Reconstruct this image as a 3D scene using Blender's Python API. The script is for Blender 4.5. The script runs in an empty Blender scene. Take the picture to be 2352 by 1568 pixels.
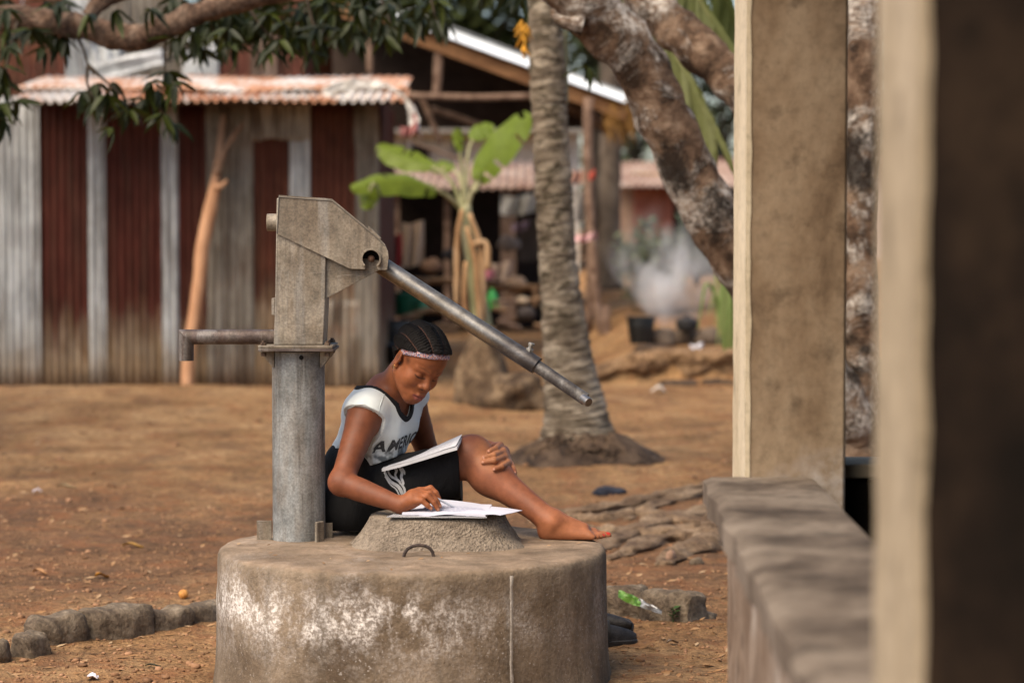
import bpy, bmesh, math, random
import numpy as np
from mathutils import Vector, Matrix, noise as mnoise
from mathutils.bvhtree import BVHTree

random.seed(7)
rng = np.random.default_rng(11)
SC = bpy.context.scene
COL = SC.collection

# ---------------------------------------------------------------- camera
FPX, CX, CY, HORIZON = 5553.0, 1176.0, 784.0, 530.0      # measured on the photograph at 2352 px width
CAM_H = 1.343
PITCH = math.atan((CY - HORIZON) / FPX)
cam_data = bpy.data.cameras.new('camera')
cam_data.sensor_width = 36.0
cam_data.lens = 85.0
cam_data.clip_start = 0.1
cam_data.clip_end = 2000.0
cam_data.dof.use_dof = True
cam_data.dof.focus_distance = 7.40
cam_data.dof.aperture_fstop = 2.5
cam = bpy.data.objects.new('camera', cam_data)
cam.location = (0, 0, CAM_H)
cam.rotation_euler = (math.pi / 2 - PITCH, 0, 0)
COL.objects.link(cam)
SC.camera = cam

# ---------------------------------------------------------------- sky, sun, exposure
SUN_EL, SUN_AZ = math.radians(52), math.radians(-44)     # azimuth from -Y (behind the camera) towards +X; negative = left
sun_dir = Vector((math.sin(SUN_AZ) * math.cos(SUN_EL), -math.cos(SUN_AZ) * math.cos(SUN_EL), math.sin(SUN_EL)))
world = bpy.data.worlds.new('World')
SC.world = world
world.use_nodes = True
wn = world.node_tree
sky = wn.nodes.new('ShaderNodeTexSky')
sky.sky_type = 'NISHITA'
sky.sun_disc = False
sky.sun_elevation = SUN_EL
sky.sun_rotation = math.atan2(sun_dir.x, sun_dir.y)
sky.air_density = 1.0
sky.dust_density = 2.2
sky.ozone_density = 0.6
wn.nodes['Background'].inputs['Strength'].default_value = 0.105
wn.links.new(sky.outputs['Color'], wn.nodes['Background'].inputs['Color'])
sun_data = bpy.data.lights.new('sun', 'SUN')
sun_data.energy = 2.5
sun_data.angle = math.radians(50)
sun_data.color = (1.0, 0.85, 0.65)
sun = bpy.data.objects.new('sun', sun_data)
sun.rotation_euler = (-sun_dir).to_track_quat('-Z', 'Y').to_euler()
COL.objects.link(sun)
SC.view_settings.view_transform = 'Standard'
SC.view_settings.look = 'None'
SC.view_settings.gamma = 1.0
SC.view_settings.use_curve_mapping = False
SC.view_settings.exposure = 1.12
SC.cycles.use_denoising = True
SC.cycles.max_bounces = 6
SC.cycles.volume_bounces = 3
SC.cycles.sample_clamp_indirect = 6.0

# ---------------------------------------------------------------- placing by what the lens saw
_ca, _sa = math.cos(PITCH), math.sin(PITCH)
def at(px, py, Y):
    "world point at depth Y seen at (px, py) of the 2352 px wide photograph"
    dx, dy = (px - CX) / FPX, (CY - py) / FPX
    d = Vector((dx, _ca + dy * _sa, -_sa + dy * _ca))
    t = Y / d.y
    return Vector((t * d.x, Y, CAM_H + t * d.z))
def pxm(n, Y):
    "n photograph pixels at depth Y, in metres"
    return n * Y / FPX

# ---------------------------------------------------------------- noise for geometry
def fbm(x, y, z=0.0, o=4):
    return mnoise.fractal(Vector((x, y, z)), 0.9, 2.1, o)
def hsh(*a):
    return mnoise.noise(Vector([float(v) * 7.31 + 0.37 for v in (list(a) + [0, 0, 0])[:3]]))

# ---------------------------------------------------------------- objects
def wloc(o):
    v = Vector((0, 0, 0))
    while o is not None:
        v = v + o.location
        o = o.parent
    return v
def tag(o, label=None, cat=None, group=None, kind=None):
    if label: o['label'] = label
    if cat: o['category'] = cat
    if group: o['group'] = group
    if kind: o['kind'] = kind
    return o
def thing(name, label, cat, loc=(0, 0, 0), group=None):
    o = bpy.data.objects.new(name, None)
    o.empty_display_size = 0.1
    COL.objects.link(o)
    o.location = loc
    return tag(o, label, cat, group)
def link_mesh(name, me, mat, parent=None, loc=None):
    o = bpy.data.objects.new(name, me)
    COL.objects.link(o)
    if mat is not None and len(me.materials) == 0:
        me.materials.append(mat)
    if parent is not None:
        o.parent = parent
    if loc is not None:
        o.location = loc
    return o
def copy_obj(o, parent=None, loc=None):
    c = o.copy()
    COL.objects.link(c)
    c.parent = parent
    if loc is not None: c.location = loc
    return c
def copy_tree(o, parent=None):
    c = copy_obj(o, parent)
    for ch in list(o.children):
        copy_tree(ch, c)
    return c

def perp(d):
    d = d.normalized()
    a = Vector((0, 0, 1)) if abs(d.z) < 0.9 else Vector((1, 0, 0))
    u = d.cross(a).normalized()
    return u, d.cross(u).normalized()

class MB:
    "collects geometry in world coordinates and links it as ONE mesh object"
    def __init__(s):
        s.v, s.f, s.uv = [], [], None
    def add(s, vs, fs):
        b = len(s.v)
        s.v.extend([tuple(v) for v in vs])
        s.f.extend([tuple(b + i for i in f) for f in fs])
        return s
    def box(s, c, size, rot=None, jit=0.0):
        hx, hy, hz = size[0] / 2, size[1] / 2, size[2] / 2
        vs = [Vector((x, y, z)) for z in (-hz, hz) for y in (-hy, hy) for x in (-hx, hx)]
        if jit: vs = [v + Vector((random.uniform(-jit, jit), random.uniform(-jit, jit), random.uniform(-jit, jit))) for v in vs]
        if rot is not None: vs = [rot @ v for v in vs]
        c = Vector(c)
        return s.add([v + c for v in vs], [(0, 2, 3, 1), (4, 5, 7, 6), (0, 1, 5, 4), (2, 6, 7, 3), (0, 4, 6, 2), (1, 3, 7, 5)])
    def bar(s, a, b, w, h=None, up=None):
        "rectangular bar from a to b"
        a, b = Vector(a), Vector(b)
        d = (b - a).normalized()
        u = (up if up is not None else Vector((0, 0, 1)))
        if abs(u.dot(d)) > 0.95: u = Vector((0, 1, 0))
        r = d.cross(u).normalized(); u = r.cross(d).normalized()
        h = h or w
        vs = [p + r * (sx * w / 2) + u * (sy * h / 2) for p in (a, b) for sx, sy in ((-1, -1), (1, -1), (1, 1), (-1, 1))]
        return s.add(vs, [(3, 2, 1, 0), (4, 5, 6, 7), (0, 1, 5, 4), (1, 2, 6, 5), (2, 3, 7, 6), (3, 0, 4, 7)])
    def tube(s, pts, rad, n=10, caps=True, wob=0.0, seed=0.0, flat=1.0):
        pts = [Vector(p) for p in pts]
        if not hasattr(rad, '__len__'): rad = [rad] * len(pts)
        vs, fs = [], []
        u = None
        for i, p in enumerate(pts):
            d = (pts[min(i + 1, len(pts) - 1)] - pts[max(i - 1, 0)]).normalized()
            if u is None: u, w = perp(d)
            else:
                u = (u - d * u.dot(d)).normalized(); w = d.cross(u).normalized()
            for k in range(n):
                a = 2 * math.pi * k / n
                r = rad[i]
                if wob: r *= 1 + wob * mnoise.noise(Vector((math.cos(a) * 1.3 + seed, math.sin(a) * 1.3, i * 0.45 + seed * 3)))
                vs.append(p + u * (r * math.cos(a)) + w * (r * math.sin(a) * flat))
        for i in range(len(pts) - 1):
            for k in range(n):
                k2 = (k + 1) % n
                fs.append((i * n + k, i * n + k2, (i + 1) * n + k2, (i + 1) * n + k))
        if caps:
            fs.append(tuple(range(n - 1, -1, -1)))
            fs.append(tuple((len(pts) - 1) * n + k for k in range(n)))
        return s.add(vs, fs)
    def lathe(s, prof, c=(0, 0, 0), n=24, wob=0.0, seed=0.0, close=True):
        "prof: (radius, z) from bottom to top"
        c = Vector(c); vs, fs = [], []
        for i, (r, z) in enumerate(prof):
            for k in range(n):
                a = 2 * math.pi * k / n
                rr = r
                if wob: rr *= 1 + wob * mnoise.noise(Vector((math.cos(a) * 1.7 + seed, math.sin(a) * 1.7, z * 4 + seed)))
                vs.append(c + Vector((rr * math.cos(a), rr * math.sin(a), z)))
        for i in range(len(prof) - 1):
            for k in range(n):
                k2 = (k + 1) % n
                fs.append((i * n + k, i * n + k2, (i + 1) * n + k2, (i + 1) * n + k))
        if close:
            if prof[0][0] > 1e-5: fs.append(tuple(range(n - 1, -1, -1)))
            if prof[-1][0] > 1e-5: fs.append(tuple((len(prof) - 1) * n + k for k in range(n)))
        return s.add(vs, fs)
    def prism(s, outline, off):
        "closed outline of points, extruded by vector off"
        n = len(outline); off = Vector(off)
        vs = [Vector(p) for p in outline] + [Vector(p) + off for p in outline]
        fs = [tuple(range(n)), tuple(range(2 * n - 1, n - 1, -1))]
        fs += [((i + 1) % n, i, n + i, n + (i + 1) % n) for i in range(n)]
        return s.add(vs, fs)
    def grid(s, fn, nu, nv, wrap=False):
        vs = [fn(i / (nu - 1), j / (nv - 1)) for j in range(nv) for i in range(nu)]
        fs = [(j * nu + i, j * nu + i + 1, (j + 1) * nu + i + 1, (j + 1) * nu + i) for j in range(nv - 1) for i in range(nu - 1)]
        return s.add(vs, fs)
    def blob(s, c, r, seed=0.0, amp=0.25, nu=10, nv=7, flat=0.0):
        "a stone: lumpy ellipsoid, r a radius triple"
        c = Vector(c); vs, fs = [], []
        vs.append(c + Vector((0, 0, -r[2])))
        for j in range(1, nv):
            t = math.pi * j / nv
            for i in range(nu):
                a = 2 * math.pi * i / nu
                d = Vector((math.sin(t) * math.cos(a), math.sin(t) * math.sin(a), -math.cos(t)))
                k = 1 + amp * mnoise.noise(d * 1.6 + Vector((seed, seed * 2, -seed)))
                if flat: d = Vector((max(-flat, min(flat, d.x)), max(-flat, min(flat, d.y)), max(-flat, min(flat, d.z)))) / flat
                vs.append(c + Vector((d.x * r[0], d.y * r[1], d.z * r[2])) * k)
        vs.append(c + Vector((0, 0, r[2])))
        for i in range(nu):
            fs.append((0, 1 + (i + 1) % nu, 1 + i))
            top = len(vs) - 1
            fs.append((top, 1 + (nv - 2) * nu + i, 1 + (nv - 2) * nu + (i + 1) % nu))
        for j in range(nv - 2):
            for i in range(nu):
                a, b = 1 + j * nu + i, 1 + j * nu + (i + 1) % nu
                fs.append((a, b, b + nu, a + nu))
        return s.add(vs, fs)
    def mesh(s, name, origin=Vector((0, 0, 0)), smooth=True, angle=40, fixn=True):
        me = bpy.data.meshes.new(name)
        o = Vector(origin)
        me.from_pydata([(v[0] - o.x, v[1] - o.y, v[2] - o.z) for v in s.v], [], s.f)
        if fixn:
            bm = bmesh.new(); bm.from_mesh(me)
            bmesh.ops.recalc_face_normals(bm, faces=bm.faces)
            bm.to_mesh(me); bm.free()
        if smooth:
            me.shade_smooth()
            if angle: me.set_sharp_from_angle(angle=math.radians(angle))
        me.update()
        return me
    def build(s, name, mat, parent=None, loc=None, smooth=True, angle=40, bevel=0.0, fixn=True, label=None, cat=None, group=None, kind=None):
        base = wloc(parent) if parent is not None else Vector((0, 0, 0))
        if parent is None and loc is None and s.v:
            a = np.array(s.v); lo, hi = a.min(0), a.max(0)
            loc = Vector(((lo[0] + hi[0]) / 2, (lo[1] + hi[1]) / 2, lo[2]))
        if loc is None: loc = Vector((0, 0, 0))
        me = s.mesh(name, base + Vector(loc), smooth, angle, fixn)
        o = link_mesh(name, me, mat, parent, loc)
        if bevel:
            b = o.modifiers.new('bevel', 'BEVEL'); b.width = bevel; b.segments = 2; b.limit_method = 'ANGLE'; b.angle_limit = math.radians(35)
        return tag(o, label, cat, group, kind)

# ---------------------------------------------------------------- materials
def lin(r, g, b):
    f = lambda c: (c / 255 / 12.92) if c / 255 <= 0.04045 else ((c / 255 + 0.055) / 1.055) ** 2.4
    return (f(r), f(g), f(b), 1.0)
class NM:
    def __init__(s, name):
        s.m = bpy.data.materials.new(name); s.m.use_nodes = True
        s.t = s.m.node_tree; s.n = s.t.nodes; s.l = s.t.links
        s.p = s.n['Principled BSDF']
        s.tc = s.n.new('ShaderNodeTexCoord')
    def geo(s):
        return s.n.new('ShaderNodeNewGeometry').outputs['Position']
    def mp(s, scale=(1, 1, 1), rot=(0, 0, 0), vec=None):
        m = s.n.new('ShaderNodeMapping')
        m.inputs['Scale'].default_value = scale; m.inputs['Rotation'].default_value = rot
        s.l.new(vec or s.tc.outputs['Object'], m.inputs['Vector'])
        return m.outputs['Vector']
    def put(s, sock, v):
        if hasattr(v, 'links') or isinstance(v, bpy.types.NodeSocket): s.l.new(v, sock)
        else: sock.default_value = v
    def noise(s, scale, detail=6, rough=0.6, vec=None, dist=0.0):
        t = s.n.new('ShaderNodeTexNoise')
        t.inputs['Scale'].default_value = scale; t.inputs['Detail'].default_value = detail
        t.inputs['Roughness'].default_value = rough; t.inputs['Distortion'].default_value = dist
        s.l.new(vec or s.tc.outputs['Object'], t.inputs['Vector'])
        return t.outputs['Fac']
    def vor(s, scale, vec=None, feature='F1', out='Distance', rand=1.0):
        t = s.n.new('ShaderNodeTexVoronoi'); t.feature = feature
        t.inputs['Scale'].default_value = scale; t.inputs['Randomness'].default_value = rand
        s.l.new(vec or s.tc.outputs['Object'], t.inputs['Vector'])
        return t.outputs[out]
    def wave(s, scale, vec=None, dist=0.0, axis='X', detail=2.0):
        t = s.n.new('ShaderNodeTexWave'); t.bands_direction = axis
        t.inputs['Scale'].default_value = scale; t.inputs['Distortion'].default_value = dist; t.inputs['Detail'].default_value = detail
        s.l.new(vec or s.tc.outputs['Object'], t.inputs['Vector'])
        return t.outputs['Fac']
    def ramp(s, fac, stops, interp='LINEAR'):
        r = s.n.new('ShaderNodeValToRGB'); r.color_ramp.interpolation = interp
        e = r.color_ramp.elements
        while len(e) < len(stops): e.new(0.5)
        for k, (p, c) in zip(e, stops):
            k.position = p
            if not hasattr(c, '__len__'): c = (c, c, c, 1)
            k.color = c if len(c) == 4 else (*c, 1)
        s.l.new(fac, r.inputs['Fac'])
        return r.outputs['Color']
    def mix(s, fac, a, b, mode='MIX'):
        m = s.n.new('ShaderNodeMix'); m.data_type = 'RGBA'; m.blend_type = mode
        s.put(m.inputs[0], fac)
        for sock, v in ((m.inputs[6], a), (m.inputs[7], b)):
            if isinstance(v, tuple) and len(v) == 3: v = (*v, 1)
            s.put(sock, v)
        return m.outputs[2]
    def math(s, op, a, b=0.0, clamp=False):
        m = s.n.new('ShaderNodeMath'); m.operation = op; m.use_clamp = clamp
        s.put(m.inputs[0], a); s.put(m.inputs[1], b)
        return m.outputs[0]
    def sep(s, vec=None):
        x = s.n.new('ShaderNodeSeparateXYZ'); s.l.new(vec or s.tc.outputs['Object'], x.inputs[0])
        return x.outputs
    def attr(s, name):
        a = s.n.new('ShaderNodeAttribute'); a.attribute_name = name
        return a.outputs['Color']
    def bump(s, h, strength=0.3, dist=0.01, normal=None):
        b = s.n.new('ShaderNodeBump'); b.inputs['Strength'].default_value = strength; b.inputs['Distance'].default_value = dist
        s.l.new(h, b.inputs['Height'])
        if normal is not None: s.l.new(normal, b.inputs['Normal'])
        return b.outputs['Normal']
    def done(s, col, rough=0.7, metal=0.0, normal=None, spec=0.5, **kw):
        p = s.p.inputs
        if isinstance(col, tuple) and len(col) == 3: col = (*col, 1)
        s.put(p['Base Color'], col); s.put(p['Roughness'], rough); s.put(p['Metallic'], metal)
        p['Specular IOR Level'].default_value = spec
        if normal is not None: s.l.new(normal, p['Normal'])
        for k, v in kw.items(): s.put(p[k], v)
        return s.m
def rough_mat(name, cols, scale=6.0, rough=0.85, bump=0.4, bscale=None, bdist=0.01, stretch=(1, 1, 1), metal=0.0, spec=0.3, fine=0.35):
    "three-tone weathered material: broad noise times fine grain, with fine relief"
    n = NM(name)
    v = n.mp(stretch)
    a = n.noise(scale, 8, 0.62, v, 0.3)
    k = len(cols)
    base = n.ramp(a, [(0.37 + 0.26 * i / max(1, k - 1), c) for i, c in enumerate(cols)])
    g = n.noise((bscale or scale * 9), 6, 0.65, v)
    base = n.mix(fine, base, n.ramp(g, [(0.36, 0.30), (0.5, 0.85), (0.64, 1.40)]), 'MULTIPLY')
    return n.done(base, rough, metal, n.bump(g, bump, bdist), spec)
def flat_mat(name, col, rough=0.6, metal=0.0, spec=0.4, var=0.25, scale=25.0):
    n = NM(name)
    g = n.noise(scale, 5, 0.6)
    c = n.mix(var, col, n.ramp(g, [(0.3, 0.4), (0.7, 1.3)]), 'MULTIPLY')
    return n.done(c, rough, metal, n.bump(g, 0.15, 0.004), spec)
# ---------------------------------------------------------------- sculpting by distance field (for the person, clothes, hair)
def V3(v): return np.array([v[0], v[1], v[2]], dtype=np.float32)
class Field:
    def __init__(s, lo, hi, h):
        s.lo = V3(lo); s.h = h
        s.dim = np.ceil((V3(hi) - s.lo) / h).astype(int) + 1
        s.a = np.full(tuple(s.dim), 1.0, dtype=np.float32)
    def win(s, lo, hi):
        i0 = np.clip(np.floor((V3(lo) - s.lo) / s.h).astype(int), 0, s.dim)
        i1 = np.clip(np.ceil((V3(hi) - s.lo) / s.h).astype(int) + 1, 0, s.dim)
        if (i1 <= i0).any(): return None
        ax = [(s.lo[k] + s.h * np.arange(i0[k], i1[k], dtype=np.float32)) for k in range(3)]
        return (slice(i0[0], i1[0]), slice(i0[1], i1[1]), slice(i0[2], i1[2])), (ax[0][:, None, None], ax[1][None, :, None], ax[2][None, None, :])
    def put(s, fn, lo, hi, k=0.01, op='u', pad=None):
        pad = (pad if pad is not None else k + 0.012)
        w = s.win(V3(lo) - pad, V3(hi) + pad)
        if w is None: return s
        sl, xyz = w
        d = fn(*xyz)
        a = s.a[sl]
        if op == 'u':
            hh = np.maximum(k - np.abs(a - d), 0) / max(k, 1e-6)
            s.a[sl] = np.minimum(a, d) - hh * hh * k * 0.25
        elif op == 's':
            d = -d
            hh = np.maximum(k - np.abs(a - d), 0) / max(k, 1e-6)
            s.a[sl] = np.maximum(a, d) + hh * hh * k * 0.25
        elif op == 'i':
            hh = np.maximum(k - np.abs(a - d), 0) / max(k, 1e-6)
            s.a[sl] = np.maximum(a, d) + hh * hh * k * 0.25
        elif op == 'add':
            s.a[sl] = a + d
        return s
    def cone(s, a, b, ra, rb, k=0.01, op='u', flat=None):
        "tapered limb from a to b; flat = (direction, factor) squashes it along a direction"
        a, b = V3(a), V3(b); ba = b - a; L2 = float(ba @ ba) + 1e-12
        def fn(x, y, z):
            px, py, pz = x - a[0], y - a[1], z - a[2]
            t = np.clip((px * ba[0] + py * ba[1] + pz * ba[2]) / L2, 0, 1)
            dx, dy, dz = px - t * ba[0], py - t * ba[1], pz - t * ba[2]
            d2 = dx * dx + dy * dy + dz * dz
            if flat is not None:
                n, q = V3(flat[0]), flat[1]; n = n / np.linalg.norm(n)
                c = dx * n[0] + dy * n[1] + dz * n[2]
                d2 = d2 + c * c * (1 / (q * q) - 1)
            return np.sqrt(d2) - (ra + (rb - ra) * t)
        m = max(ra, rb)
        return s.put(fn, np.minimum(a, b) - m, np.maximum(a, b) + m, k, op)
    def chain(s, pts, rad, k=0.01, k0=None, op='u', flat=None):
        for i in range(len(pts) - 1):
            s.cone(pts[i], pts[i + 1], rad[i], rad[i + 1], (k0 if (i == 0 and k0 is not None) else k), op, flat)
        return s
    def ell(s, c, r, M=None, k=0.01, op='u'):
        "ellipsoid with axes the columns of M"
        c, r = V3(c), V3(r)
        M = np.eye(3, dtype=np.float32) if M is None else np.array(M, dtype=np.float32)
        def fn(x, y, z):
            px, py, pz = x - c[0], y - c[1], z - c[2]
            k0 = k1 = 0
            for i in range(3):
                q = px * M[0, i] + py * M[1, i] + pz * M[2, i]
                k0 = k0 + (q / r[i]) ** 2; k1 = k1 + (q / (r[i] * r[i])) ** 2
            k0 = np.sqrt(k0); k1 = np.sqrt(k1) + 1e-9
            return k0 * (k0 - 1) / k1
        e = np.sqrt(((M * r[None, :]) ** 2).sum(1))
        return s.put(fn, c - e, c + e, k, op)
    def mesh(s):
        "naive surface nets"
        a = s.a; ins = a < 0
        c = np.zeros(tuple(s.dim - 1), dtype=np.uint8)
        for dx in (0, 1):
            for dy in (0, 1):
                for dz in (0, 1):
                    c += ins[dx:dx + c.shape[0], dy:dy + c.shape[1], dz:dz + c.shape[2]]
        act = np.nonzero((c > 0) & (c < 8))
        del c
        idx = np.stack(act, 1)
        D = s.dim
        key = (idx[:, 0] * D[1] + idx[:, 1]) * D[2] + idx[:, 2]
        cv = np.empty((len(idx), 8), dtype=np.float32)
        off = [(x, y, z) for x in (0, 1) for y in (0, 1) for z in (0, 1)]
        for q, (x, y, z) in enumerate(off): cv[:, q] = a[idx[:, 0] + x, idx[:, 1] + y, idx[:, 2] + z]
        acc = np.zeros((len(idx), 3), dtype=np.float32); cnt = np.zeros(len(idx), dtype=np.float32)
        offa = np.array(off, dtype=np.float32)
        for p in range(8):
            for q in range(p + 1, 8):
                if abs(offa[p] - offa[q]).sum() != 1: continue
                m = (cv[:, p] < 0) != (cv[:, q] < 0)
                t = cv[m, p] / (cv[m, p] - cv[m, q])
                acc[m] += offa[p] + t[:, None] * (offa[q] - offa[p]); cnt[m] += 1
        verts = s.lo + s.h * (idx + acc / cnt[:, None])
        quads = []
        for ax in range(3):
            o = [0, 0, 0]; o[ax] = 1
            A = ins[tuple(slice(0, D[i] - o[i]) for i in range(3))]; B = ins[tuple(slice(o[i], None) for i in range(3))]
            e = np.stack(np.nonzero(A != B), 1)
            u, w = (ax + 1) % 3, (ax + 2) % 3
            e = e[(e[:, u] > 0) & (e[:, w] > 0) & (e[:, u] < D[u] - 1) & (e[:, w] < D[w] - 1)]
            fl = A[e[:, 0], e[:, 1], e[:, 2]]
            q = []
            for du, dw in ((1, 1), (0, 1), (0, 0), (1, 0)):
                f = e.copy(); f[:, u] -= du; f[:, w] -= dw
                q.append(np.searchsorted(key, (f[:, 0] * D[1] + f[:, 1]) * D[2] + f[:, 2]))
            q = np.stack(q, 1)
            q[~fl] = q[~fl][:, ::-1]
            quads.append(q)
        return verts, np.concatenate(quads)
def biggest(verts, quads, keep=1):
    "keep the largest connected shells"
    lab = np.arange(len(verts))
    e = np.concatenate([quads[:, [0, 1]], quads[:, [1, 2]], quads[:, [2, 3]]])
    for _ in range(400):
        m = np.minimum(lab[e[:, 0]], lab[e[:, 1]])
        new = lab.copy()
        np.minimum.at(new, e[:, 0], m); np.minimum.at(new, e[:, 1], m)
        new = new[new]
        if (new == lab).all(): break
        lab = new
    u, cnt = np.unique(lab, return_counts=True)
    good = u[np.argsort(-cnt)[:keep]]
    ok = np.isin(lab, good)
    mp = np.cumsum(ok) - 1
    return verts[ok], mp[quads[ok[quads[:, 0]]]]
def relax(verts, quads, n=2, f=0.5):
    e = np.concatenate([quads[:, [0, 1]], quads[:, [1, 2]], quads[:, [2, 3]], quads[:, [3, 0]]])
    for _ in range(n):
        acc = np.zeros_like(verts); cnt = np.zeros(len(verts), dtype=np.float32)
        for a, b in ((0, 1), (1, 0)):
            for k in range(3): acc[:, k] += np.bincount(e[:, a], weights=verts[e[:, b], k], minlength=len(verts))
            cnt += np.bincount(e[:, a], minlength=len(verts))
        verts = verts + f * (acc / cnt[:, None] - verts)
    return verts
def np_mesh(name, verts, quads, mat, parent, cols=None, label=None):
    base = np.array(wloc(parent)) if parent is not None else np.zeros(3)
    me = bpy.data.meshes.new(name)
    v = (verts - base).astype(np.float32)
    me.vertices.add(len(v)); me.vertices.foreach_set('co', v.ravel())
    me.loops.add(quads.size); me.loops.foreach_set('vertex_index', quads.astype(np.int32).ravel())
    me.polygons.add(len(quads)); me.polygons.foreach_set('loop_start', np.arange(0, quads.size, 4, dtype=np.int32))
    me.update(calc_edges=True); me.validate()
    me.shade_smooth()
    if cols is not None:
        at_ = me.color_attributes.new('Col', 'FLOAT_COLOR', 'POINT')
        c4 = np.ones((len(v), 4), dtype=np.float32); c4[:, :3] = cols
        at_.data.foreach_set('color', c4.ravel())
    o = link_mesh(name, me, mat, parent)
    return tag(o, label)
_wd = [(np.random.default_rng(100 + i).normal(size=3), np.random.default_rng(200 + i).uniform(0, 6.28)) for i in range(24)]
def ripple(x, y, z, f, n=6, o=0, sq=(1, 1, 1)):
    "smooth pseudo-noise, a sum of waves in random directions"
    r = 0
    for i in range(n):
        d, ph = _wd[(i + o) % 24]
        d = d / np.linalg.norm(d)
        r = r + np.sin(f * (0.7 + 0.13 * i) * (x * d[0] * sq[0] + y * d[1] * sq[1] + z * d[2] * sq[2]) + ph)
    return r / n
# ================================================================ SETTING
WELL_C, WELL_R, WELL_TOP = Vector((at(947, 1255, 7.3).x, 7.30, 0)), .592, .390
PALM_B = Vector((at(1322, 1012, 13.5).x, 13.5, 0))
def smooth(a, b, x):
    t = min(1, max(0, (x - a) / (b - a)))
    return t * t * (3 - 2 * t)
def ground_z(x, y):
    z = .090 * smooth(9.0, 19.0, y)
    # swelling in front of the shed
    z += .10 * math.exp(-(((x + 2.6) / 1.9) ** 2 + ((y - 17.8) / 1.6) ** 2)) * (1 - smooth(18.5, 19.3, y))
    # earth bank beyond the palm
    e = 19.75 + .30 * mnoise.noise(Vector((x * .8, 3.1, 0)))
    bx = smooth(.3, 1.2, x)
    z += .27 * smooth(e, e + .14, y) * bx + (.24 * smooth(21.1, 23.2, y) + .25 * smooth(26, 40, y)) * bx
    z += .06 * smooth(20.5, 24, y) * (1 - bx)
    # mound at the palm's foot
    d = math.hypot((x - PALM_B.x - .05) / 1.15, (y - PALM_B.y + .10) / 1.25)
    z += .070 * math.exp(-(d / .42) ** 2.2)
    # worn hollow beside the kerb
    n = .018 * fbm(x * 1.1, y * .9, 5.0, 4) + .0105 * fbm(x * 5.2, y * 4.2, 2.0, 4)
    if y < 30: n += .0060 * mnoise.noise(Vector((x * 19, y * 17, 1.0))) * smooth(40, 10, y)
    k = 1 - math.exp(-(math.hypot(x - WELL_C.x, y - WELL_C.y) / .7) ** 6)
    z += n * (.25 + .75 * k)
    return z + .5 * smooth(40, 160, y)
def ground_px(px, py):
    "where the ray through a pixel meets the ground"
    Y = 8.0
    for _ in range(60):
        p = at(px, py, Y)
        dz = p.z - ground_z(p.x, p.y)
        slope = (at(px, py, Y + .01).z - p.z) / .01
        Y = min(80, max(3, Y - .6 * dz / min(-1e-3, slope)))
    p = at(px, py, Y)
    return Vector((p.x, p.y, ground_z(p.x, p.y)))

def ground_mat():
    n = NM('bare_earth')
    pos = n.geo()
    a = n.noise(1.1, 8, .68, pos, .4)
    sand = n.ramp(a, [(.38, (.225, .122, .052)), (.50, (.360, .205, .092)), (.62, (.455, .278, .134))])
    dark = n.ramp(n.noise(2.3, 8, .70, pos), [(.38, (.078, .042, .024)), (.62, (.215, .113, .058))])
    # darker brown band just beyond the well, paler dust further off
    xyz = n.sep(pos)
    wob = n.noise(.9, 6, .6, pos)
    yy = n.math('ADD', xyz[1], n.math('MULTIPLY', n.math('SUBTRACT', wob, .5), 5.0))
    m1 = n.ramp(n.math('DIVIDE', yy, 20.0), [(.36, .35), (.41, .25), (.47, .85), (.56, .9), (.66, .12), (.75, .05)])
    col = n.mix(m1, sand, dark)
    sp = n.noise(26, 6, .7, pos)
    col = n.mix(.75, col, n.ramp(sp, [(.37, .42), (.49, .95), (.62, 1.35)]), 'MULTIPLY')
    g = n.noise(150, 4, .7, pos)
    col = n.mix(.5, col, n.ramp(g, [(.36, .40), (.5, 1.0), (.66, 1.5)]), 'MULTIPLY')
    red = n.ramp(n.noise(5.0, 7, .7, pos), [(.50, 0), (.60, .6)])
    col = n.mix(red, col, (.25, .105, .046))
    col = n.mix(n.ramp(n.noise(3.2, 8, .72, pos), [(.50, 0), (.60, .45)]), col, (.115, .066, .040))
    crumbs = n.vor(70, pos)
    h = n.math('ADD', n.math('MULTIPLY', sp, 1.2), n.math('MULTIPLY', n.math('ADD', g, crumbs), .35))
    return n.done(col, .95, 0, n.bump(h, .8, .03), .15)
def build_ground():
    ys = list(np.arange(3.0, 12.5, .030)) + list(np.geomspace(12.5, 26, 230)) + list(np.geomspace(26.3, 900, 60))
    NX = 260
    V_, Fc = [], []
    for y in ys:
        half = max(1.9, .245 * y + .6) if y < 26 else y * 1.1
        for i in range(NX):
            t = i / (NX - 1) * 2 - 1
            t = t * (.55 + .45 * abs(t) ** 3) if y >= 26 else t
            x = t * half * (1.0 if y >= 26 else 1.15)
            V_.append((x, y, ground_z(x, y)))
    for j in range(len(ys) - 1):
        for i in range(NX - 1):
            a = j * NX + i
            Fc.append((a, a + 1, a + NX + 1, a + NX))
    b = len(V_)
    # wide skirts left, right and behind so that the sheet runs on
    for (x0, x1, y0, y1) in ((-400, -1.9, -60, 3.0), (1.9, 400, -60, 3.0), (-1.9, 1.9, -60, 3.0)):
        V_ += [(x0, y0, -.02), (x1, y0, -.02), (x1, y1, -.02), (x0, y1, -.02)]
        Fc.append((b, b + 1, b + 2, b + 3)); b += 4
    V_ += [(-400, 3.0, -.06), (400, 3.0, -.06), (400, 60, -.06), (-400, 60, -.06)]
    Fc.append((b, b + 1, b + 2, b + 3))
    me = bpy.data.meshes.new('ground'); me.from_pydata(V_, [], Fc); me.shade_smooth(); me.update()
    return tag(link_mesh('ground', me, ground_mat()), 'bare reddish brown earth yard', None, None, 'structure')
GROUND = build_ground()

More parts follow.
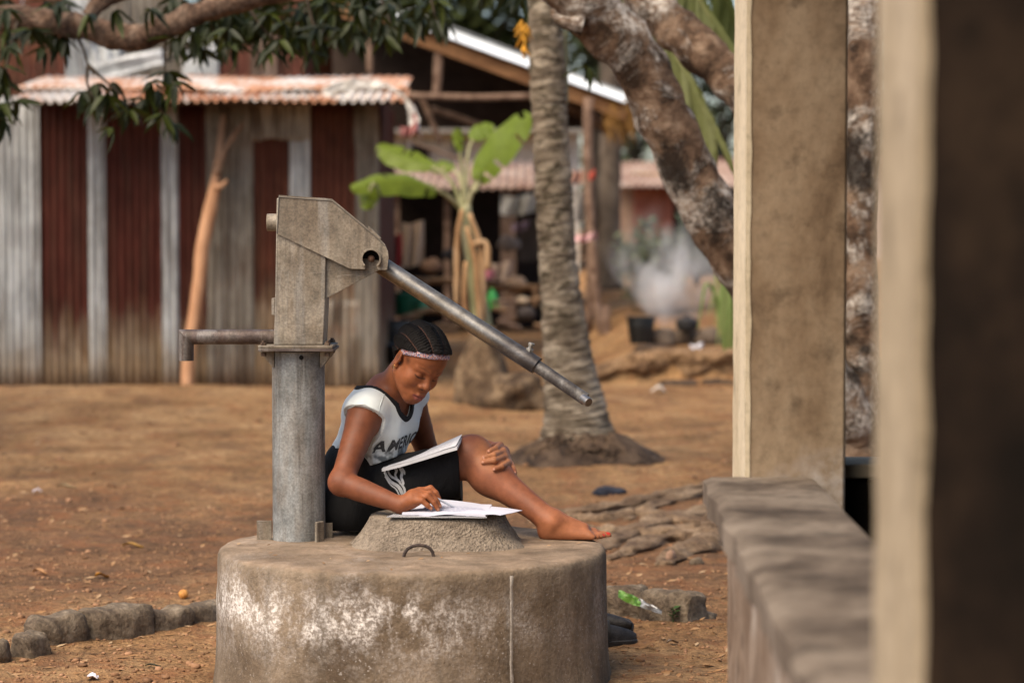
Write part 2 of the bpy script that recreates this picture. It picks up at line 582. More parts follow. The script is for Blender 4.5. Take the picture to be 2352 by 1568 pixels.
# loose crumbs of earth, gravel and litter (beyond counting)
def litter():
    mb = MB(); R = random.Random(3)
    for i in range(7500):
        px = R.uniform(0, 1700); py = 830 + 750 * R.random() ** .75
        Y = CAM_H * FPX / (py - HORIZON + 1)
        p = at(px, py, Y); x, y = p.x, p.y
        if math.hypot(x - WELL_C.x, y - WELL_C.y) < .64: continue
        if mnoise.noise(Vector((x * 1.7, y * 1.3, 0))) < R.uniform(-.6, .35): continue
        r = R.uniform(.0025, .0085) * (2.2 if R.random() < .04 else 1) * (1 + max(0, y - 9) * .09)
        z = ground_z(x, y)
        mb.blob((x, y, z + r * .2), (r, r * R.uniform(.7, 1.2), r * R.uniform(.4, .7)), i * .37, .5, 5, 4)
    n = NM('loose_earth')
    c = n.ramp(n.noise(9, 4, .6), [(.35, (.10, .055, .032)), (.5, (.24, .13, .07)), (.66, (.36, .20, .115))])
    o = mb.build('gravel', n.done(c, .95, spec=.15), smooth=True, angle=0, fixn=False)
    tag(o, 'loose gravel and crumbs of earth strewn over the yard', None, None, 'stuff')
    mb = MB()
    for i in range(1500):
        px = R.uniform(0, 1690); py = 900 + 660 * R.random()
        Y = CAM_H * FPX / (py - HORIZON); p = at(px, py, Y)
        if math.hypot(p.x - WELL_C.x, p.y - WELL_C.y) < .66: continue
        a = R.uniform(0, 3.14); l = R.uniform(.008, .03); w = l * R.uniform(.15, .4)
        c = Vector((p.x, p.y, ground_z(p.x, p.y) + .004)); d = Vector((math.cos(a), math.sin(a), R.uniform(-.1, .25))); s = Vector((-math.sin(a), math.cos(a), R.uniform(-.2, .3)))
        q = [c - d * l, c + s * w + Vector((0, 0, .002)), c + d * l, c - s * w]
        mb.add(q, [(0, 1, 2, 3)])
    for i in range(42):
        a = R.uniform(0, 6.283); r = WELL_R * R.uniform(.45, .95)
        c = WELL_C + Vector((r * math.cos(a), r * math.sin(a), WELL_TOP + .006)); l = R.uniform(.004, .013); t = R.uniform(0, 3.14)
        d = Vector((math.cos(t), math.sin(t), .1)); s = Vector((-math.sin(t), math.cos(t), .2)) * l * .35
        mb.add([c - d * l, c + s, c + d * l, c - s], [(0, 1, 2, 3)])
    n = NM('dry_litter')
    c = n.ramp(n.noise(5, 3, .6), [(.35, (.11, .06, .03)), (.5, (.30, .16, .07)), (.65, (.42, .29, .17))])
    o = mb.build('leaf_litter', n.done(c, .9, spec=.2), smooth=False, fixn=False)
    tag(o, 'scraps of dry leaf strewn over the yard', None, None, 'stuff')
litter()

# ================================================================ WELL
def concrete_well_mat():
    n = NM('weathered_concrete')
    obj = n.tc.outputs['Object']
    base = n.ramp(n.noise(3.2, 8, .65), [(.36, (.088, .062, .041)), (.5, (.158, .117, .080)), (.64, (.240, .184, .131))])
    g = n.noise(90, 5, .7)
    base = n.mix(.6, base, n.ramp(g, [(.3, .5), (.5, 1.0), (.7, 1.35)]), 'MULTIPLY')
    # reddish dust lying on the level top
    nz = n.sep(n.n.new('ShaderNodeNewGeometry').outputs['Normal'])[2]
    dust = n.math('MULTIPLY', n.ramp(nz, [(.5, 0), (.9, 1)]), n.ramp(n.noise(7, 6, .6), [(.35, .25), (.65, .85)]))
    base = n.mix(dust, base, n.ramp(n.noise(14, 5, .6), [(.3, (.20, .135, .088)), (.7, (.345, .250, .172))]))
    # white efflorescence in a ragged belt round the drum, thinning out to specks
    z = n.sep(obj)[2]
    zz_ = n.math('ADD', z, n.math('MULTIPLY', n.math('SUBTRACT', n.noise(2.6, 5, .6), .5), .24))
    belt = n.ramp(zz_, [(.02, .0), (.16, .22), (.235, 1.0), (.285, .85), (.345, .18), (.40, 0)])
    x = n.sep(obj)[0]
    belt = n.math('MULTIPLY', belt, n.ramp(n.math('ADD', x, .6), [(.05, 1.0), (.62, 1.0), (.86, .40), (1.1, .22)]))
    patch = n.ramp(n.noise(7.5, 8, .70, n.mp((1.15, 1.15, .8))), [(.42, .0), (.53, .75), (.63, 1.0)])
    spk = n.ramp(n.noise(85, 3, .75), [(.44, 0), (.60, 1)])
    m = n.math('MULTIPLY', n.math('MULTIPLY', belt, patch), n.math('ADD', n.math('MULTIPLY', spk, 1.1), .30), True)
    fleck = n.math('MULTIPLY', n.ramp(n.noise(110, 2, .6), [(.64, 0), (.70, 1)]), n.ramp(z, [(.0, .25), (.2, .8), (.36, .2)]))
    m = n.math('MAXIMUM', m, n.math('MULTIPLY', fleck, .6))
    col = n.mix(m, base, (.74, .69, .65))
    # dark damp streaks
    st = n.ramp(n.noise(5, 6, .65, n.mp((3.0, 3.0, .30))), [(.51, 0), (.66, .4)])
    col = n.mix(st, col, (.085, .068, .050))
    h = n.math('ADD', n.noise(22, 8, .7), n.math('MULTIPLY', g, .5))
    return n.done(col, .93, 0, n.bump(h, .7, .012), .2)
WMAT = concrete_well_mat()
well = thing('well', 'low round concrete well with white salt stains and a raised block on top', 'well', WELL_C)
def build_drum():
    mb = MB(); c = WELL_C; n = 160; R, T = WELL_R, WELL_TOP
    prof = [(R + .012, -.08), (R + .010, .0), (R + .004, .04), (R, .10), (R, .17), (R, .24), (R - .001, .30), (R - .002, T - .030), (R - .005, T - .014), (R - .012, T - .005), (R - .024, T - .001), (R - .06, T), (R - .14, T + .001), (R * .55, T + .002), (R * .25, T + .002), (0.0005, T + .002)]
    vs, fs = [], []
    for i, (r, z) in enumerate(prof):
        for k in range(n):
            a = 2 * math.pi * k / n
            cx_, sy = math.cos(a), math.sin(a)
            w = .0055 * fbm(cx_ * 2.2, sy * 2.2, z * 5, 4) * (1 if r > .3 else .3) + .004 * mnoise.noise(Vector((cx_ * 11, sy * 11, z * 22)))
            if i < 3: w += .018 * max(0, fbm(cx_ * 4, sy * 4, 7, 3)) * (3 - i) / 3
            dz = .004 * fbm(cx_ * r * 6, sy * r * 6, 3, 3) if i > 7 else 0
            vs.append(c + Vector(((r + w) * cx_, (r + w) * sy, z + dz)))
    for i in range(len(prof) - 1):
        for k in range(n):
            k2 = (k + 1) % n
            fs.append((i * n + k, i * n + k2, (i + 1) * n + k2, (i + 1) * n + k))
    fs.append(tuple((len(prof) - 1) * n + k for k in range(n)))
    mb.add(vs, fs)
    return mb.build('drum', WMAT, well, angle=50)
build_drum()
def build_block():
    "frustum-shaped cover block, its flanks rough aggregate"
    n = 96; rows = 14
    cx_ = at(1005, 1230, 7.33).x; cyy = 7.345
    def ring(hw, hd, k):
        out = []
        for i in range(n):
            a = 2 * math.pi * i / n; c_, s_ = math.cos(a), math.sin(a)
            e = k
            rr = (abs(c_) ** e + abs(s_) ** e) ** (-1 / e)
            out.append((hw * rr * c_, hd * rr * s_))
        return out
    vs, fs = [], []
    H = .096; z0 = WELL_TOP - .004
    for j in range(rows):
        t = j / (rows - 1)
        if t < .82:
            q = t / .82
            e_ = (1 - q) ** 1.5; hw = .200 + .072 * e_; hd = .140 + .065 * e_; z = H * .985 * q
        else:
            q = (t - .82) / .18
            hw = .200 - .195 * q ** 1.5; hd = .140 - .136 * q ** 1.5; z = H * (.985 + .015 * min(1, q * 4))
            hw = max(hw, .002); hd = max(hd, .002)
        for i, (x, y) in enumerate(ring(hw, hd, 3.2)):
            p = Vector((cx_ + x, cyy + y, z0 + z))
            if t < .82:
                a = 2 * math.pi * i / n
                w = .014 * fbm(p.x * 9, p.y * 9, p.z * 14, 4) + .006 * mnoise.noise(p * 46)
                # a slab skin remains along the upper front, chipped along its lower rim
                chip = .5 + .25 * mnoise.noise(Vector((p.x * 9, 4, 0)))
                w = w + (.006 + .002 * mnoise.noise(p * 30) - w) * smooth(chip - .10, chip + .10, z / H)
                d = Vector((x, y, 0)).normalized()
                p += d * w
            else: p.z += .0025 * mnoise.noise(p * 14)
            vs.append(p)
    for j in range(rows - 1):
        for i in range(n):
            k2 = (i + 1) % n
            fs.append((j * n + i, j * n + k2, (j + 1) * n + k2, (j + 1) * n + i))
    fs.append(tuple((rows - 1) * n + i for i in range(n)))
    nm = NM('rough_aggregate')
    g = nm.noise(70, 6, .75)
    c = nm.ramp(nm.noise(10, 6, .6), [(.3, (.175, .138, .105)), (.7, (.300, .245, .190))])
    c = nm.mix(.85, c, nm.ramp(g, [(.30, .35), (.5, 1.0), (.70, 1.5)]), 'MULTIPLY')
    v = nm.vor(130)
    nz = nm.sep(nm.n.new('ShaderNodeNewGeometry').outputs['Normal'])[2]
    c = nm.mix(nm.math('MULTIPLY', nm.ramp(nz, [(.7, 0), (.95, 1)]), .75), c, (.285, .228, .170))
    m = nm.done(c, .95, 0, nm.bump(nm.math('ADD', g, nm.math('MULTIPLY', v, .6)), .9, .012), .15)
    MB().add(vs, fs).build('cover_block', m, well, angle=50)
build_block()
# iron lifting loop
mb = MB()
lp = [(927, 1284), (929, 1271), (936, 1260), (947, 1254), (962, 1251), (977, 1253), (988, 1259), (994, 1268), (996, 1282)]
mb.tube([at(x_, y_, 7.03 + .0 * i) for i, (x_, y_) in enumerate(lp)], [.0050] * len(lp), 8)
mb.build('iron_loop', rough_mat('rusted_iron', [(.030, .022, .020), (.060, .042, .036), (.10, .065, .048)], 30, .75, .4), well)
# pale vertical run of mortar down the face
mb = MB()
sx = at(1175, 1400, 6.75).x - WELL_C.x
for sgn in (0,):
    rows = []
    for i in range(30):
        z = .372 - .40 * i / 29
        row = []
        for s in (-1, 1):
            x = sx + s * (.0044 + .0026 * mnoise.noise(Vector((i * .6, s, 0)))) + .003 * mnoise.noise(Vector((i * .25, 9, 0)))
            r = WELL_R + .0125
            row.append(WELL_C + Vector((x, -math.sqrt(r * r - x * x) + (.010 if i == 0 else 0), z)))
        row.insert(1, (row[0] + row[1]) / 2 + Vector((0, -.004, 0)))
        rows += row
    mb.add(rows, [(i * 3 + k, i * 3 + k + 1, i * 3 + 4 + k, i * 3 + 3 + k) for i in range(29) for k in (0, 1)])
mb.build('mortar_run', rough_mat('pale_mortar', [(.24, .205, .17), (.40, .365, .33)], 30, .9, .4), well, angle=0)

# ================================================================ HAND PUMP
PX, PY = at(686, 1000, 7.46).x, 7.46
pump = thing('hand_pump', 'grey galvanised hand pump with a box head and a long sloping handle', 'hand pump', (PX, PY, WELL_TOP))
def galv_mat(name, cols, brown=.5, sc=5.0, scratches=True, metal=.55, seed=0.0, runs=.25):
    n = NM(name)
    v = n.mp((1, 1, 1), (0, 0, seed))
    base = n.ramp(n.noise(sc, 8, .62, v, .4), [(.39, cols[0]), (.5, cols[1]), (.61, cols[2])])
    base = n.mix(.55, base, n.ramp(n.noise(24, 7, .7, v), [(.38, .55), (.5, 1.0), (.62, 1.30)]), 'MULTIPLY')
    st = n.noise(9, 6, .65, n.mp((2.2, 2.2, .55)))
    base = n.mix(n.math('MULTIPLY', n.ramp(st, [(.42, 0), (.62, 1)]), brown), base, (.165, .118, .078))
    rr_ = n.ramp(n.noise(30, 5, .65, n.mp((1, 1, .05))), [(.53, 0), (.64, .55)])
    base = n.mix(rr_, base, (.070, .056, .044))
    lt = n.ramp(n.noise(20, 5, .65, n.mp((1, 1, .10))), [(.54, 0), (.66, runs)])
    base = n.mix(lt, base, (.40, .40, .385))
    sp = n.ramp(n.noise(140, 4, .7), [(.36, .55), (.5, 1.0), (.64, 1.4)])
    base = n.mix(.55, base, sp, 'MULTIPLY')
    if scratches:
        for k, rot in enumerate((.5, -.9, 1.3)):
            w = n.noise(26, 2, .4, n.mp((1.0, .3, 34.0), (0, rot, 0)))
            gate = n.ramp(n.noise(7 + k, 3, .6), [(.55, 0), (.65, 1)])
            base = n.mix(n.math('MULTIPLY', n.math('MULTIPLY', n.ramp(w, [(.66, 0), (.71, 1)]), gate), .5), base, (.42, .39, .34))
    h = n.noise(60, 5, .7)
    return n.done(base, n.ramp(st, [(.3, .48), (.7, .72)]), metal, n.bump(h, .25, .003), .4)
M_BOX = galv_mat('aged_zinc', [(.130, .108, .080), (.205, .172, .130), (.290, .252, .200)], .50, 5.0, metal=.15)
M_PIPE = galv_mat('blue_zinc', [(.150, .156, .154), (.235, .243, .240), (.320, .325, .318)], .42, 3.0, metal=.25, seed=1, runs=.5)
M_STEEL = galv_mat('dark_steel', [(.055, .050, .050), (.10, .094, .092), (.18, .17, .165)], .15, 6.0, False, metal=.7, seed=2)
M_SPOUT = galv_mat('brown_steel', [(.060, .043, .040), (.095, .070, .064), (.135, .112, .100)], .25, 6.0, metal=.5, seed=3)
M_DARK = flat_mat('black_hole', (.006, .005, .004), .9)
M_BOLT = rough_mat('bolt_rust', [(.055, .035, .026), (.12, .075, .05), (.20, .15, .11)], 60, .6, .4, metal=.5)
YB = PY - .080                                                       # front plate of the head
# pedestal pipe
pr = pxm(60.5, PY)
mb = MB()
zt = at(686, 806, PY).z
mb.lathe([(pr, WELL_TOP - .01), (pr * 1.005, WELL_TOP + .02), (pr, WELL_TOP + .1), (pr, zt - .1), (pr, zt), (pr * .8, zt), (pr * .8, zt - .02)], (PX, PY, 0), 64, close=False)
mb.build('pedestal_pipe', M_PIPE, pump)
# weep hole in the pipe
hc = at(692, 821, PY - pr)
mb = MB(); mb.lathe([(pxm(5.2, PY), 0), (pxm(5.2, PY), .002), (.0001, .002)], (0, 0, 0), 20)
rotm = Matrix.Rotation(math.radians(90), 3, 'X')
mb.v = [tuple(rotm @ Vector(v) + Vector((hc.x, PY - math.sqrt(pr * pr - (hc.x - PX) ** 2) - .0002, hc.z))) for v in mb.v]
mb.build('weep_hole', M_DARK, pump)
# flanges
za, zb, zc = at(686, 793, PY - .1).z, at(686, 800, PY - .1).z, at(686, 807, PY - .1).z
fw = pxm(171, PY - .1)
for (zhi, zlo, sh, ex) in ((za, zb + .0006, 0, 0), (zb - .0006, zc, .002, .003)):
    MB().box((PX + .001 + sh, PY, (zhi + zlo) / 2), (fw + ex, fw + ex, zhi - zlo)).build('flange_plate', M_SPOUT if sh else M_BOX, pump, bevel=.0015)
for sx_, sy_ in ((-1, -1), (1, -1), (-1, 1), (1, 1)):
    c = Vector((PX + sx_ * (fw / 2 - .016), PY + sy_ * (fw / 2 - .016), za))
    mb = MB(); mb.lathe([(.0095, 0), (.0095, .008), (.006, .009), (.0055, .009), (.0055, .014), (.0001, .014)], c, 6, close=False)
    mb.lathe([(.0001, -.033), (.0085, -.033), (.0085, -.022), (.0001, -.022)], c, 6, close=False)
    mb.build('bolt', M_BOLT, pump, angle=20)
# gussets below the flange
for sx_ in (-1, 1):
    for sy_ in (-.62, .62):
        x0 = PX + sx_ * pr * .86; y0 = PY + sy_ * .075
        xo = PX + sx_ * fw * .49
        MB().prism([(x0, y0, zc), (xo, y0, zc), (xo, y0, zc - .008), (x0 + sx_ * .006, y0, zc - pxm(38, PY)), (x0, y0, zc - pxm(38, PY))], (0, .006, 0)).build('gusset', M_BOX, pump, bevel=.001)
# base fins cast into the concrete
for px0, px1, py0, yy in ((590, 624, 1195, PY - .02), (741, 764, 1200, PY + .01)):
    p0, p1 = at(px0, py0, yy), at(px1, py0, yy)
    MB().box(((p0.x + p1.x) / 2, yy, (p0.z + WELL_TOP - .01) / 2), (p1.x - p0.x, .007, p0.z - WELL_TOP + .01)).build('base_fin', M_BOX, pump, bevel=.001)
p0 = at(733, 1198, PY - .085)
MB().box((p0.x, PY - .074, (p0.z + WELL_TOP - .01) / 2), (.010, .036, p0.z - WELL_TOP + .01), Matrix.Rotation(-.6, 3, 'Z')).build('base_fin', M_BOX, pump, bevel=.003)
# square head tank
def pl(px, py, Y=None): return at(px, py, YB if Y is None else Y)
box = [pl(635.5, 455), pl(748, 455), pl(748.5, 600), pl(747, 700), pl(742.5, 792), pl(628.5, 792), pl(632, 690)]
MB().prism(box, (0, .158, 0)).build('head_tank', M_BOX, pump, bevel=.003)
# side bracket that carries the pivot
MB().prism([pl(748, 585, YB + .012), pl(862, 596, YB + .012), pl(885, 604, YB + .012), pl(868, 622, YB + .012), pl(746.5, 687, YB + .012)], (0, .010, 0)).build('pivot_bracket', M_BOX, pump, bevel=.001)
MB().prism([pl(748, 585, YB + .125), pl(862, 596, YB + .125), pl(885, 604, YB + .125), pl(868, 622, YB + .125), pl(746.5, 687, YB + .125)], (0, .010, 0)).build('pivot_bracket', M_BOX, pump, bevel=.001)
# head cover: front and back cheek plates, folded roof, weld seam
def arc(cx_, cy_, r, a0, a1, n): return [(cx_ + r * math.cos(math.radians(a0 + (a1 - a0) * i / n)), cy_ - r * math.sin(math.radians(a0 + (a1 - a0) * i / n))) for i in range(n + 1)]
RC = (852, 594)
cover_out = [(640.5, 448), (762, 456.5), (838, 519), (872, 548), (884, 561), (891, 577), (892.5, 592), (889, 620), (868, 619.5)]
notch = arc(RC[0], RC[1], 19.5, -52, 232, 26)
cover = cover_out + notch + [(838, 618), (804, 617), (637.5, 537.5)]
YC = YB - .0075
cv = [pl(x_, y_, YC) for x_, y_ in cover]
def fill_prism(outline, off, name, mat, parent, bev=0):
    bm = bmesh.new()
    vs = [bm.verts.new(p) for p in outline]
    es = [bm.edges.new((vs[i], vs[(i + 1) % len(vs)])) for i in range(len(vs))]
    bmesh.ops.triangle_fill(bm, use_beauty=True, use_dissolve=False, edges=es)
    r = bmesh.ops.extrude_face_region(bm, geom=list(bm.faces))
    bmesh.ops.translate(bm, verts=[g for g in r['geom'] if isinstance(g, bmesh.types.BMVert)], vec=off)
    bmesh.ops.recalc_face_normals(bm, faces=bm.faces)
    base = wloc(parent)
    for v in bm.verts: v.co -= base
    me = bpy.data.meshes.new(name); bm.to_mesh(me); bm.free()
    return link_mesh(name, me, mat, parent)
M_COVER = galv_mat('aged_zinc_cover', [(.155, .127, .094), (.215, .180, .136), (.290, .250, .196)], .35, 4.0, metal=.12, seed=4)
fill_prism(cv, Vector((0, .0055, 0)), 'head_cover', M_COVER, pump)
fill_prism([pl(x_, y_, YB + .160) for x_, y_ in cover], Vector((0, .0055, 0)), 'head_cover', M_COVER, pump)
top = [(640.5, 448), (762, 456.5), (838, 519), (872, 548), (884, 561), (891, 577), (892.5, 592), (889, 619)]
mb = MB()
rows = []
for x_, y_ in top: rows += [pl(x_, y_, YC - .002), pl(x_, y_, YB + .168)]
nn = len(top)
inner = []
for i, (x_, y_) in enumerate(top):
    a, b = top[max(0, i - 1)], top[min(nn - 1, i + 1)]
    dx, dy = b[0] - a[0], b[1] - a[1]; l = math.hypot(dx, dy)
    inner += [pl(x_ - dy / l * 3.2, y_ + dx / l * 3.2, YC - .002), pl(x_ - dy / l * 3.2, y_ + dx / l * 3.2, YB + .168)]
mb.add(rows + inner, [f for i in range(nn - 1) for f in ((2 * i, 2 * i + 1, 2 * i + 3, 2 * i + 2), (2 * nn + 2 * i, 2 * nn + 2 * i + 2, 2 * nn + 2 * i + 3, 2 * nn + 2 * i + 1), (2 * i, 2 * i + 2, 2 * nn + 2 * i + 2, 2 * nn + 2 * i), (2 * i + 1, 2 * nn + 2 * i + 1, 2 * nn + 2 * i + 3, 2 * i + 3))] + [(0, 2 * nn, 2 * nn + 1, 1), (2 * nn - 2, 2 * nn - 1, 4 * nn - 1, 4 * nn - 2)])
mb.build('cover_roof', M_COVER, pump, angle=30)
mb = MB()
wp = []
for i in range(60):
    t = i / 59 * 4; k = min(int(t), 3); q = t - k
    a, b = top[k], top[k + 1]
    wp.append(pl(a[0] + (b[0] - a[0]) * q + .8, a[1] + (b[1] - a[1]) * q + 4.5 + .8 * mnoise.noise(Vector((i * .9, 0, 0))), YC - .0012))
mb.tube(wp, [.0016 + .0007 * mnoise.noise(Vector((i * 1.7, 5, 0))) for i in range(60)], 6)
mb.tube([pl(641 - i * .25, 450 + i * 4.6, YC - .001) for i in range(20)], [.0016 + .0006 * mnoise.noise(Vector((i * 1.7, 2, 0))) for i in range(20)], 6)
mb.build('weld_seam', flat_mat('weld_bead', (.16, .145, .125), .6, .4), pump)
MB().prism([pl(846, 519, YC - .003), pl(852, 524, YC - .003), pl(876, 547, YC - .003), pl(872, 550, YC - .003), pl(846, 526, YC - .003)], (0, .016, 0)).build('cover_lip', M_COVER, pump, bevel=.001)
# pivot ring, socket and pin
mb = MB()
for i, (ro_, ri) in enumerate(((24.0, 19.3),)):
    A = [(-48 + 276 * k / 40) for k in range(41)]
    vs = []
    for a in A:
        c_, s_ = math.cos(math.radians(a)), math.sin(math.radians(a))
        for r_, yy in ((ri, YC - .017), (ro_, YC - .017), (ro_, YC + .03), (ri, YC + .03)):
            vs.append(pl(RC[0] + r_ * c_, RC[1] - r_ * s_, yy))
    fs = [(4 * k + j, 4 * k + (j + 1) % 4, 4 * k + 4 + (j + 1) % 4, 4 * k + 4 + j) for k in range(40) for j in range(4)] + [(0, 3, 2, 1), (160, 161, 162, 163)]
    mb.add(vs, fs)
mb.build('pivot_ring', M_COVER, pump, angle=30, bevel=.0008)
mb = MB()
mb.add([pl(*q, YC + .034) for q in arc(RC[0], RC[1], 21, 0, 351, 39)], [tuple(range(40))])
mb.build('pivot_socket', M_DARK, pump, smooth=False)
mb = MB()
for (r0, y0, y1) in ((8.0, YC + .012, YC + .034), (5.2, YC + .004, YC + .012), (2.0, YC + .001, YC + .004)):
    f_ = [pl(q[0], q[1], y0) for q in arc(RC[0] + .5, RC[1] - .5, r0, 0, 345, 23)]
    b_ = [pl(q[0], q[1], y1) for q in arc(RC[0] + .5, RC[1] - .5, r0, 0, 345, 23)]
    mb.add(f_ + b_, [tuple(range(24)), tuple(range(47, 23, -1))] + [(i, (i + 1) % 24, 24 + (i + 1) % 24, 24 + i) for i in range(24)])
mb.build('pivot_pin', rough_mat('pin_rust', [(.10, .055, .035), (.23, .13, .085)], 60, .5, .3, metal=.6), pump, angle=30)
# stub at the back of the head, inspection hinge
a, b = at(613.5, 511, PY), at(640, 511, PY)
mb = MB(); r = pxm(20, PY)
mb.tube([a, b], [r, r], 28); mb.build('rear_stub', M_BOX, pump, bevel=.0015)
MB().box(at(631, 703, PY - .02), (pxm(7, PY), .10, pxm(38, PY))).build('inspection_hinge', M_BOX, pump, bevel=.001)
# spout
r = pxm(17.2, PY)
yt = 773.5
mb = MB(); rr = []
A_, B_, C_ = at(634, yt, PY), at(428, yt, PY), at(428, 828, PY)
n = 28
def ringx(p, tilt):
    out = []
    for i in range(n):
        a = 2 * math.pi * i / n
        y_, z_ = r * math.cos(a), r * math.sin(a)
        out.append(p + Vector((-z_ * tilt, y_, z_)))
    return out
R1 = ringx(A_, 0); R2 = ringx(B_, 1.0)
R3 = [C_ + Vector((q - B_).to_tuple()) for q in R2]
for q in R3: q.z = C_.z
R4 = [C_ + (q - C_) * .86 for q in R3]
R5 = [q + Vector((0, 0, .05)) for q in R4]
mb.add(R1 + R2, [(i, (i + 1) % n, n + (i + 1) % n, n + i) for i in range(n)])
mb.add(R2 + R3 + R4 + R5, [(k * n + i, k * n + (i + 1) % n, (k + 1) * n + (i + 1) % n, (k + 1) * n + i) for k in range(3) for i in range(n)])
mb.build('spout', M_SPOUT, pump, angle=35, fixn=True)
# spout mitre weld
mb = MB(); mb.tube(R2 + [R2[0]], [.0016 + .0007 * mnoise.noise(Vector((i * 2.1, 8, 0))) for i in range(n + 1)], 6)
mb.build('weld_seam', flat_mat('weld_bead_dark', (.12, .10, .09), .6, .4), pump)
# handle: bar from the pivot, sleeve, grip rod
hA, hB, hC = at(868, 604, PY - .005), at(1233, 840, PY - .155), at(1345, 917, PY - .205)
r1, r2 = pxm(20.3, 7.35), pxm(14.6, 7.28)
d = (hB - hA).normalized()
mb = MB(); mb.tube([hA, hA + (hB - hA) * .33, hA + (hB - hA) * .66, hB], [r1 * 1.02, r1, r1, r1], 32)
def handle_mat():
    n = NM('handle_steel')
    v = n.tc.outputs['Object']
    u_ = n.n.new('ShaderNodeVectorMath'); u_.operation = 'DOT_PRODUCT'; n.l.new(v, u_.inputs[0]); u_.inputs[1].default_value = tuple(d)
    along = u_.outputs['Value']
    steel = n.ramp(n.noise(14, 7, .65, n.mp((.5, 1, 1.0))), [(.36, (.040, .035, .034)), (.55, (.070, .062, .060)), (.70, (.15, .14, .135))])
    zinc = n.ramp(n.noise(16, 7, .65), [(.36, (.115, .106, .094)), (.64, (.235, .225, .21))])
    rust = n.ramp(n.noise(30, 6, .7), [(.35, (.125, .085, .050)), (.65, (.26, .185, .105))])
    wob = n.math('MULTIPLY', n.math('SUBTRACT', n.noise(11, 6, .7), .5), .28)
    t = n.math('ADD', along, wob)
    c = n.mix(n.ramp(n.math('SUBTRACT', t, -.12), [(.22, 0), (.38, 1)]), zinc, steel)
    nz = n.sep(n.n.new('ShaderNodeNewGeometry').outputs['Normal'])
    und = n.math('ADD', n.math('MULTIPLY', nz[2], -1.0), n.math('MULTIPLY', n.math('SUBTRACT', n.noise(40, 5, .7), .5), 1.1))
    c = n.mix(n.math('MULTIPLY', n.ramp(und, [(.0, 0), (.35, 1)]), n.ramp(n.math('SUBTRACT', t, -.12), [(.22, 1), (.40, 0)])), c, rust)
    sp = n.ramp(n.noise(190, 4, .7), [(.3, .6), (.5, 1), (.72, 1.25)])
    c = n.mix(.5, c, sp, 'MULTIPLY')
    return n.done(c, n.ramp(n.noise(20, 5, .6), [(.36, .30), (.64, .55)]), .65, n.bump(n.noise(110, 4, .7), .15, .002), .5)
M_HANDLE = handle_mat()
mb.build('handle_bar', M_HANDLE, pump, angle=50)
mb = MB(); sA = hA + (hB - hA) * .84
mb.tube([hB - d * .02, hC], [r2, r2], 28)
mb.build('grip_rod', M_STEEL, pump, angle=40)
stub_d = Vector((.62, -.70, -.33)).normalized()
s0 = at(1336, 912, hC.y); s1 = at(1352.5, 924, hC.y - .030)
mb = MB(); q = (s1 - s0).normalized()
rs = pxm(10.8, 7.22)
mb.tube([s0 - q * .02, s1 - q * .0015, s1], [rs, rs, rs * .93], 26)
mb.build('grip_stub', flat_mat('bright_steel', (.36, .33, .30), .28, .9, .5, .3, 60), pump, angle=30)
# stop bolt on the handle
up = (Vector((0, 0, 1)) - d * d.z).normalized(); side = d.cross(up).normalized()
bb = at(1216, 806, hB.y + .01)
def hexbar(mb, c, ax, r, h):
    u_, w_ = perp(ax)
    lo = [c + (u_ * math.cos(k * math.pi / 3) + w_ * math.sin(k * math.pi / 3)) * r for k in range(6)]
    hi = [p + ax * h for p in lo]
    mb.add(lo + hi, [tuple(range(5, -1, -1)), tuple(range(6, 12))] + [(k, (k + 1) % 6, 6 + (k + 1) % 6, 6 + k) for k in range(6)])
ax = Vector((.28, -.12, .95)).normalized()
mb = MB(); hexbar(mb, bb - ax * .004, ax, .0125, .012); mb.tube([bb, bb + ax * .020], [.007, .007], 12); hexbar(mb, bb + ax * .017, ax, .0105, .0085)
mb.build('stop_bolt', galv_mat('bolt_zinc', [(.14, .135, .125), (.24, .23, .21), (.36, .35, .33)], .3, 30, False, .7), pump, angle=25, bevel=.0008)
# ================================================================ PERSON
person = thing('person', 'young person with cornrows and a headband sitting on the well writing in a notebook', 'person', at(815, 1215, 7.62))

# joints
J = dict(
    pel=at(815, 1150, 7.64), waist=at(838, 1062, 7.64), chest=at(862, 968, 7.64), neck=at(893, 900, 7.635),
    shR=at(838, 952, 7.50), elR=at(784, 1108, 7.37), wrR=at(922, 1160, 7.27),
    shL=at(938, 915, 7.76), elL=at(992, 1066, 7.88), wrL=at(1120, 1030, 7.74),
    hipR=at(826, 1152, 7.585), knR=at(1083, 1046, 7.60), anR=at(1262, 1197, 7.44),
    hipL=at(850, 1160, 7.74), knL=at(1012, 1120, 7.83), anL=at(930, 1195, 7.83))
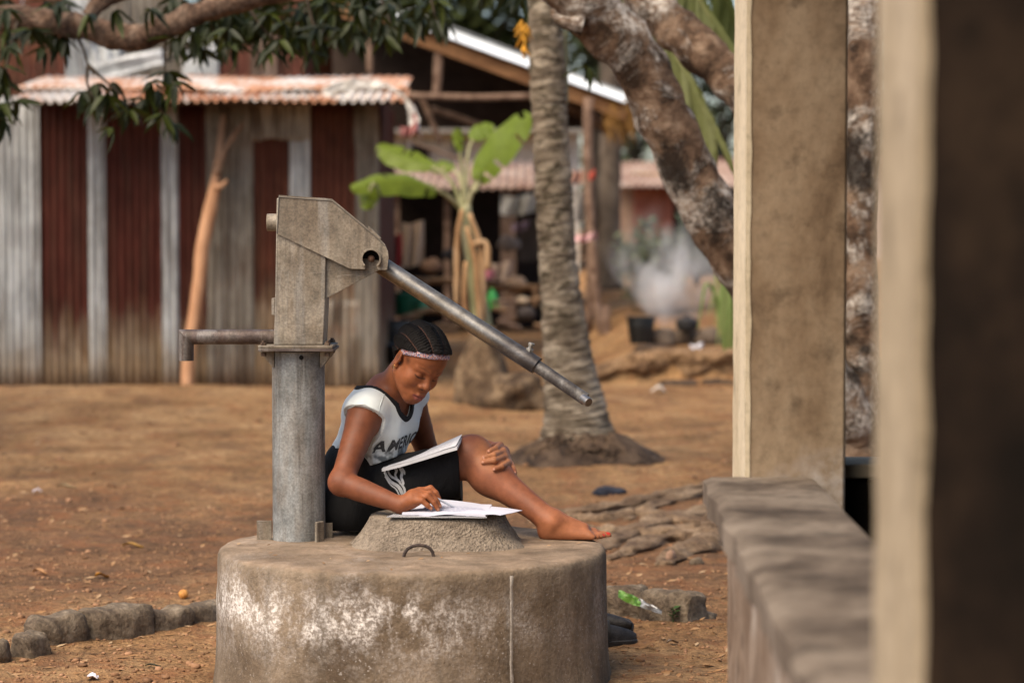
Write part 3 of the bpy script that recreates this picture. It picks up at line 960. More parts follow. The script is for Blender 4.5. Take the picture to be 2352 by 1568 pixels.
# head frame: columns right (hers), forward, up
th, ph, ro = math.radians(33), math.radians(34.5), math.radians(-14)
f0 = Vector((math.sin(th), -math.cos(th), 0)); zz = Vector((0, 0, 1))
hf = (f0 * math.cos(ph) - zz * math.sin(ph)).normalized()
hu = (f0 * math.sin(ph) + zz * math.cos(ph)).normalized()
hr = hf.cross(hu).normalized()
R_ = Matrix.Rotation(ro, 3, hf)
hu, hr = R_ @ hu, R_ @ hr
HM = np.array([list(hr), list(hf), list(hu)], dtype=np.float32).T     # local -> world
HS = 0.95
HC = at(960, 829, 7.53)
def hp(r, f, u): return HC + (hr * r + hf * f + hu * u) * HS
def hr3(*r): return [q * HS for q in r]
def hlocal(v):
    return ((v - np.array(HC, dtype=np.float32)) @ HM) / HS
def head_shape(F, grow=0.0, face=True):
    g = grow
    F.ell(hp(0, -.014, .034), [q + g for q in hr3(.073, .091, .077)], HM, .01)
    F.ell(hp(0, .040, .040), [q + g for q in hr3(.061, .048, .048)], HM, .03)
    if not face: return
    F.ell(hp(0, .032, -.034), hr3(.0585, .060, .080), HM, .025)
    for s in (-1, 1):
        F.cone(hp(s * .049, .004, -.052), hp(s * .015, .066, -.096), .0185 * HS, .0170 * HS, .03)
        F.ell(hp(s * .039, .054, -.034), hr3(.026, .026, .027), HM, .02)
        F.cone(hp(s * .012, .089, .014), hp(s * .047, .066, .013), .0060 * HS, .0050 * HS, .016)
    F.ell(hp(0, .066, -.101), hr3(.020, .019, .017), HM, .02)
    # sockets, lids
    for s in (-1, 1):
        F.ell(hp(s * .031, .097, -.003), hr3(.018, .016, .011), HM, .012, 's')
        F.ell(hp(s * .0315, .0715, -.005), hr3(.0155, .0140, .0125), HM, .003)
        F.cone(hp(s * .019, .0835, -.013), hp(s * .044, .0745, -.011), .0032 * HS, .0028 * HS, .004)
    # nose
    F.cone(hp(0, .085, .002), hp(0, .1015, -.028), .0080 * HS, .0115 * HS, .014)
    F.ell(hp(0, .1030, -.0335), hr3(.0128, .0120, .0108), HM, .008)
    for s in (-1, 1):
        F.ell(hp(s * .0165, .0940, -.0375), hr3(.0086, .0105, .0080), HM, .006)
        F.ell(hp(s * .0085, .1015, -.0460), hr3(.0042, .0055, .0035), HM, .003, 's')
    # mouth
    F.ell(hp(0, .078, -.071), hr3(.029, .020, .024), HM, .018)
    up = [(-.024, .0865, -.0735), (-.010, .0985, -.0668), (0, .1000, -.0680), (.010, .0985, -.0668), (.024, .0865, -.0735)]
    lo = [(-.021, .0865, -.0765), (-.008, .0965, -.0815), (.008, .0965, -.0815), (.021, .0865, -.0765)]
    F.chain([hp(*q) for q in up], [.0040 * HS, .0058 * HS, .0055 * HS, .0058 * HS, .0040 * HS], .005)
    F.chain([hp(*q) for q in lo], [.0040 * HS, .0074 * HS, .0074 * HS, .0040 * HS], .0035)
    F.chain([hp(-.024, .0935, -.0742), hp(0, .1075, -.0735), hp(.024, .0935, -.0742)], [.0010, .0016, .0010], .0025, op='s')
    # ears
    for s in (-1, 1):
        em = np.array([list(hr * s * .9 + hf * -.38), list(hf * .9 + hr * s * .38), list(hu)], dtype=np.float32).T
        em /= np.linalg.norm(em, axis=0)
        F.ell(hp(s * .0735, -.010, -.008), hr3(.0080, .0195, .0335), em, .006)
        F.ell(hp(s * .0825, -.006, -.004), hr3(.0062, .0115, .0205), em, .004, 's')
        F.cone(hp(s * .074, .003, -.034), hp(s * .073, .0, -.030), .0065, .0065, .006)
        F.cone(hp(s * .0745, .004, -.012), hp(s * .0755, .007, -.004), .0042, .0035, .004)

tf = Vector((.865, -.50, -.05)).normalized()            # where the chest points
tl = (J['shL'] - J['shR']).normalized()                   # along the shoulders, to her left
tu = tl.cross(tf).normalized()
if tu.z < 0: tu = -tu
tf = tu.cross(tl).normalized() if tu.cross(tl).dot(tf) > 0 else tl.cross(tu).normalized()
TM = np.array([list(tl), list(tf), list(tu)], dtype=np.float32).T
# upper spine leans forward: axis from pelvis to neck
def torso_shape(F, g=0.0, k=.04):
    F.ell(J['pel'] + Vector((0, .02, .01)), (.150 + g, .112 + g, .105 + g), TM, k)
    F.ell(J['waist'] + tf * -.005, (.122 + g, .098 + g, .105 + g), TM, k)
    F.ell(J['chest'] + tf * .004 + tu * -.012, (.128 + g, .092 + g, .112 + g), TM, k)
    for s in (-1, 1):
        F.ell(J['chest'] + tl * (s * .058) + tf * .060 + tu * -.012, (.052 + g, .046 + g, .052 + g), TM, .03)
    F.cone(J['shR'] + tl * .035, J['shL'] - tl * .035, .050 + g, .050 + g, .045)
    F.cone(J['neck'] + tf * -.026 + tu * .01, J['chest'] + tf * -.030 + tu * .03, .044 + g, .058 + g, .03)      # upper back
def arm_top(F, g=0.0):
    for s, e in (('shR', 'elR'), ('shL', 'elL')):
        a, b = J[s], J[e]
        F.cone(a, a + (b - a) * .45, .050 + g, .041 + g, .03)

def spline(pts, rad, n):
    "Catmull-Rom through joints, radii likewise"
    P4 = [np.array([*p, r], dtype=float) for p, r in zip(pts, rad)]
    P4 = [2 * P4[0] - P4[1]] + P4 + [2 * P4[-1] - P4[-2]]
    out = []
    m = len(pts) - 1
    for i in range(n):
        t = i / (n - 1) * m; k = min(int(t), m - 1); q = t - k
        a, b, c, d = P4[k:k + 4]
        out.append(.5 * (2 * b + (c - a) * q + (2 * a - 5 * b + 4 * c - d) * q * q + (3 * b - a - 3 * c + d) * q ** 3))
    return [o[:3] for o in out], [float(o[3]) for o in out]
def limb(F, pts, rad, n=12, k=.006, k0=.02, flat=None):
    p, r = spline(pts, rad, n)
    F.chain(p, r, k, k0, flat=flat)
def build_body():
    F = Field(at(735, 1250, 7.15) - Vector((.0, .0, .02)), Vector((at(1412, 1000, 7.45).x + .01, 8.02, at(950, 725, 7.5).z + .01)), .0024)
    torso_shape(F)
    # neck
    F.cone(hp(0, -.030, -.045), J['neck'] + tf * -.005 + tu * -.01, .047, .055, .03)
    F.cone(J['neck'] + tu * -.012, J['shR'] + tl * .02 + tu * .012, .040, .036, .045)
    F.cone(J['neck'] + tu * -.012, J['shL'] - tl * .02 + tu * .012, .040, .036, .045)
    head_shape(F)
    arm_top(F)
    # arms
    for S, E, W in (('shR', 'elR', 'wrR'), ('shL', 'elL', 'wrL')):
        a, b, c = J[S], J[E], J[W]
        bk = (b - (a + c) / 2).normalized()
        limb(F, [a, a + (b - a) * .33, a + (b - a) * .72, b], [.047, .0435, .0370, .0320], 10, .008, .025)
        F.ell(b + bk * .001, (.028, .028, .028), None, .03)
        limb(F, [b, b + (c - b) * .27, b + (c - b) * .65, c], [.0315, .0345, .0290, .0215], 12, .008, .03)
    # right leg
    h, kn, an = J['hipR'], J['knR'], J['anR']
    limb(F, [h, h + (kn - h) * .5, kn - (kn - h) * .14, kn], [.082, .073, .057, .051], 10, .01, .03)
    F.ell(kn + Vector((.008, -.004, .006)), (.046, .045, .046), None, .05)
    sh = an - kn; back = Vector((-.64, 0, -.77))          # the calf side
    limb(F, [kn, kn + sh * .25 + back * .008, kn + sh * .5 + back * .006, kn + sh * .8, an], [.050, .0525, .0455, .0355, .0345], 16, .01, .04)
    F.ell(kn + sh * .27 + back * .012 + Vector((0, -.002, 0)), (.054, .046, .050), None, .05)
    # right foot, sole at the well top
    def G(px, py, Y): return at(px, py, Y)
    F.cone(an, G(1262, 1222, 7.445), .030, .025, .02)
    F.ell(G(1260, 1222, 7.445), (.032, .029, .028), None, .02)                 # heel
    F.ell(an + Vector((.006, -.026, -.004)), (.012, .010, .013), None, .014)   # ankle bone
    F.cone(G(1278, 1201, 7.447), G(1338, 1216, 7.446), .0365, .0235, .03)
    F.cone(G(1290, 1223, 7.432), G(1352, 1229, 7.42), .024, .0145, .018)
    F.cone(G(1290, 1219, 7.46), G(1362, 1224, 7.475), .026, .0175, .02)
    toes = [((1362, 1224, 7.478), (1386, 1228, 7.482), (1397, 1229, 7.482), .0120), ((1362, 1226, 7.458), (1379, 1228, 7.458), (1386, 1231, 7.457), .0088),
            ((1360, 1227, 7.443), (1374, 1229, 7.440), (1380, 1232, 7.438), .0082), ((1356, 1229, 7.430), (1367, 1231, 7.425), (1372, 1233, 7.424), .0078),
            ((1349, 1230, 7.418), (1358, 1232, 7.412), (1363, 1233, 7.411), .0080)]
    for a, b, c, r in toes: F.chain([G(*a), G(*b), G(*c)], [r, r * .95, r * .9], .004, .009)
    # left leg, folded behind
    h, kn, an = J['hipL'], J['knL'], J['anL']
    F.chain([h, kn, an], [.080, .052, .034], .03)
    F.chain([an, an + Vector((-.06, .01, .0)), an + Vector((-.15, .02, -.01))], [.034, .030, .018], .02)
    # right hand, writing
    w = J['wrR']
    fl = (Vector((.2, .5, -1)), .80)
    F.cone(w, at(950, 1143, 7.275), .0235, .024, .018)
    F.cone(at(948, 1148, 7.262), at(956, 1146, 7.262), .022, .018, .018)
    F.cone(at(950, 1140, 7.29), at(962, 1131, 7.30), .021, .016, .018)
    fingers = [([(955, 1133, 7.305), (989, 1121, 7.305), (1001, 1132, 7.30), (1009, 1146, 7.298)], [.0125, .0100, .0090, .0072]),
               ([(956, 1136, 7.288), (988, 1133, 7.275), (1001, 1149, 7.268), (1010, 1162, 7.265)], [.0125, .0102, .0092, .0072]),
               ([(955, 1142, 7.268), (982, 1138, 7.252), (997, 1154, 7.246), (1006, 1169, 7.245)], [.0120, .0098, .0088, .0070]),
               ([(952, 1151, 7.252), (969, 1149, 7.238), (982, 1160, 7.234), (990, 1167, 7.233)], [.0110, .0088, .0080, .0064]),
               ([(944, 1146, 7.30), (966, 1146, 7.325), (988, 1148, 7.328), (1006, 1152, 7.315)], [.0130, .0115, .0098, .0078])]
    for p, r in fingers: F.chain([at(*q) for q in p], r, .0035, .012)
    # left hand, clasping the shin from behind
    w = J['wrL']
    F.cone(w, at(1143, 1034, 7.70), .0245, .024, .018)
    F.chain([at(1143, 1032, 7.69), at(1157, 1036, 7.665)], [.022, .018], .014)
    F.chain([at(1144, 1044, 7.69), at(1160, 1048, 7.665)], [.020, .017], .014)
    F.chain([at(1146, 1052, 7.69), at(1166, 1060, 7.66)], [.017, .013], .014)
    fingers = [([(1138, 1024, 7.675), (1149, 1022, 7.62), (1138, 1030, 7.558), (1124, 1036, 7.534)], [.0125, .0110, .0098, .0080]),
               ([(1156, 1033, 7.655), (1156, 1036, 7.585), (1134, 1045, 7.522), (1112, 1050, 7.514)], [.0125, .0105, .0096, .0080]),
               ([(1161, 1042, 7.650), (1160, 1048, 7.572), (1135, 1057, 7.506), (1110, 1061, 7.506)], [.0125, .0105, .0096, .0080]),
               ([(1165, 1052, 7.640), (1167, 1062, 7.562), (1153, 1071, 7.500), (1136, 1077, 7.488)], [.0118, .0102, .0092, .0076]),
               ([(1166, 1060, 7.640), (1174, 1066, 7.588), (1179, 1076, 7.556), (1183, 1085, 7.540)], [.0105, .0092, .0084, .0070])]
    for p, r in fingers: F.chain([at(*q) for q in p], r, .003, .010)
    return F
def handmask(v):
    "points nearer to the clasping hand than to the shin below it"
    a, b = V3(J['knR']), V3(J['anR']); ba = b - a
    t = np.clip(((v - a) @ ba) / float(ba @ ba), 0, 1)
    d = np.linalg.norm(v - a - t[:, None] * ba, axis=1)
    return np.clip((d - .0545) / .004, 0, 1)
def body_colours(v):
    HANDM = handmask(v)
    c = np.empty((len(v), 3), dtype=np.float32); c[:] = (.166, .055, .0255)
    def blend(m, col):
        nonlocal c
        m = np.clip(m, 0, 1)[:, None]
        c = c * (1 - m) + np.array(col, dtype=np.float32) * m
    def near(p, r0, r1):
        return 1 - (np.linalg.norm(v - V3(p), axis=1) - r0) / (r1 - r0)
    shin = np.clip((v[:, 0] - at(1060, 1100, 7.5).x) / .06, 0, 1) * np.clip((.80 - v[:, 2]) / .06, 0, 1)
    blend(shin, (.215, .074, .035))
    # warmer face, hands, foot
    L = hlocal(v)
    headz = np.clip((.135 - np.linalg.norm(L - np.array([0, .02, -.01]), axis=1)) / .03, 0, 1)
    blend(headz, (.245, .082, .033))
    blend(near(at(975, 1140, 7.27), .05, .10) * .9, (.260, .086, .033))
    blend(near(at(1145, 1048, 7.56), .06, .09) * (v[:, 1] < 7.70) * HANDM, (.330, .135, .060))
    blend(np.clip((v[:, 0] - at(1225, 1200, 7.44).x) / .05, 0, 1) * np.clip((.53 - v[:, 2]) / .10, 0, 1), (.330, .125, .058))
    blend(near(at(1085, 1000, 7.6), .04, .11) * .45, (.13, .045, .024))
    r, f, u = L[:, 0], L[:, 1], L[:, 2]
    # short hair at the temple below the band
    blend(np.clip(1 - np.abs(u - .012) / .020, 0, 1) * np.clip(1 - np.abs(f - .030) / .016, 0, 1) * (np.abs(r) > .045) * .75, (.022, .012, .009))
    # cheeks darker towards the eye, forehead tone
    blend(np.clip(1 - np.abs(u + .012) / .018, 0, 1) * np.clip(1 - np.abs(np.abs(r) - .035) / .02, 0, 1) * (f > .05) * .35, (.12, .036, .018))
    # lips
    lx = np.abs(r) / .026
    prof = .0085 * np.sqrt(np.clip(1 - lx * lx, 0, 1))
    lm = (f > .078) * np.clip((prof * np.where(u > -.0735, 1.15, 1.75) - np.abs(u + .0738)) / .002 + .5, 0, 1)
    blend(lm * .9, (.21, .062, .050))
    blend((f > .08) * np.clip(1 - np.abs(u + .0738) / .0022, 0, 1) * np.clip((.025 - np.abs(r)) / .004, 0, 1), (.035, .010, .009))
    # nostrils, ears
    for s in (-1, 1):
        d = np.sqrt(((r - s * .008) / 1.2) ** 2 + (f - .100) ** 2 + (u + .0455) ** 2)
        blend((1 - (d - .0035) / .003) * .85, (.02, .007, .005))
        # lash line with its shadow painted in, and brow
        x = (s * r - .0315) / .0165
        lash = -.0125 + .004 * x * x
        blend((f > .055) * np.clip(1 - np.abs(u - lash) / .0038, 0, 1) * np.clip((1.12 - np.abs(x)) / .12, 0, 1), (.008, .005, .004))
        blend((f > .055) * np.clip(1 - np.abs(u - (.0045 - .003 * x * x)) / .0018, 0, 1) * np.clip((1.0 - np.abs(x)) / .2, 0, 1) * .5, (.06, .02, .012))
        xb = s * r
        brow = .0185 + .0045 * np.sin(np.clip((xb - .010) / .045, 0, 1) * 2.6)
        blend((f > .045) * np.clip(1.15 - np.abs(u - brow) / .0042, 0, 1) * np.clip((xb - .011) / .006, 0, 1) * np.clip((.054 - xb) / .010, 0, 1) * .42, (.030, .013, .009))
        # ear hollow and earlobe
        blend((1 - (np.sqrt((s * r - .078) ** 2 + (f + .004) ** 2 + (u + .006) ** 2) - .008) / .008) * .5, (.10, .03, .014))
    # nails
    for q, rad in (((1011, 1147, 7.288), .0075), ((1012, 1163, 7.258), .0070), ((1008, 1171, 7.238), .0065), ((992, 1168, 7.227), .0065),
                   ((1121, 1037, 7.526), .0065), ((1109, 1050.5, 7.506), .0065), ((1107, 1061.5, 7.498), .0065), ((1133, 1078, 7.480), .0065), ((1183, 1085, 7.533), .0055)):
        blend(near(at(*q), rad * .7, rad), (.42, .20, .13))
    blend(near(at(1397, 1223.5, 7.476), .0062, .0080), (.42, .030, .018))
    blend(near(at(1386, 1228.5, 7.455), .0055, .0070), (.42, .05, .03))
    return c
def skin_mat():
    n = NM('skin')
    c = n.attr('Col')
    g = n.noise(55, 5, .6)
    c = n.mix(.35, c, n.ramp(g, [(.3, .62), (.7, 1.25)]), 'MULTIPLY')
    c = n.mix(.5, c, n.ramp(n.noise(17, 6, .65), [(.36, .72), (.5, 1.0), (.64, 1.22)]), 'MULTIPLY')
    fine = n.math('ADD', n.noise(420, 3, .6), n.math('MULTIPLY', n.noise(90, 4, .6), 1.5))
    return n.done(c, n.ramp(g, [(.3, .46), (.7, .62)]), 0, n.bump(fine, .10, .002),  .24, **{'Subsurface Weight': .08, 'Subsurface Radius': (.010, .004, .002), 'Subsurface Scale': .6})
def cloth_mat(name, col, f=900, rough=.92, bump=.25, sheen=0.0):
    n = NM(name)
    g = n.noise(18, 5, .6)
    c = n.mix(.3, col, n.ramp(g, [(.3, .75), (.7, 1.1)]), 'MULTIPLY')
    w = n.noise(f, 2, .5)
    cr = n.noise(16, 5, .6, n.mp((1, 1, .45)), .6)
    return n.done(c, rough, 0, n.bump(cr, .55, .02, n.bump(w, bump, .001)), .18, **{'Sheen Weight': sheen})

BF = build_body()
_v, _q = BF.mesh(); _v, _q = biggest(_v, _q); _v = relax(_v, _q, 2, .5)
_n = len(_v)
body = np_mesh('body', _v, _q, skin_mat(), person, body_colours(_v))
del BF

ROWN, ROWP, BU0, BSL = 9.6, .20, .034, .56
# ---- hair: cornrows running back from the band
def build_hair():
    e = .125
    F = Field(HC - Vector((e, e, e)), HC + Vector((e, e, e + .02)), .0018)
    head_shape(F, 0.0, face=False)
    sl, (x, y, z) = F.win(HC - Vector((9, 9, 9)), HC + Vector((9, 9, 9)))
    px, py, pz = x - HC.x, y - HC.y, z - HC.z
    r = (px * hr.x + py * hr.y + pz * hr.z) / HS; f = (px * hf.x + py * hf.y + pz * hf.z) / HS; u = (px * hu.x + py * hu.y + pz * hu.z) / HS
    ang = np.arctan2(r, np.maximum(u + .045, .004))       # across the head
    q = ang * ROWN / math.pi + ROWP + 1.1 * f
    w = np.abs(q - np.floor(q) - .5) * 2                   # 0 at a row's middle, 1 at a parting
    prof = np.sqrt(np.clip(1 - w * w, 0, 1))
    plait = .0027 * np.sin(f * 640 + 5.5 * w + np.floor(q) * 2.1) * prof
    thick = .0022 + .0140 * prof ** .75 + plait + .0012 * ripple(px, py, pz, 420, 5) + .0016 * ripple(px, py, pz, 190, 6, 5)
    F.a -= thick.astype(np.float32)
    front = -(u - (BU0 + BSL * f - .13 * r) - .0092)                 # keep behind the band
    low = np.where(f > -.02, front, np.maximum(-.060 - u + np.clip((f + .050) / .030, 0, 1) * .085, -9))
    F.a = np.maximum(F.a, np.maximum(low, np.where(f > .01, front, -9.)).astype(np.float32))
    return F
HF = build_hair()
_v, _q = HF.mesh(); _v, _q = biggest(_v, _q)
_v = relax(_v, _q, 1, .4)
_L = hlocal(_v)
_qq = np.arctan2(_L[:, 0], np.maximum(_L[:, 2] + .045, .004)) * ROWN / math.pi + ROWP + 1.1 * _L[:, 1]
_w = np.abs(_qq - np.floor(_qq) - .5) * 2
_m = np.clip((_w - .90) / .07, 0, 1)[:, None]
_c = np.array([.0075, .0058, .0052]) * (1 - _m) + np.array([.095, .046, .032]) * _m
def hair_mat():
    n = NM('hair')
    g = n.noise(260, 4, .7, n.mp((1, 1, 1)))
    c = n.mix(.6, n.attr('Col'), n.ramp(g, [(.35, .35), (.7, 1.6)]), 'MULTIPLY')
    return n.done(c, .75, 0, n.bump(g, .8, .004), .22)
hair = np_mesh('hair', _v, _q, hair_mat(), person, _c)
del HF

# ---- headband
def build_band():
    e = .125
    F = Field(HC - Vector((e, e, e)), HC + Vector((e, e, e)), .0016)
    head_shape(F, 0.0, face=False)
    sl, (x, y, z) = F.win(HC - Vector((9, 9, 9)), HC + Vector((9, 9, 9)))
    px, py, pz = x - HC.x, y - HC.y, z - HC.z
    r = (px * hr.x + py * hr.y + pz * hr.z) / HS; f = (px * hf.x + py * hf.y + pz * hf.z) / HS; u = (px * hu.x + py * hu.y + pz * hu.z) / HS
    d = u - (BU0 + BSL * f - .13 * r) + .0008 * np.sin(np.arctan2(r, f) * 5)
    edge = np.clip(1 - np.abs(d) / .011, 0, 1)
    F.a -= .0050 + .0020 * np.sqrt(edge)
    inner = F.a + .0050
    F.a = np.maximum(np.maximum(F.a, -inner), np.abs(d) - .0112)
    F.a = np.maximum(F.a, -(f + .012)).astype(np.float32)
    return F
QF = build_band()
_v, _q = QF.mesh()
_v, _q = biggest(_v, _q)
def band_mat():
    n = NM('confetti_fabric')
    v = n.n.new('ShaderNodeTexVoronoi'); v.inputs['Scale'].default_value = 420
    n.l.new(n.tc.outputs['Object'], v.inputs['Vector'])
    h = n.sep(v.outputs['Color'])[0]
    c = n.ramp(h, [(0, (.40, .34, .36)), (.20, (.45, .13, .11)), (.36, (.10, .08, .16)), (.52, (.50, .40, .42)), (.64, (.22, .30, .42)), (.76, (.52, .22, .12)), (.88, (.06, .035, .06))], 'CONSTANT')
    return n.done(c, .6, 0, n.bump(v.outputs['Distance'], .5, .002), .4)
headband = np_mesh('headband', _v, _q, band_mat(), person)
del QF

# ---- earring
eb = MB()
c0 = hp(.080, .002, -.040)
eb.tube([c0 + (hf * math.cos(a) + hu * math.sin(a)) * .0052 for a in [i * 2 * math.pi / 12 for i in range(13)]], .0012, 6)
eb.blob(c0 + hu * .006, (.0026, .0026, .0026), 1, 0, 8, 6)
eb.build('earring', flat_mat('gold', (.55, .33, .10), .25, 1.0), person)

# ---- shirt
cut_pts = [J['neck'] + tf * -.030 + tu * .052, J['neck'] + tf * .010 + tu * .004 - tl * .016, J['chest'] + tf * .080 + tu * .060]
def cutter(x, y, z, grow=0.0):
    d = None
    rad = [.080, .079, .049]
    for i in range(2):
        a, b = V3(cut_pts[i]), V3(cut_pts[i + 1]); ba = b - a; L2 = float(ba @ ba)
        px, py, pz = x - a[0], y - a[1], z - a[2]
        t = np.clip((px * ba[0] + py * ba[1] + pz * ba[2]) / L2, 0, 1)
        q = np.sqrt((px - t * ba[0]) ** 2 + (py - t * ba[1]) ** 2 + (pz - t * ba[2]) ** 2) - (rad[i] + (rad[i + 1] - rad[i]) * t)
        d = q if d is None else np.minimum(d, q)
    return d - grow
def shirt_base(F):
    torso_shape(F, .010, .045)
    for s, e in (('shR', 'elR'), ('shL', 'elL')):
        a, b = J[s], J[e]
        F.cone(a + tu * .002, a + (b - a) * .40, .0575, .0600, .03)
        F.cone(J['neck'] + tu * -.012, a + tu * .010, .047, .046, .05)
    F.cone(J['neck'] + tu * .01, J['chest'] + tf * .02 + tu * .05, .060, .075, .04)
    F.cone(J['neck'] + tf * -.022 + tu * .012, J['chest'] + tf * -.024 + tu * .03, .056, .068, .03)
    # loose cloth hanging at the belly
    F.ell(J['waist'] + tf * .030 + tu * .015, (.115, .085, .085), TM, .04)
def shirt_cut(F, trim=0.0):
    sl, (x, y, z) = F.win((-9, 0, -9), (9, 99, 9))
    wr = .0050 * ripple(x, y, z, 46, 6, 0, (1, 1, .40)) + .0030 * ripple(x, y, z, 120, 6, 7, (.8, .8, .35)) * (z < at(800, 975, 7.5).z) + .0022 * ripple(x, y, z, 150, 5, 12, (.3, .3, 1)) * (x < at(800, 975, 7.5).x) * (z < at(800, 950, 7.5).z)
    F.a += wr.astype(np.float32)
    # sleeve ends
    for s, e, q in (('shR', 'elR', .006), ('shL', 'elL', .012)):
        a, b = V3(J[s]), V3(J[e]); d = (b - a) / np.linalg.norm(b - a)
        pl = (x - a[0]) * d[0] + (y - a[1]) * d[1] + (z - a[2]) * d[2] - q
        # only where we are outside the trunk
        m = V3(J['chest']); tl_ = V3(tl) * (1 if s == 'shL' else -1)
        side = .128 - ((x - m[0]) * tl_[0] + (y - m[1]) * tl_[1] + (z - m[2]) * tl_[2])
        F.a = np.maximum(F.a, np.minimum(pl, -side).astype(np.float32))
    # waist
    a = V3(J['waist']); d = V3(Vector((-.28, 0, .96)))
    pl = (x - a[0]) * d[0] + (y - a[1]) * d[1] + (z - a[2]) * d[2]
    F.a = np.maximum(F.a, (-(pl + .005)).astype(np.float32))
    return x, y, z
_lo, _hi = at(735, 1120, 7.35) , Vector((at(1010, 900, 7.6).x, 7.95, at(900, 830, 7.5).z))
F = Field(Vector((_lo.x, 7.33, _lo.z)), _hi, .0024)
shirt_base(F)
x, y, z = shirt_cut(F)
_neck = cutter(x, y, z)
SB = F.a.copy()
F.a = np.maximum(SB, -_neck).astype(np.float32)
_v, _q = F.mesh(); _v, _q = biggest(_v, _q); _v = relax(_v, _q, 2, .5)
def shirt_mat():
    n = NM('pale_jersey')
    g = n.noise(14, 5, .6)
    c = n.mix(.35, (.66, .70, .69), n.ramp(g, [(.3, .82), (.7, 1.05)]), 'MULTIPLY')
    c = n.mix(1.0, c, n.attr('Col'), 'MULTIPLY')
    w = n.noise(800, 2, .5)
    return n.done(c, .9, 0, n.bump(n.math('ADD', w, n.math('MULTIPLY', n.noise(60, 5, .65, n.mp((1, 1, .5))), 2.5)), .35, .0025), .2, **{'Sheen Weight': .2})
# faded grey print under the lettering
def torso_uv(v):
    d = v - V3(J['waist'])
    return d @ V3(tl), d @ V3(tu), d @ V3(tf)
_a, _b, _f = torso_uv(_v)
_cl = np.clip(1.35 - np.sqrt(((_a + .022) / .095) ** 2 + ((_b - .018) / .040) ** 2), 0, 1) * (_f > .02)
_nz = np.clip((ripple(_v[:, 0], _v[:, 1], _v[:, 2], 150, 8, 3) + .35 * ripple(_v[:, 0], _v[:, 1], _v[:, 2], 420, 8, 9)) * 2.2 + .55, 0, 1)
_m = (np.clip(_cl * 2.5, 0, 1) * _nz)[:, None]
shirt = np_mesh('shirt', _v, _q, shirt_mat(), person, 1 - _m * np.array([.80, .79, .78]))
SHB = BVHTree.FromPolygons([tuple(q) for q in _v.tolist()], [tuple(int(i) for i in q) for q in _q.tolist()])
F.a = np.maximum(np.maximum(SB - .0020, -_neck - .0005), _neck - .0135).astype(np.float32)
F.a = np.maximum(F.a, -(SB + .010)).astype(np.float32)
_v, _q = F.mesh(); _v, _q = biggest(_v, _q); _v = relax(_v, _q, 2, .5)
black_cloth = cloth_mat('black_jersey', (.012, .012, .013), 700, .85)
np_mesh('neckband', _v, _q, black_cloth, shirt)
del F, SB

# seams of the shirt, laid on its surface
def surface_line(pts, bvh, r, mat, name, parent, off=.0006):
    out = []
    for i in range(len(pts) * 8 - 7):
        t = i / 8; k = min(int(t), len(pts) - 2); q = t - k
        px, py = pts[k][0] * (1 - q) + pts[k + 1][0] * q, pts[k][1] * (1 - q) + pts[k + 1][1] * q
        o = at(px, py, 7.0)
        hit, nrm, _, _ = bvh.ray_cast(o, (o - cam.location).normalized())
        if hit is not None: out.append(hit + (nrm if nrm.y < 0 else -nrm) * off)
    if len(out) > 2:
        m_ = MB(); m_.tube(out, r, 6); return m_.build(name, mat, parent, angle=0)
M_SEAM = cloth_mat('seam_thread', (.50, .54, .53))
surface_line([(889, 893), (880, 912), (872, 935), (868, 965), (874, 1000)], SHB, .0013, M_SEAM, 'seam', shirt)
surface_line([(793, 952), (802, 938), (818, 929), (838, 929), (854, 938), (863, 956)], SHB, .0018, M_SEAM, 'sleeve_hem', shirt)
# ---- lettering across the shirt front
def lettering(text, mat, parent, origin, ax, ay, dirn, size, bvh, name, off=.0015, arc=0.0):
    cu = bpy.data.curves.new('lettering', 'FONT'); cu.body = text; cu.size = size; cu.space_character = 1.12; cu.offset = .0016
    tmp = bpy.data.objects.new('lettering', cu); COL.objects.link(tmp)
    dg = bpy.context.evaluated_depsgraph_get(); dg.update()
    me = bpy.data.meshes.new_from_object(tmp.evaluated_get(dg))
    bpy.data.objects.remove(tmp); bpy.data.curves.remove(cu)
    bm = bmesh.new(); bm.from_mesh(me); bpy.data.meshes.remove(me)
    bmesh.ops.triangulate(bm, faces=bm.faces)
    bmesh.ops.subdivide_edges(bm, edges=[e for e in bm.edges if e.calc_length() > .006], cuts=2)
    bmesh.ops.triangulate(bm, faces=bm.faces)
    base = wloc(parent)
    bad = []
    for v in bm.verts:
        p = origin + ax * v.co.x + ay * (v.co.y + arc * v.co.x * v.co.x)
        hit, nrm, i, d = bvh.ray_cast(p - dirn * .6, dirn)
        if hit is None: bad.append(v); continue
        if nrm.dot(dirn) > 0: nrm = -nrm
        v.co = hit + nrm * off - base
    bmesh.ops.delete(bm, geom=bad, context='VERTS')
    m2 = bpy.data.meshes.new(name); bm.to_mesh(m2); bm.free()
    return link_mesh(name, m2, mat, parent)
ink = flat_mat('print_ink', (.055, .056, .058), .9, var=.8, scale=110)
lettering('AMERICA', ink, shirt, J['waist'] - tl * .098 + tu * .058, tl, tu, -tf, .052, SHB, 'lettering')

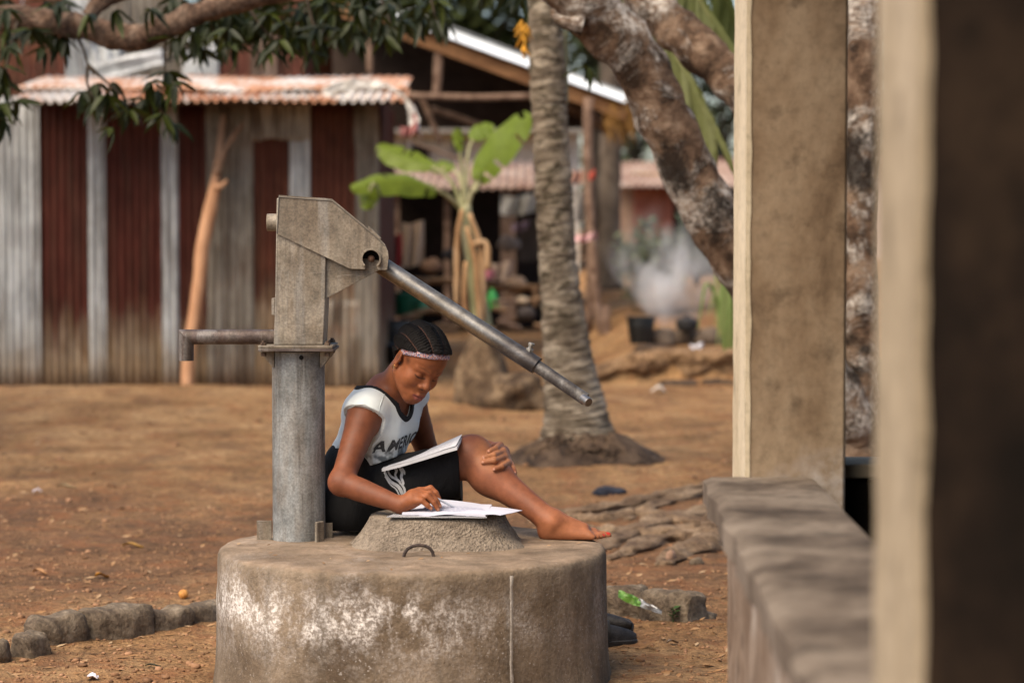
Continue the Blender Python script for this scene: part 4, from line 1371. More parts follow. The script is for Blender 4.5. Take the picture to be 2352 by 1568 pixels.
# ---- skirt
def build_skirt():
    F = Field(at(690, 1245, 7.25), Vector((at(1070, 1000, 7.5).x, 8.0, at(800, 985, 7.4).z)), .003)
    F.ell(J['pel'] + Vector((-.012, .015, -.01)), (.172, .130, .118), TM, .03)
    F.ell(J['waist'] + Vector((-.008, 0, .0)), (.137, .119, .092), TM, .04)
    F.cone(at(805, 1190, 7.62), at(815, 1196, 7.72), .060, .060, .04)
    h, kn = J['hipR'], J['knR']
    F.chain([h, h + (kn - h) * .5, kn + (kn - h) * .05], [.100, .082, .058], .03)
    h2, k2 = J['hipL'], J['knL']
    F.chain([h2, k2 + (k2 - h2) * .05], [.100, .075], .03)
    # cloth stretched between the legs and hanging from the near thigh
    F.chain([at(830, 1175, 7.58), at(1005, 1112, 7.61), at(1046, 1090, 7.62)], [.070, .060, .060], .03)
    F.chain([at(860, 1180, 7.66), at(1010, 1140, 7.70), at(1050, 1138, 7.70)], [.060, .045, .040], .03)
    F.chain([at(990, 1150, 7.70), at(1050, 1135, 7.72)], [.045, .038], .03)
    F.chain([at(870, 1120, 7.57), at(960, 1128, 7.58), at(1046, 1105, 7.62)], [.06, .055, .05], .03)
    sl, (x, y, z) = F.win((-9, 0, -9), (9, 99, 9))
    F.a += (.0075 * ripple(x, y, z, 34, 6, 2, (1, .6, .9)) + .0040 * ripple(x, y, z, 85, 6, 11, (1, .6, .5))).astype(np.float32)
    top = at(800, 1006, 7.5); d = V3(Vector((.26, 0, 1)).normalized())
    x0 = at(885, 1000, 7.5).x
    F.a = np.maximum(F.a, ((x - top.x) * d[0] + (z - top.z) * d[2] - 1.6 * np.maximum(x - x0, 0) + 0 * y).astype(np.float32))                      # waistband
    hem = at(1055, 1050, 7.6); d = V3(Vector((1, 0, .04)).normalized())
    F.a = np.maximum(F.a, ((x - hem.x) * d[0] + (z - hem.z) * d[2]).astype(np.float32))                      # hem
    # hollow at the hem
    kn = J['knR']; h = J['hipR']
    F.cone(kn - (kn - h) * .08, kn + (kn - h) * .10, .060, .060, .003, 's')
    F.a = np.maximum(F.a, (.393 - z).astype(np.float32))
    return F
F = build_skirt()
_v, _q = F.mesh(); _v, _q = biggest(_v, _q); _v = relax(_v, _q, 2, .5)
skirt = np_mesh('skirt', _v, _q, cloth_mat('black_cotton', (.0125, .0120, .0124), 500, .8, .3), person)
SKB = BVHTree.FromPolygons([tuple(q) for q in _v.tolist()], [tuple(int(i) for i in q) for q in _q.tolist()])
del F
# white swirling print on the skirt
def decal(strokes, mat, parent, bvh, name, off=.0016):
    "each stroke: list of (px, py, half width px), laid on the cloth from the front"
    mb = MB(); d = Vector((0, 1, 0))
    for st in strokes:
        n = 26; P_ = []
        for i in range(n):
            t = i / (n - 1) * (len(st) - 1); k = min(int(t), len(st) - 2); q = t - k
            a, b = st[k], st[k + 1]
            pa = st[max(k - 1, 0)]; pb = st[min(k + 2, len(st) - 1)]
            cr = lambda j: .5 * ((2 * a[j]) + (b[j] - pa[j]) * q + (2 * pa[j] - 5 * a[j] + 4 * b[j] - pb[j]) * q * q + (3 * a[j] - pa[j] - 3 * b[j] + pb[j]) * q ** 3)
            P_.append((cr(0), cr(1), max(.3, a[2] + (b[2] - a[2]) * q)))
        rows = []
        for i, (px, py, w) in enumerate(P_):
            a, b = P_[max(i - 1, 0)], P_[min(i + 1, n - 1)]
            dx, dy = b[0] - a[0], b[1] - a[1]; l = math.hypot(dx, dy) + 1e-6
            row = []
            for s in (-1, 1):
                o = at(px - dy / l * w * s, py + dx / l * w * s, 7.0)
                hit, nrm, _, _ = bvh.ray_cast(o, (o - cam.location).normalized())
                if hit is None: break
                if nrm.y > 0: nrm = -nrm
                row.append(hit + nrm * off)
            if len(row) == 2: rows.append(row)
            else: rows.append(None)
        for i in range(n - 1):
            if rows[i] and rows[i + 1]:
                mb.add([rows[i][0], rows[i][1], rows[i + 1][1], rows[i + 1][0]], [(0, 1, 2, 3)])
    return mb.build(name, mat, parent, smooth=False, fixn=False)
print_white = flat_mat('print_white', (.58, .58, .58), .85, var=.4, scale=150)
decal([[(882, 1072, 2.5), (886, 1090, 3), (898, 1106, 3.4), (914, 1116, 4), (922, 1128, 4), (926, 1142, 3)],
       [(900, 1073, 2.5), (892, 1082, 2), (899, 1094, 2.5), (911, 1100, 3), (918, 1106, 3), (920, 1112, 1)],
       [(903, 1071, 3), (911, 1080, 3.2), (908, 1090, 2.2), (912, 1098, 1.8)],
       [(917, 1073, 2.4), (924, 1084, 3.4), (922, 1096, 3), (926, 1108, 3), (924, 1116, 1.5)],
       [(924, 1075, 1.4), (929, 1083, 1.8), (930, 1090, .8)],
       [(921, 1110, 2), (929, 1122, 2.6), (930, 1136, 2.6), (929, 1143, 2)],
       [(884, 1094, 1), (896, 1112, 1.4), (909, 1122, 1.6), (916, 1134, 1.6), (919, 1142, .8)]], print_white, skirt, SKB, 'swirl_print')
# ================================================================ NOTEBOOKS, PEN
M_PAPER = flat_mat('white_paper', (.54, .54, .62), .8, var=.12, scale=8)
M_PAPER2 = flat_mat('grey_paper', (.50, .50, .52), .85, var=.2, scale=12)
M_INKLINE = flat_mat('blue_rule', (.42, .45, .60), .9, var=.1)
zb_ = WELL_TOP + .096
nb = thing('exercise_book', 'open white exercise book lying on the concrete block under the writing hand', 'notebook', at(1000, 1185, 7.30))
def page_surface(c00, c10, c11, c01, lift, seed):
    def fn(u, v):
        p = (1 - u) * (1 - v) * c00 + u * (1 - v) * c10 + u * v * c11 + (1 - u) * v * c01
        p = p.copy(); p.z += lift(u, v) + .0018 * mnoise.noise(Vector((u * 3 + seed, v * 3, seed)))
        return p
    return fn
def on_block(px, py, dz=0.0):
    "point of the block's top plane seen at a pixel"
    Y = 7.3
    for _ in range(30):
        p = at(px, py, Y); Y += .5 * (p.z - (zb_ + dz)) / .11
    return at(px, py, Y)
# four corners of the spread: near-left, near-right, far-right, far-left
c00, c10, c11, c01 = on_block(888, 1190), on_block(1118, 1191), on_block(1120, 1166), on_block(960, 1160)
def slab(name, fn, th, mat, parent, nu=24, nv=10):
    mb = MB()
    top_ = [fn(i / (nu - 1), j / (nv - 1)) for j in range(nv) for i in range(nu)]
    bot = [p - Vector((0, 0, th)) for p in top_]
    N_ = nu * nv
    fs = [(j * nu + i, j * nu + i + 1, (j + 1) * nu + i + 1, (j + 1) * nu + i) for j in range(nv - 1) for i in range(nu - 1)]
    fs += [tuple(N_ + q for q in reversed(f)) for f in fs[:]]
    edge = [i for i in range(nu)] + [j * nu + nu - 1 for j in range(1, nv)] + [(nv - 1) * nu + i for i in range(nu - 2, -1, -1)] + [j * nu for j in range(nv - 2, 0, -1)]
    fs += [(edge[k], N_ + edge[k], N_ + edge[(k + 1) % len(edge)], edge[(k + 1) % len(edge)]) for k in range(len(edge))]
    mb.add(top_ + bot, fs)
    return mb.build(name, mat, parent, angle=50)
n_ = NM('speckled_cover')
g_ = n_.noise(900, 2, .6)
M_CVR = n_.done(n_.ramp(g_, [(.42, (.05, .05, .055)), (.56, (.48, .47, .48))]), .8)
zpt = Vector((0, 0, 1))
a0, a1, a2, a3 = at(888, 1191, 7.205), at(1118, 1194, 7.185), at(1130, 1170, 7.46), at(950, 1166, 7.46)
for q in (a0, a1, a2, a3): q.z = zb_ + .004
slab('book_cover', page_surface(a0, a1, a2, a3, lambda u, v: 0, 1), .003, M_CVR, nb)
b0, b1, b2, b3 = [p + Vector((0, 0, .007)) for p in (a0 + Vector((.045, .03, 0)), a1 + Vector((-.004, .004, 0)), a2, a3)]
slab('page_stack', page_surface(b0, b1, b2, b3, lambda u, v: .003 * math.sin(u * 3.14), 2), .0065, M_PAPER, nb)
# right-hand leaves lifting off the block and running out to a corner
r0, r1_, r2_, r3_ = at(1065, 1187, 7.20), at(1150, 1183, 7.19), at(1200, 1172, 7.40), at(1045, 1156, 7.44)
slab('loose_page', page_surface(r0, r1_, r2_, r3_, lambda u, v: .006 * math.sin(u * 3.0) * (1 - .4 * v), 3), .0012, M_PAPER, nb)
s0_, s1_, s2_, s3_ = at(960, 1186, 7.21), at(1120, 1180, 7.20), at(1110, 1160, 7.44), at(985, 1152, 7.45)
slab('loose_page', page_surface(s0_, s1_, s2_, s3_, lambda u, v: .004 * math.sin(u * 3.14 * 1.3) + .006 * v, 5), .0010, M_PAPER, nb)
# ruled lines, printed flat on the page
mb = MB()
for k in range(9):
    v = .12 + k * .095
    fn = page_surface(s0_, s1_, s2_, s3_, lambda u, v: .004 * math.sin(u * 3.14 * 1.3) + .006 * v + .0007, 5)
    q = [fn(.05 + .9 * i / 14, v) for i in range(15)]
    w = Vector((0, .0009, 0))
    mb.add([p for a in q for p in (a - w, a + w)], [(2 * i, 2 * i + 2, 2 * i + 3, 2 * i + 1) for i in range(14)])
mb.build('ruled_lines', M_INKLINE, nb, smooth=False, fixn=False)
# lines already written on the near page
mb = MB()
for k in range(6):
    v = .10 + k * .085
    fn = page_surface(s0_, s1_, s2_, s3_, lambda u, v: .004 * math.sin(u * 3.14 * 1.3) + .006 * v + .0013, 5)
    u0 = .30
    while u0 < .93:
        u1 = u0 + random.uniform(.03, .09)
        q = [fn(u0 + (u1 - u0) * i / 5, v + .018 * math.sin(i * 2.6)) for i in range(6)]
        w = Vector((0, .0016, 0))
        mb.add([p for a in q for p in (a - w, a + w)], [(2 * i, 2 * i + 2, 2 * i + 3, 2 * i + 1) for i in range(5)])
        u0 = u1 + .02
mb.build('handwriting', flat_mat('blue_ink', (.14, .15, .30), .9), nb, smooth=False, fixn=False)
# second book laid open over the thigh
lb = thing('open_notebook', 'greyish handwritten notebook laid open face up across the lap and knee', 'notebook', at(965, 1050, 7.55))
l0, l1, l2, l3 = at(877, 1076, 7.46), at(1050, 1024, 7.455), at(1063, 1001, 7.60), at(890, 1066, 7.60)
def lap(u, v): return -.004 * math.sin(u * 3.1) - .010 * max(0, u - .85) * (1 - v) * 2
slab('page_stack', page_surface(l0, l1, l2, l3, lap, 8), .009, M_PAPER2, lb, 30, 12)
slab('top_page', page_surface(l0 + Vector((.012, .006, .002)), l1 + Vector((-.004, .006, .002)), l2 + Vector((-.002, -.004, .004)), l3 + Vector((.01, 0, .002)), lambda u, v: lap(u, v) + .002, 9), .001, flat_mat('pale_page', (.50, .50, .53), .85, var=.12, scale=14), lb, 30, 12)
mb = MB()
for k in range(8):
    v = .12 + k * .10
    fn = page_surface(l0 + Vector((.012, .006, .002)), l1 + Vector((-.004, .006, .002)), l2 + Vector((-.002, -.004, .004)), l3 + Vector((.01, 0, .002)), lambda u, v: lap(u, v) + .0028, 9)
    u0 = .08
    while u0 < .9:
        u1 = u0 + random.uniform(.02, .07)
        q = [fn(u0 + (u1 - u0) * i / 4, v + .012 * math.sin(i * 2.4)) for i in range(5)]
        w = Vector((0, .0010, 0))
        mb.add([p for a in q for p in (a - w, a + w)], [(2 * i, 2 * i + 2, 2 * i + 3, 2 * i + 1) for i in range(4)])
        u0 = u1 + .018
mb.build('handwriting', flat_mat('pen_ink', (.20, .20, .30), .9), lb, smooth=False, fixn=False)
pen = thing('pen', 'clear plastic pen held over the white exercise book', 'pen', at(1030, 1158, 7.30))
pa, pb = at(1003, 1144, 7.285), at(1052, 1169, 7.33)
mb = MB(); mb.tube([pa, pa + (pb - pa) * .9], [.0038, .0036], 6); mb.build('barrel', flat_mat('clear_plastic', (.62, .64, .68), .15, 0, .6, .1), pen)
mb = MB(); mb.tube([pa + (pb - pa) * .9, pb], [.0033, .0008], 8); mb.build('nib', flat_mat('nib_grey', (.30, .30, .33), .3, .5), pen)

# ================================================================ THINGS ON THE GROUND ROUND THE WELL
M_STONE = rough_mat('dusty_stone', [(.080, .056, .038), (.165, .124, .085), (.285, .228, .165)], 7, .95, .7, 55, .02, fine=.6)
def kerb_stone(i, px0, py0, px1, py1, w, hgt, label, group, tilt=0.0):
    "rough block with its crest from (px0,py0) to (px1,py1)"
    a, b = ground_px(px0, py0 + hgt * .9), ground_px(px1, py1 + hgt * .9)
    hh = pxm(hgt, (a.y + b.y) / 2)
    dirv = (b - a); L = dirv.length; dirv.normalize(); nrm = Vector((-dirv.y, dirv.x, 0)).normalized()
    nu, nv = 16, 12
    mb = MB(); vs, fs = [], []
    for u in range(nu):
        t = u / (nu - 1)
        for k in range(nv):
            an = math.pi * (k / (nv - 1)) * 1.0
            e = .48
            cx_ = math.copysign(abs(math.cos(an)) ** e, math.cos(an)) * w / 2
            cz = math.sin(an) ** e * hh
            end = (abs(2 * t - 1)) ** 8
            p = a + dirv * (t * L) + nrm * (cx_ * (1 - .25 * end)) + Vector((0, 0, cz * (1 - .20 * end) - .03 * (1 - cz / hh)))
            p += Vector((mnoise.noise(p * 13 + Vector((i * 5, 0, 0))), mnoise.noise(p * 13 + Vector((0, i * 5, 0))), mnoise.noise(p * 11 + Vector((0, 0, i * 3))))) * (.017 + .006 * (u in (0, nu - 1)))
            p += Vector((mnoise.noise(p * 38), mnoise.noise(p * 38 + Vector((7, 0, 0))), mnoise.noise(p * 38 + Vector((0, 7, 0))))) * .006
            vs.append(p)
    for u in range(nu - 1):
        for k in range(nv - 1):
            fs.append((u * nv + k, (u + 1) * nv + k, (u + 1) * nv + k + 1, u * nv + k + 1))
    fs.append(tuple(range(nv))); fs.append(tuple((nu - 1) * nv + k for k in range(nv - 1, -1, -1)))
    mb.add(vs, fs)
    return mb.build('kerb_stone', M_STONE, angle=55, label=label, cat='kerb stone', group=group)
KG = 'broken kerb stones left of the well'
kerb_stone(1, 46, 1466, 98, 1452, .10, 48, 'small pale stone at the left end of the broken kerb', KG)
kerb_stone(2, 66, 1424, 188, 1404, .12, 64, 'dark hollow-faced kerb stone, second from the left end', KG)
kerb_stone(3, 196, 1405, 330, 1388, .13, 62, 'tallest kerb stone in the broken row, with a flat top', KG)
kerb_stone(4, 336, 1406, 430, 1394, .10, 40, 'low kerb stone between the tallest stone and the well', KG)
kerb_stone(5, 426, 1396, 512, 1380, .10, 40, 'long low kerb stone tucked against the well drum', KG)
KG2 = 'kerb stones right of the well'
kerb_stone(6, 1380, 1344, 1490, 1352, .14, 66, 'long straight kerb stone behind the green packet', KG2)
kerb_stone(7, 1487, 1352, 1604, 1362, .15, 68, 'cracked kerb stone end with a small weed growing below', KG2)
p = ground_px(-4, 1520); MB().blob(p + Vector((0, 0, .02)), (.045, .06, .05), 3, .4, 14, 10).build('stone', M_STONE, label='dark round stone cut off by the left edge', cat='stone', angle=0)
p = ground_px(1612, 1418); MB().blob(p, (.05, .05, .028), 8, .5, 14, 10).build('stone', M_STONE, label='low brown stone at the right end of the kerb', cat='stone', angle=0)
M_PINKSTONE = rough_mat('pink_stone', [(.22, .13, .085), (.36, .23, .16)], 12, .9, .4)
p = ground_px(1540, 1290); MB().blob(p + Vector((0, 0, .02)), (.022, .02, .03), 5, .4, 10, 8).build('stone', M_PINKSTONE, label='small pinkish stone in front of the roots', cat='stone', angle=0)
p = ground_px(1600, 1296); MB().blob(p + Vector((0, 0, .01)), (.03, .02, .018), 6, .4, 10, 8).build('stone', M_STONE, label='small dark stone between the roots and the wall', cat='stone', angle=0)

# dry leaves
def leaf_thing(px, py, L, W, ang, col, label, curl=.3):
    c = ground_px(px, py) + Vector((0, 0, .008))
    d = Vector((math.cos(ang), math.sin(ang), .05)); s = Vector((-math.sin(ang), math.cos(ang), 0))
    def fn(u, v):
        w = W * math.sin(math.pi * min(.98, max(.02, u)) ** .8)
        return c + d * ((u - .5) * L) + s * ((v - .5) * w) + Vector((0, 0, curl * W * (abs(v - .5) * 2) ** 2 + .25 * W * math.sin(u * 5)))
    mb = MB(); mb.grid(fn, 12, 5)
    o = mb.build('dry_leaf', rough_mat('dry_leaf_' + str(px), [tuple(q * .6 for q in col), col], 30, .8, .3), angle=0, label=label, cat='leaf', group='fallen dry leaves', fixn=False)
    return o
leaf_thing(305, 1258, .100, .030, -.35, (.36, .20, .05), 'long yellow leaf lying on the dark soil, farthest from the kerb')
leaf_thing(92, 1319, .072, .030, -.5, (.42, .22, .10), 'pale tan leaf nearest the left edge')
leaf_thing(234, 1328, .056, .030, .5, (.46, .19, .012), 'bright ochre leaf in front of the kerb stones')
leaf_thing(152, 1122, .11, .032, -.2, (.33, .25, .14), 'straw-coloured leaf on the pale dust left of the pump')
leaf_thing(352, 1566 - 32, .05, .014, -.05, (.07, .07, .045), 'dark green leaf sliver in the corner below the kerb')
leaf_thing(1545, 1480, .045, .020, .5, (.30, .22, .16), 'grey-brown leaf right of the black shoes')
leaf_thing(1510, 1424, .06, .008, .3, (.40, .32, .2), 'thin straw stalk beside the shoes')
# orange fruit
p = ground_px(422, 1374)
mb = MB(); mb.blob(p + Vector((0, 0, .017)), (.0185, .0185, .0175), 1, .05, 20, 14)
mb.build('fruit', rough_mat('orange_skin', [(.46, .19, .04), (.62, .30, .085)], 18, .6, .15, 120), angle=0, label='small round orange fruit behind the kerb stones', cat='fruit')
# scraps of paper
def scrap(px, py, s, label, col=(.62, .60, .68)):
    p = ground_px(px, py); mb = MB(); R = random.Random(px)
    def fn(u, v):
        return p + Vector(((u - .5) * s + .15 * s * mnoise.noise(Vector((u * 3, v * 3, px))), (v - .5) * s * .7, .006 + s * .42 * abs(mnoise.noise(Vector((u * 2.7 + px, v * 2.7, 0)))) + .3 * s * math.sin(u * 3.1)))
    mb.grid(fn, 9, 8)
    mb.build('paper_scrap', flat_mat('scrap_' + str(px), col, .85, var=.15), angle=30, label=label, cat='paper', group='scraps of paper on the ground', fixn=False)
scrap(86, 1133, .045, 'crumpled lilac white scrap on the pale dust at far left')
scrap(1409, 1412, .045, 'crumpled white paper scrap between the well and the green packet')
scrap(212, 1562, .035, 'small white scrap at the bottom edge below the kerb')
scrap(1512, 902, .11, 'flat white scrap under the earth bank', (.50, .44, .38))
# green packet
def packet():
    ys_ = ground_px(1487, 1403).y
    a, b = at(1420, 1370, ys_ - .14), at(1520, 1413, ys_ - .30)
    t = thing('sachet', 'torn bright green and silver plastic sachet leaning on the kerb', 'packet', (a + b) / 2)
    d = (b - a); w = Vector((.05, .10, .95)).normalized()
    def fn(u0, u1, wid):
        def f(u, v):
            t_ = u0 + (u1 - u0) * u
            ww = wid(t_)
            return a + d * t_ + w * ((v - .5) * ww + .004 * mnoise.noise(Vector((u * 4, v * 2, 3)))) + Vector((0, -.006 + .012 * mnoise.noise(Vector((u * 3, v * 3, 9))), .012))
        return f
    m1 = MB(); m1.grid(fn(0, .52, lambda q: .024 + .010 * math.sin(q * 6)), 12, 6); m1.build('green_half', rough_mat('green_film', [(.05, .14, .014), (.11, .24, .035), (.26, .38, .15)], 26, .35, .2, 60), t, angle=30, fixn=False)
    m2 = MB(); m2.grid(fn(.46, 1.0, lambda q: .026 - .014 * max(0, q - .6) * 2), 12, 6)
    m2.v = [(v[0], v[1] + .004, v[2]) for v in m2.v]
    m2.build('silver_half', rough_mat('silver_film', [(.12, .12, .12), (.24, .24, .24), (.38, .38, .38)], 26, .35, .3, 60, metal=.4), t, angle=30, fixn=False)
packet()
# weed below the kerb
wd = thing('weed', 'tiny green weed sprouting at the foot of the cracked kerb stone', 'plant', ground_px(1546, 1428))
M_WEED = rough_mat('weed_green', [(.015, .040, .008), (.045, .095, .018)], 20, .6, .2)
wp_ = wloc(wd)
mb = MB(); mb.tube([wp_, wp_ + Vector((0, 0, .04))], [.002, .001], 5); mb.build('stem', M_WEED, wd)
for i in range(9):
    a = i * 2.4; l = .018 + .006 * (i % 3)
    c = wp_ + Vector((.012 * math.cos(a), .01 * math.sin(a), .018 + .004 * i)); d_ = Vector((math.cos(a), math.sin(a), .3)); s_ = Vector((-math.sin(a), math.cos(a), .2))
    MB().add([c - d_ * l * .5, c + s_ * l * .35 + Vector((0, 0, .003)), c + d_ * l * .6, c - s_ * l * .35 + Vector((0, 0, .003))], [(0, 1, 2, 3)]).build('leaf', M_WEED, wd, smooth=False, fixn=False)
# black shoes
M_SHOE = rough_mat('black_leather', [(.008, .007, .007), (.018, .016, .016), (.032, .028, .027)], 20, .5, .3)
def shoe(px, py, ang, label, tip=0.0, dz=0.0):
    b = ground_px(px, py); b = b + Vector((0, 0, dz))
    t = thing('shoe', label, 'shoe', b, 'pair of black shoes beside the well')
    M = Matrix.Rotation(ang, 3, 'Z') @ Matrix.Rotation(tip, 3, 'X')
    L, W = .225, .080
    def sole_w(u): return W * (.62 + .38 * math.sin(math.pi * min(1, u * 1.05)) ** .6) * (1 if u > .3 else .86 + .14 * u / .3)
    out = [(u / 14, 1) for u in range(15)] + [(u / 14, -1) for u in range(14, -1, -1)]
    pts = []
    for u, s in out:
        pts.append(Vector(((u - .5) * L, s * sole_w(u) / 2 * (1 if 0 < u < 1 else .5), 0)))
    MB().prism([b + M @ p for p in pts], M @ Vector((0, 0, .022))).build('sole', M_SHOE, t, bevel=.004)
    def up(u, v):
        a = math.pi * v; w = sole_w(u) * .48; h = .055 - .020 * max(0, u - .35) * 1.4 + (.018 if u < .3 else 0)
        e = math.sin(math.pi * min(1, max(0, u * .96 + .02))) ** .3
        return b + M @ Vector(((u - .5) * L * .97, math.cos(a) * w * e, .022 + math.sin(a) * h * e))
    def upper(u, v): return up(.42 + .58 * u, v)
    m = MB(); m.grid(upper, 14, 12); m.build('upper', M_SHOE, t, angle=0, fixn=False)
    def heel(u, v):
        a = math.pi * (.5 + v); w = W * .42
        return b + M @ Vector((-.065 + math.cos(a) * .045 - .0 * u, math.sin(a) * w, .022 + u * .05))
    m = MB(); m.grid(heel, 6, 14); m.build('heel_counter', M_SHOE, t, angle=0, fixn=False)
    def strap(u, v):
        a = math.pi * u
        return b + M @ Vector((-.012 + .030 * v, math.cos(a) * W * .50, .022 + math.sin(a) * .062))
    m = MB(); m.grid(strap, 14, 3); m.build('strap', M_SHOE, t, angle=0, fixn=False)
shoe(1386, 1482, .12, 'black shoe standing nearest the lens beside the well', 0, 0)
shoe(1380, 1462, -.25, 'black shoe leaning behind the other against the well', .9, .030)
# dark rag and dark lump near the roots
p = ground_px(1402, 1136)
MB().blob(p + Vector((0, 0, .015)), (.085, .05, .030), 4, .5, 18, 10).build('rag', rough_mat('navy_rag', [(.012, .014, .024), (.035, .040, .058)], 14, .9, .5), angle=0, label='dark blue crumpled rag lying among the roots', cat='rag')
# ================================================================ CORRUGATED SHED
def wear_mat(name, top, worn, z0=.78, dz=.30, streak=.5, metal=0.0, rough=.6, rust=.5):
    "painted or zinc sheet, weathered pale and muddy along its foot"
    n = NM(name); pos = n.geo()
    z = n.sep(pos)[2]
    v = n.mp((1, 1, .16), vec=pos)
    s = n.noise(7.0, 6, .6, v)
    s2 = n.noise(26, 4, .6, v)
    zz2 = n.math('ADD', z, n.math('MULTIPLY', n.math('SUBTRACT', s, .5), 1.1))
    m = n.ramp(n.math('DIVIDE', n.math('SUBTRACT', zz2, z0 - dz), 2 * dz), [(0, 1), (1, 0)])
    a = n.mix(n.ramp(s2, [(.35, 0), (.65, 1)]), top[0], top[1])
    b = n.mix(n.ramp(n.noise(11, 6, .65, n.mp((1, 1, .3), vec=pos)), [(.35, 0), (.62, 1)]), worn[0], worn[1])
    c = n.mix(m, a, b)
    mud = n.ramp(n.math('ADD', z, n.math('MULTIPLY', n.math('SUBTRACT', n.noise(5, 6, .6, pos), .5), .45)), [(.10, .7), (.42, 0)])
    c = n.mix(mud, c, (.23, .155, .09))
    st = n.ramp(n.noise(12, 6, .65, n.mp((1, 1, .08), vec=pos)), [(.47, 0), (.62, min(1, streak * 1.5))])
    c = n.mix(st, c, (.055, .034, .022))
    c = n.mix(n.ramp(n.noise(3.0, 8, .7, pos), [(.52, 0), (.62, rust)]), c, (.16, .072, .036))
    c = n.mix(.5, c, n.ramp(n.noise(2.2, 6, .65, pos), [(.38, .6), (.5, 1.0), (.62, 1.25)]), 'MULTIPLY')
    return n.done(c, rough, metal, n.bump(n.noise(40, 4, .6, pos), .1, .01), .12)
RB = [(.046, .012, .008), (.078, .022, .015)]
M_RED = wear_mat('red_brown_sheet', RB, [(.16, .105, .055), (.26, .20, .14)], .55, .20, .25, rust=0.0)
M_RED2 = wear_mat('rust_brown_sheet', [(.058, .018, .011), (.098, .034, .021)], [(.22, .15, .085), (.30, .24, .17)], .75, .20, .3, rust=.15)
M_GALV = wear_mat('zinc_sheet', [(.275, .285, .285), (.45, .465, .47)], [(.24, .205, .155), (.36, .335, .29)], .35, .30, .30, .15, .55, rust=.12)
M_GALV2 = wear_mat('old_zinc_sheet', [(.120, .104, .084), (.215, .195, .165)], [(.20, .17, .13), (.33, .30, .255)], .6, .5, .45, .1, .65, rust=.15)
M_PATCH = wear_mat('bare_zinc_sheet', [(.23, .205, .17), (.34, .31, .27)], [(.22, .16, .10), (.34, .30, .25)], 1.0, .6, .6, .1, .65)
SY = 19.5
shed = thing('corrugated_shed', 'low shed walled with upright red-brown and grey corrugated sheets under a rusty roof edge', 'shed', at(430, 888, SY))
def sheet(name, x0, x1, y0, y1, Y, mat, parent, pitch=.060, amp=.012, rag=0.0, bow=0.0, tilt=0.0, label=None, rows=12, yd=0.0):
    a, b = at(x0, y0, Y), at(x1, y1, Y + yd)
    W, H = b.x - a.x, a.z - b.z
    nu = max(8, int(abs(W) / pitch * 8)); mb = MB()
    def fn(u, v):
        x = a.x + W * u + tilt * v * H
        z = a.z - H * v
        if rag and v > .99: z += rag * mnoise.noise(Vector((x * 6, 1, 0)))
        y = Y + yd * v + amp * math.sin(x / pitch * 2 * math.pi) + bow * mnoise.noise(Vector((x * 1.5, z * 1.7, Y)))
        return Vector((x, y, z))
    mb.grid(fn, nu, rows)
    o = mb.build(name, mat, parent, angle=0, fixn=False, label=label)
    s = o.modifiers.new('thick', 'SOLIDIFY'); s.thickness = .003
    return o
R = random.Random(5)
panels = [(-70, 20, M_GALV, 0), (14, 96, M_GALV, -.02), (88, 208, M_RED, 0), (201, 246, M_GALV, -.022), (240, 374, M_RED, 0), (369, 412, M_GALV, -.022), (406, 480, M_RED, 0),
          (473, 584, M_GALV2, -.03), (578, 676, M_RED2, 0), (664, 714, M_GALV, -.02), (706, 820, M_RED2, -.004), (812, 872, M_GALV2, -.02)]
for i, (x0, x1, m, dy) in enumerate(panels):
    sheet('corrugated_sheet', x0, x1, 222, 898 + R.uniform(-6, 4), SY + dy, m, shed, rag=.03, bow=(.05 if m is M_GALV2 else .012), amp=(.007 if m is M_GALV2 else .012))
sheet('corrugated_sheet', 580, 712, 222, 322, SY - .035, M_PATCH, shed, rag=.05, bow=.02)
sheet('corrugated_sheet', 748, 826, 690, 896, SY - .035, M_PATCH, shed, rag=.03, bow=.02)
for px in (90, 480, 820):     # inner posts and side wall, so that the shed is a room
    a, b = at(px, 895, SY + .12), at(px, 215, SY + .12)
    MB().tube([a, b], [.05, .045], 8).build('post', rough_mat('shed_post', [(.08, .05, .03), (.17, .11, .07)], 12, .9), shed)
a = at(868, 222, SY); b = at(868, 895, SY)
mb = MB()
mb.grid(lambda u, v: Vector((a.x + .010 * math.sin(u * 2.6 / .076 * 2 * math.pi), SY + .02 + 2.6 * u, a.z + (b.z - a.z) * v)), 200, 4)
mb.build('corrugated_sheet', M_RED, shed, angle=0, fixn=False)
a = at(-60, 222, SY)
mb = MB(); mb.grid(lambda u, v: Vector((a.x - .02, SY + .02 + 2.6 * u, a.z + (b.z - a.z) * v)), 30, 4); mb.build('corrugated_sheet', M_RED, shed, angle=0, fixn=False)
mb = MB(); c0, c1 = at(-60, 222, SY), at(868, 895, SY); mb.grid(lambda u, v: Vector((c0.x + (c1.x - c0.x) * u, SY + 2.6, c0.z + (c1.z - c0.z) * v)), 60, 4); mb.build('back_sheet', M_RED, shed, angle=0, fixn=False)
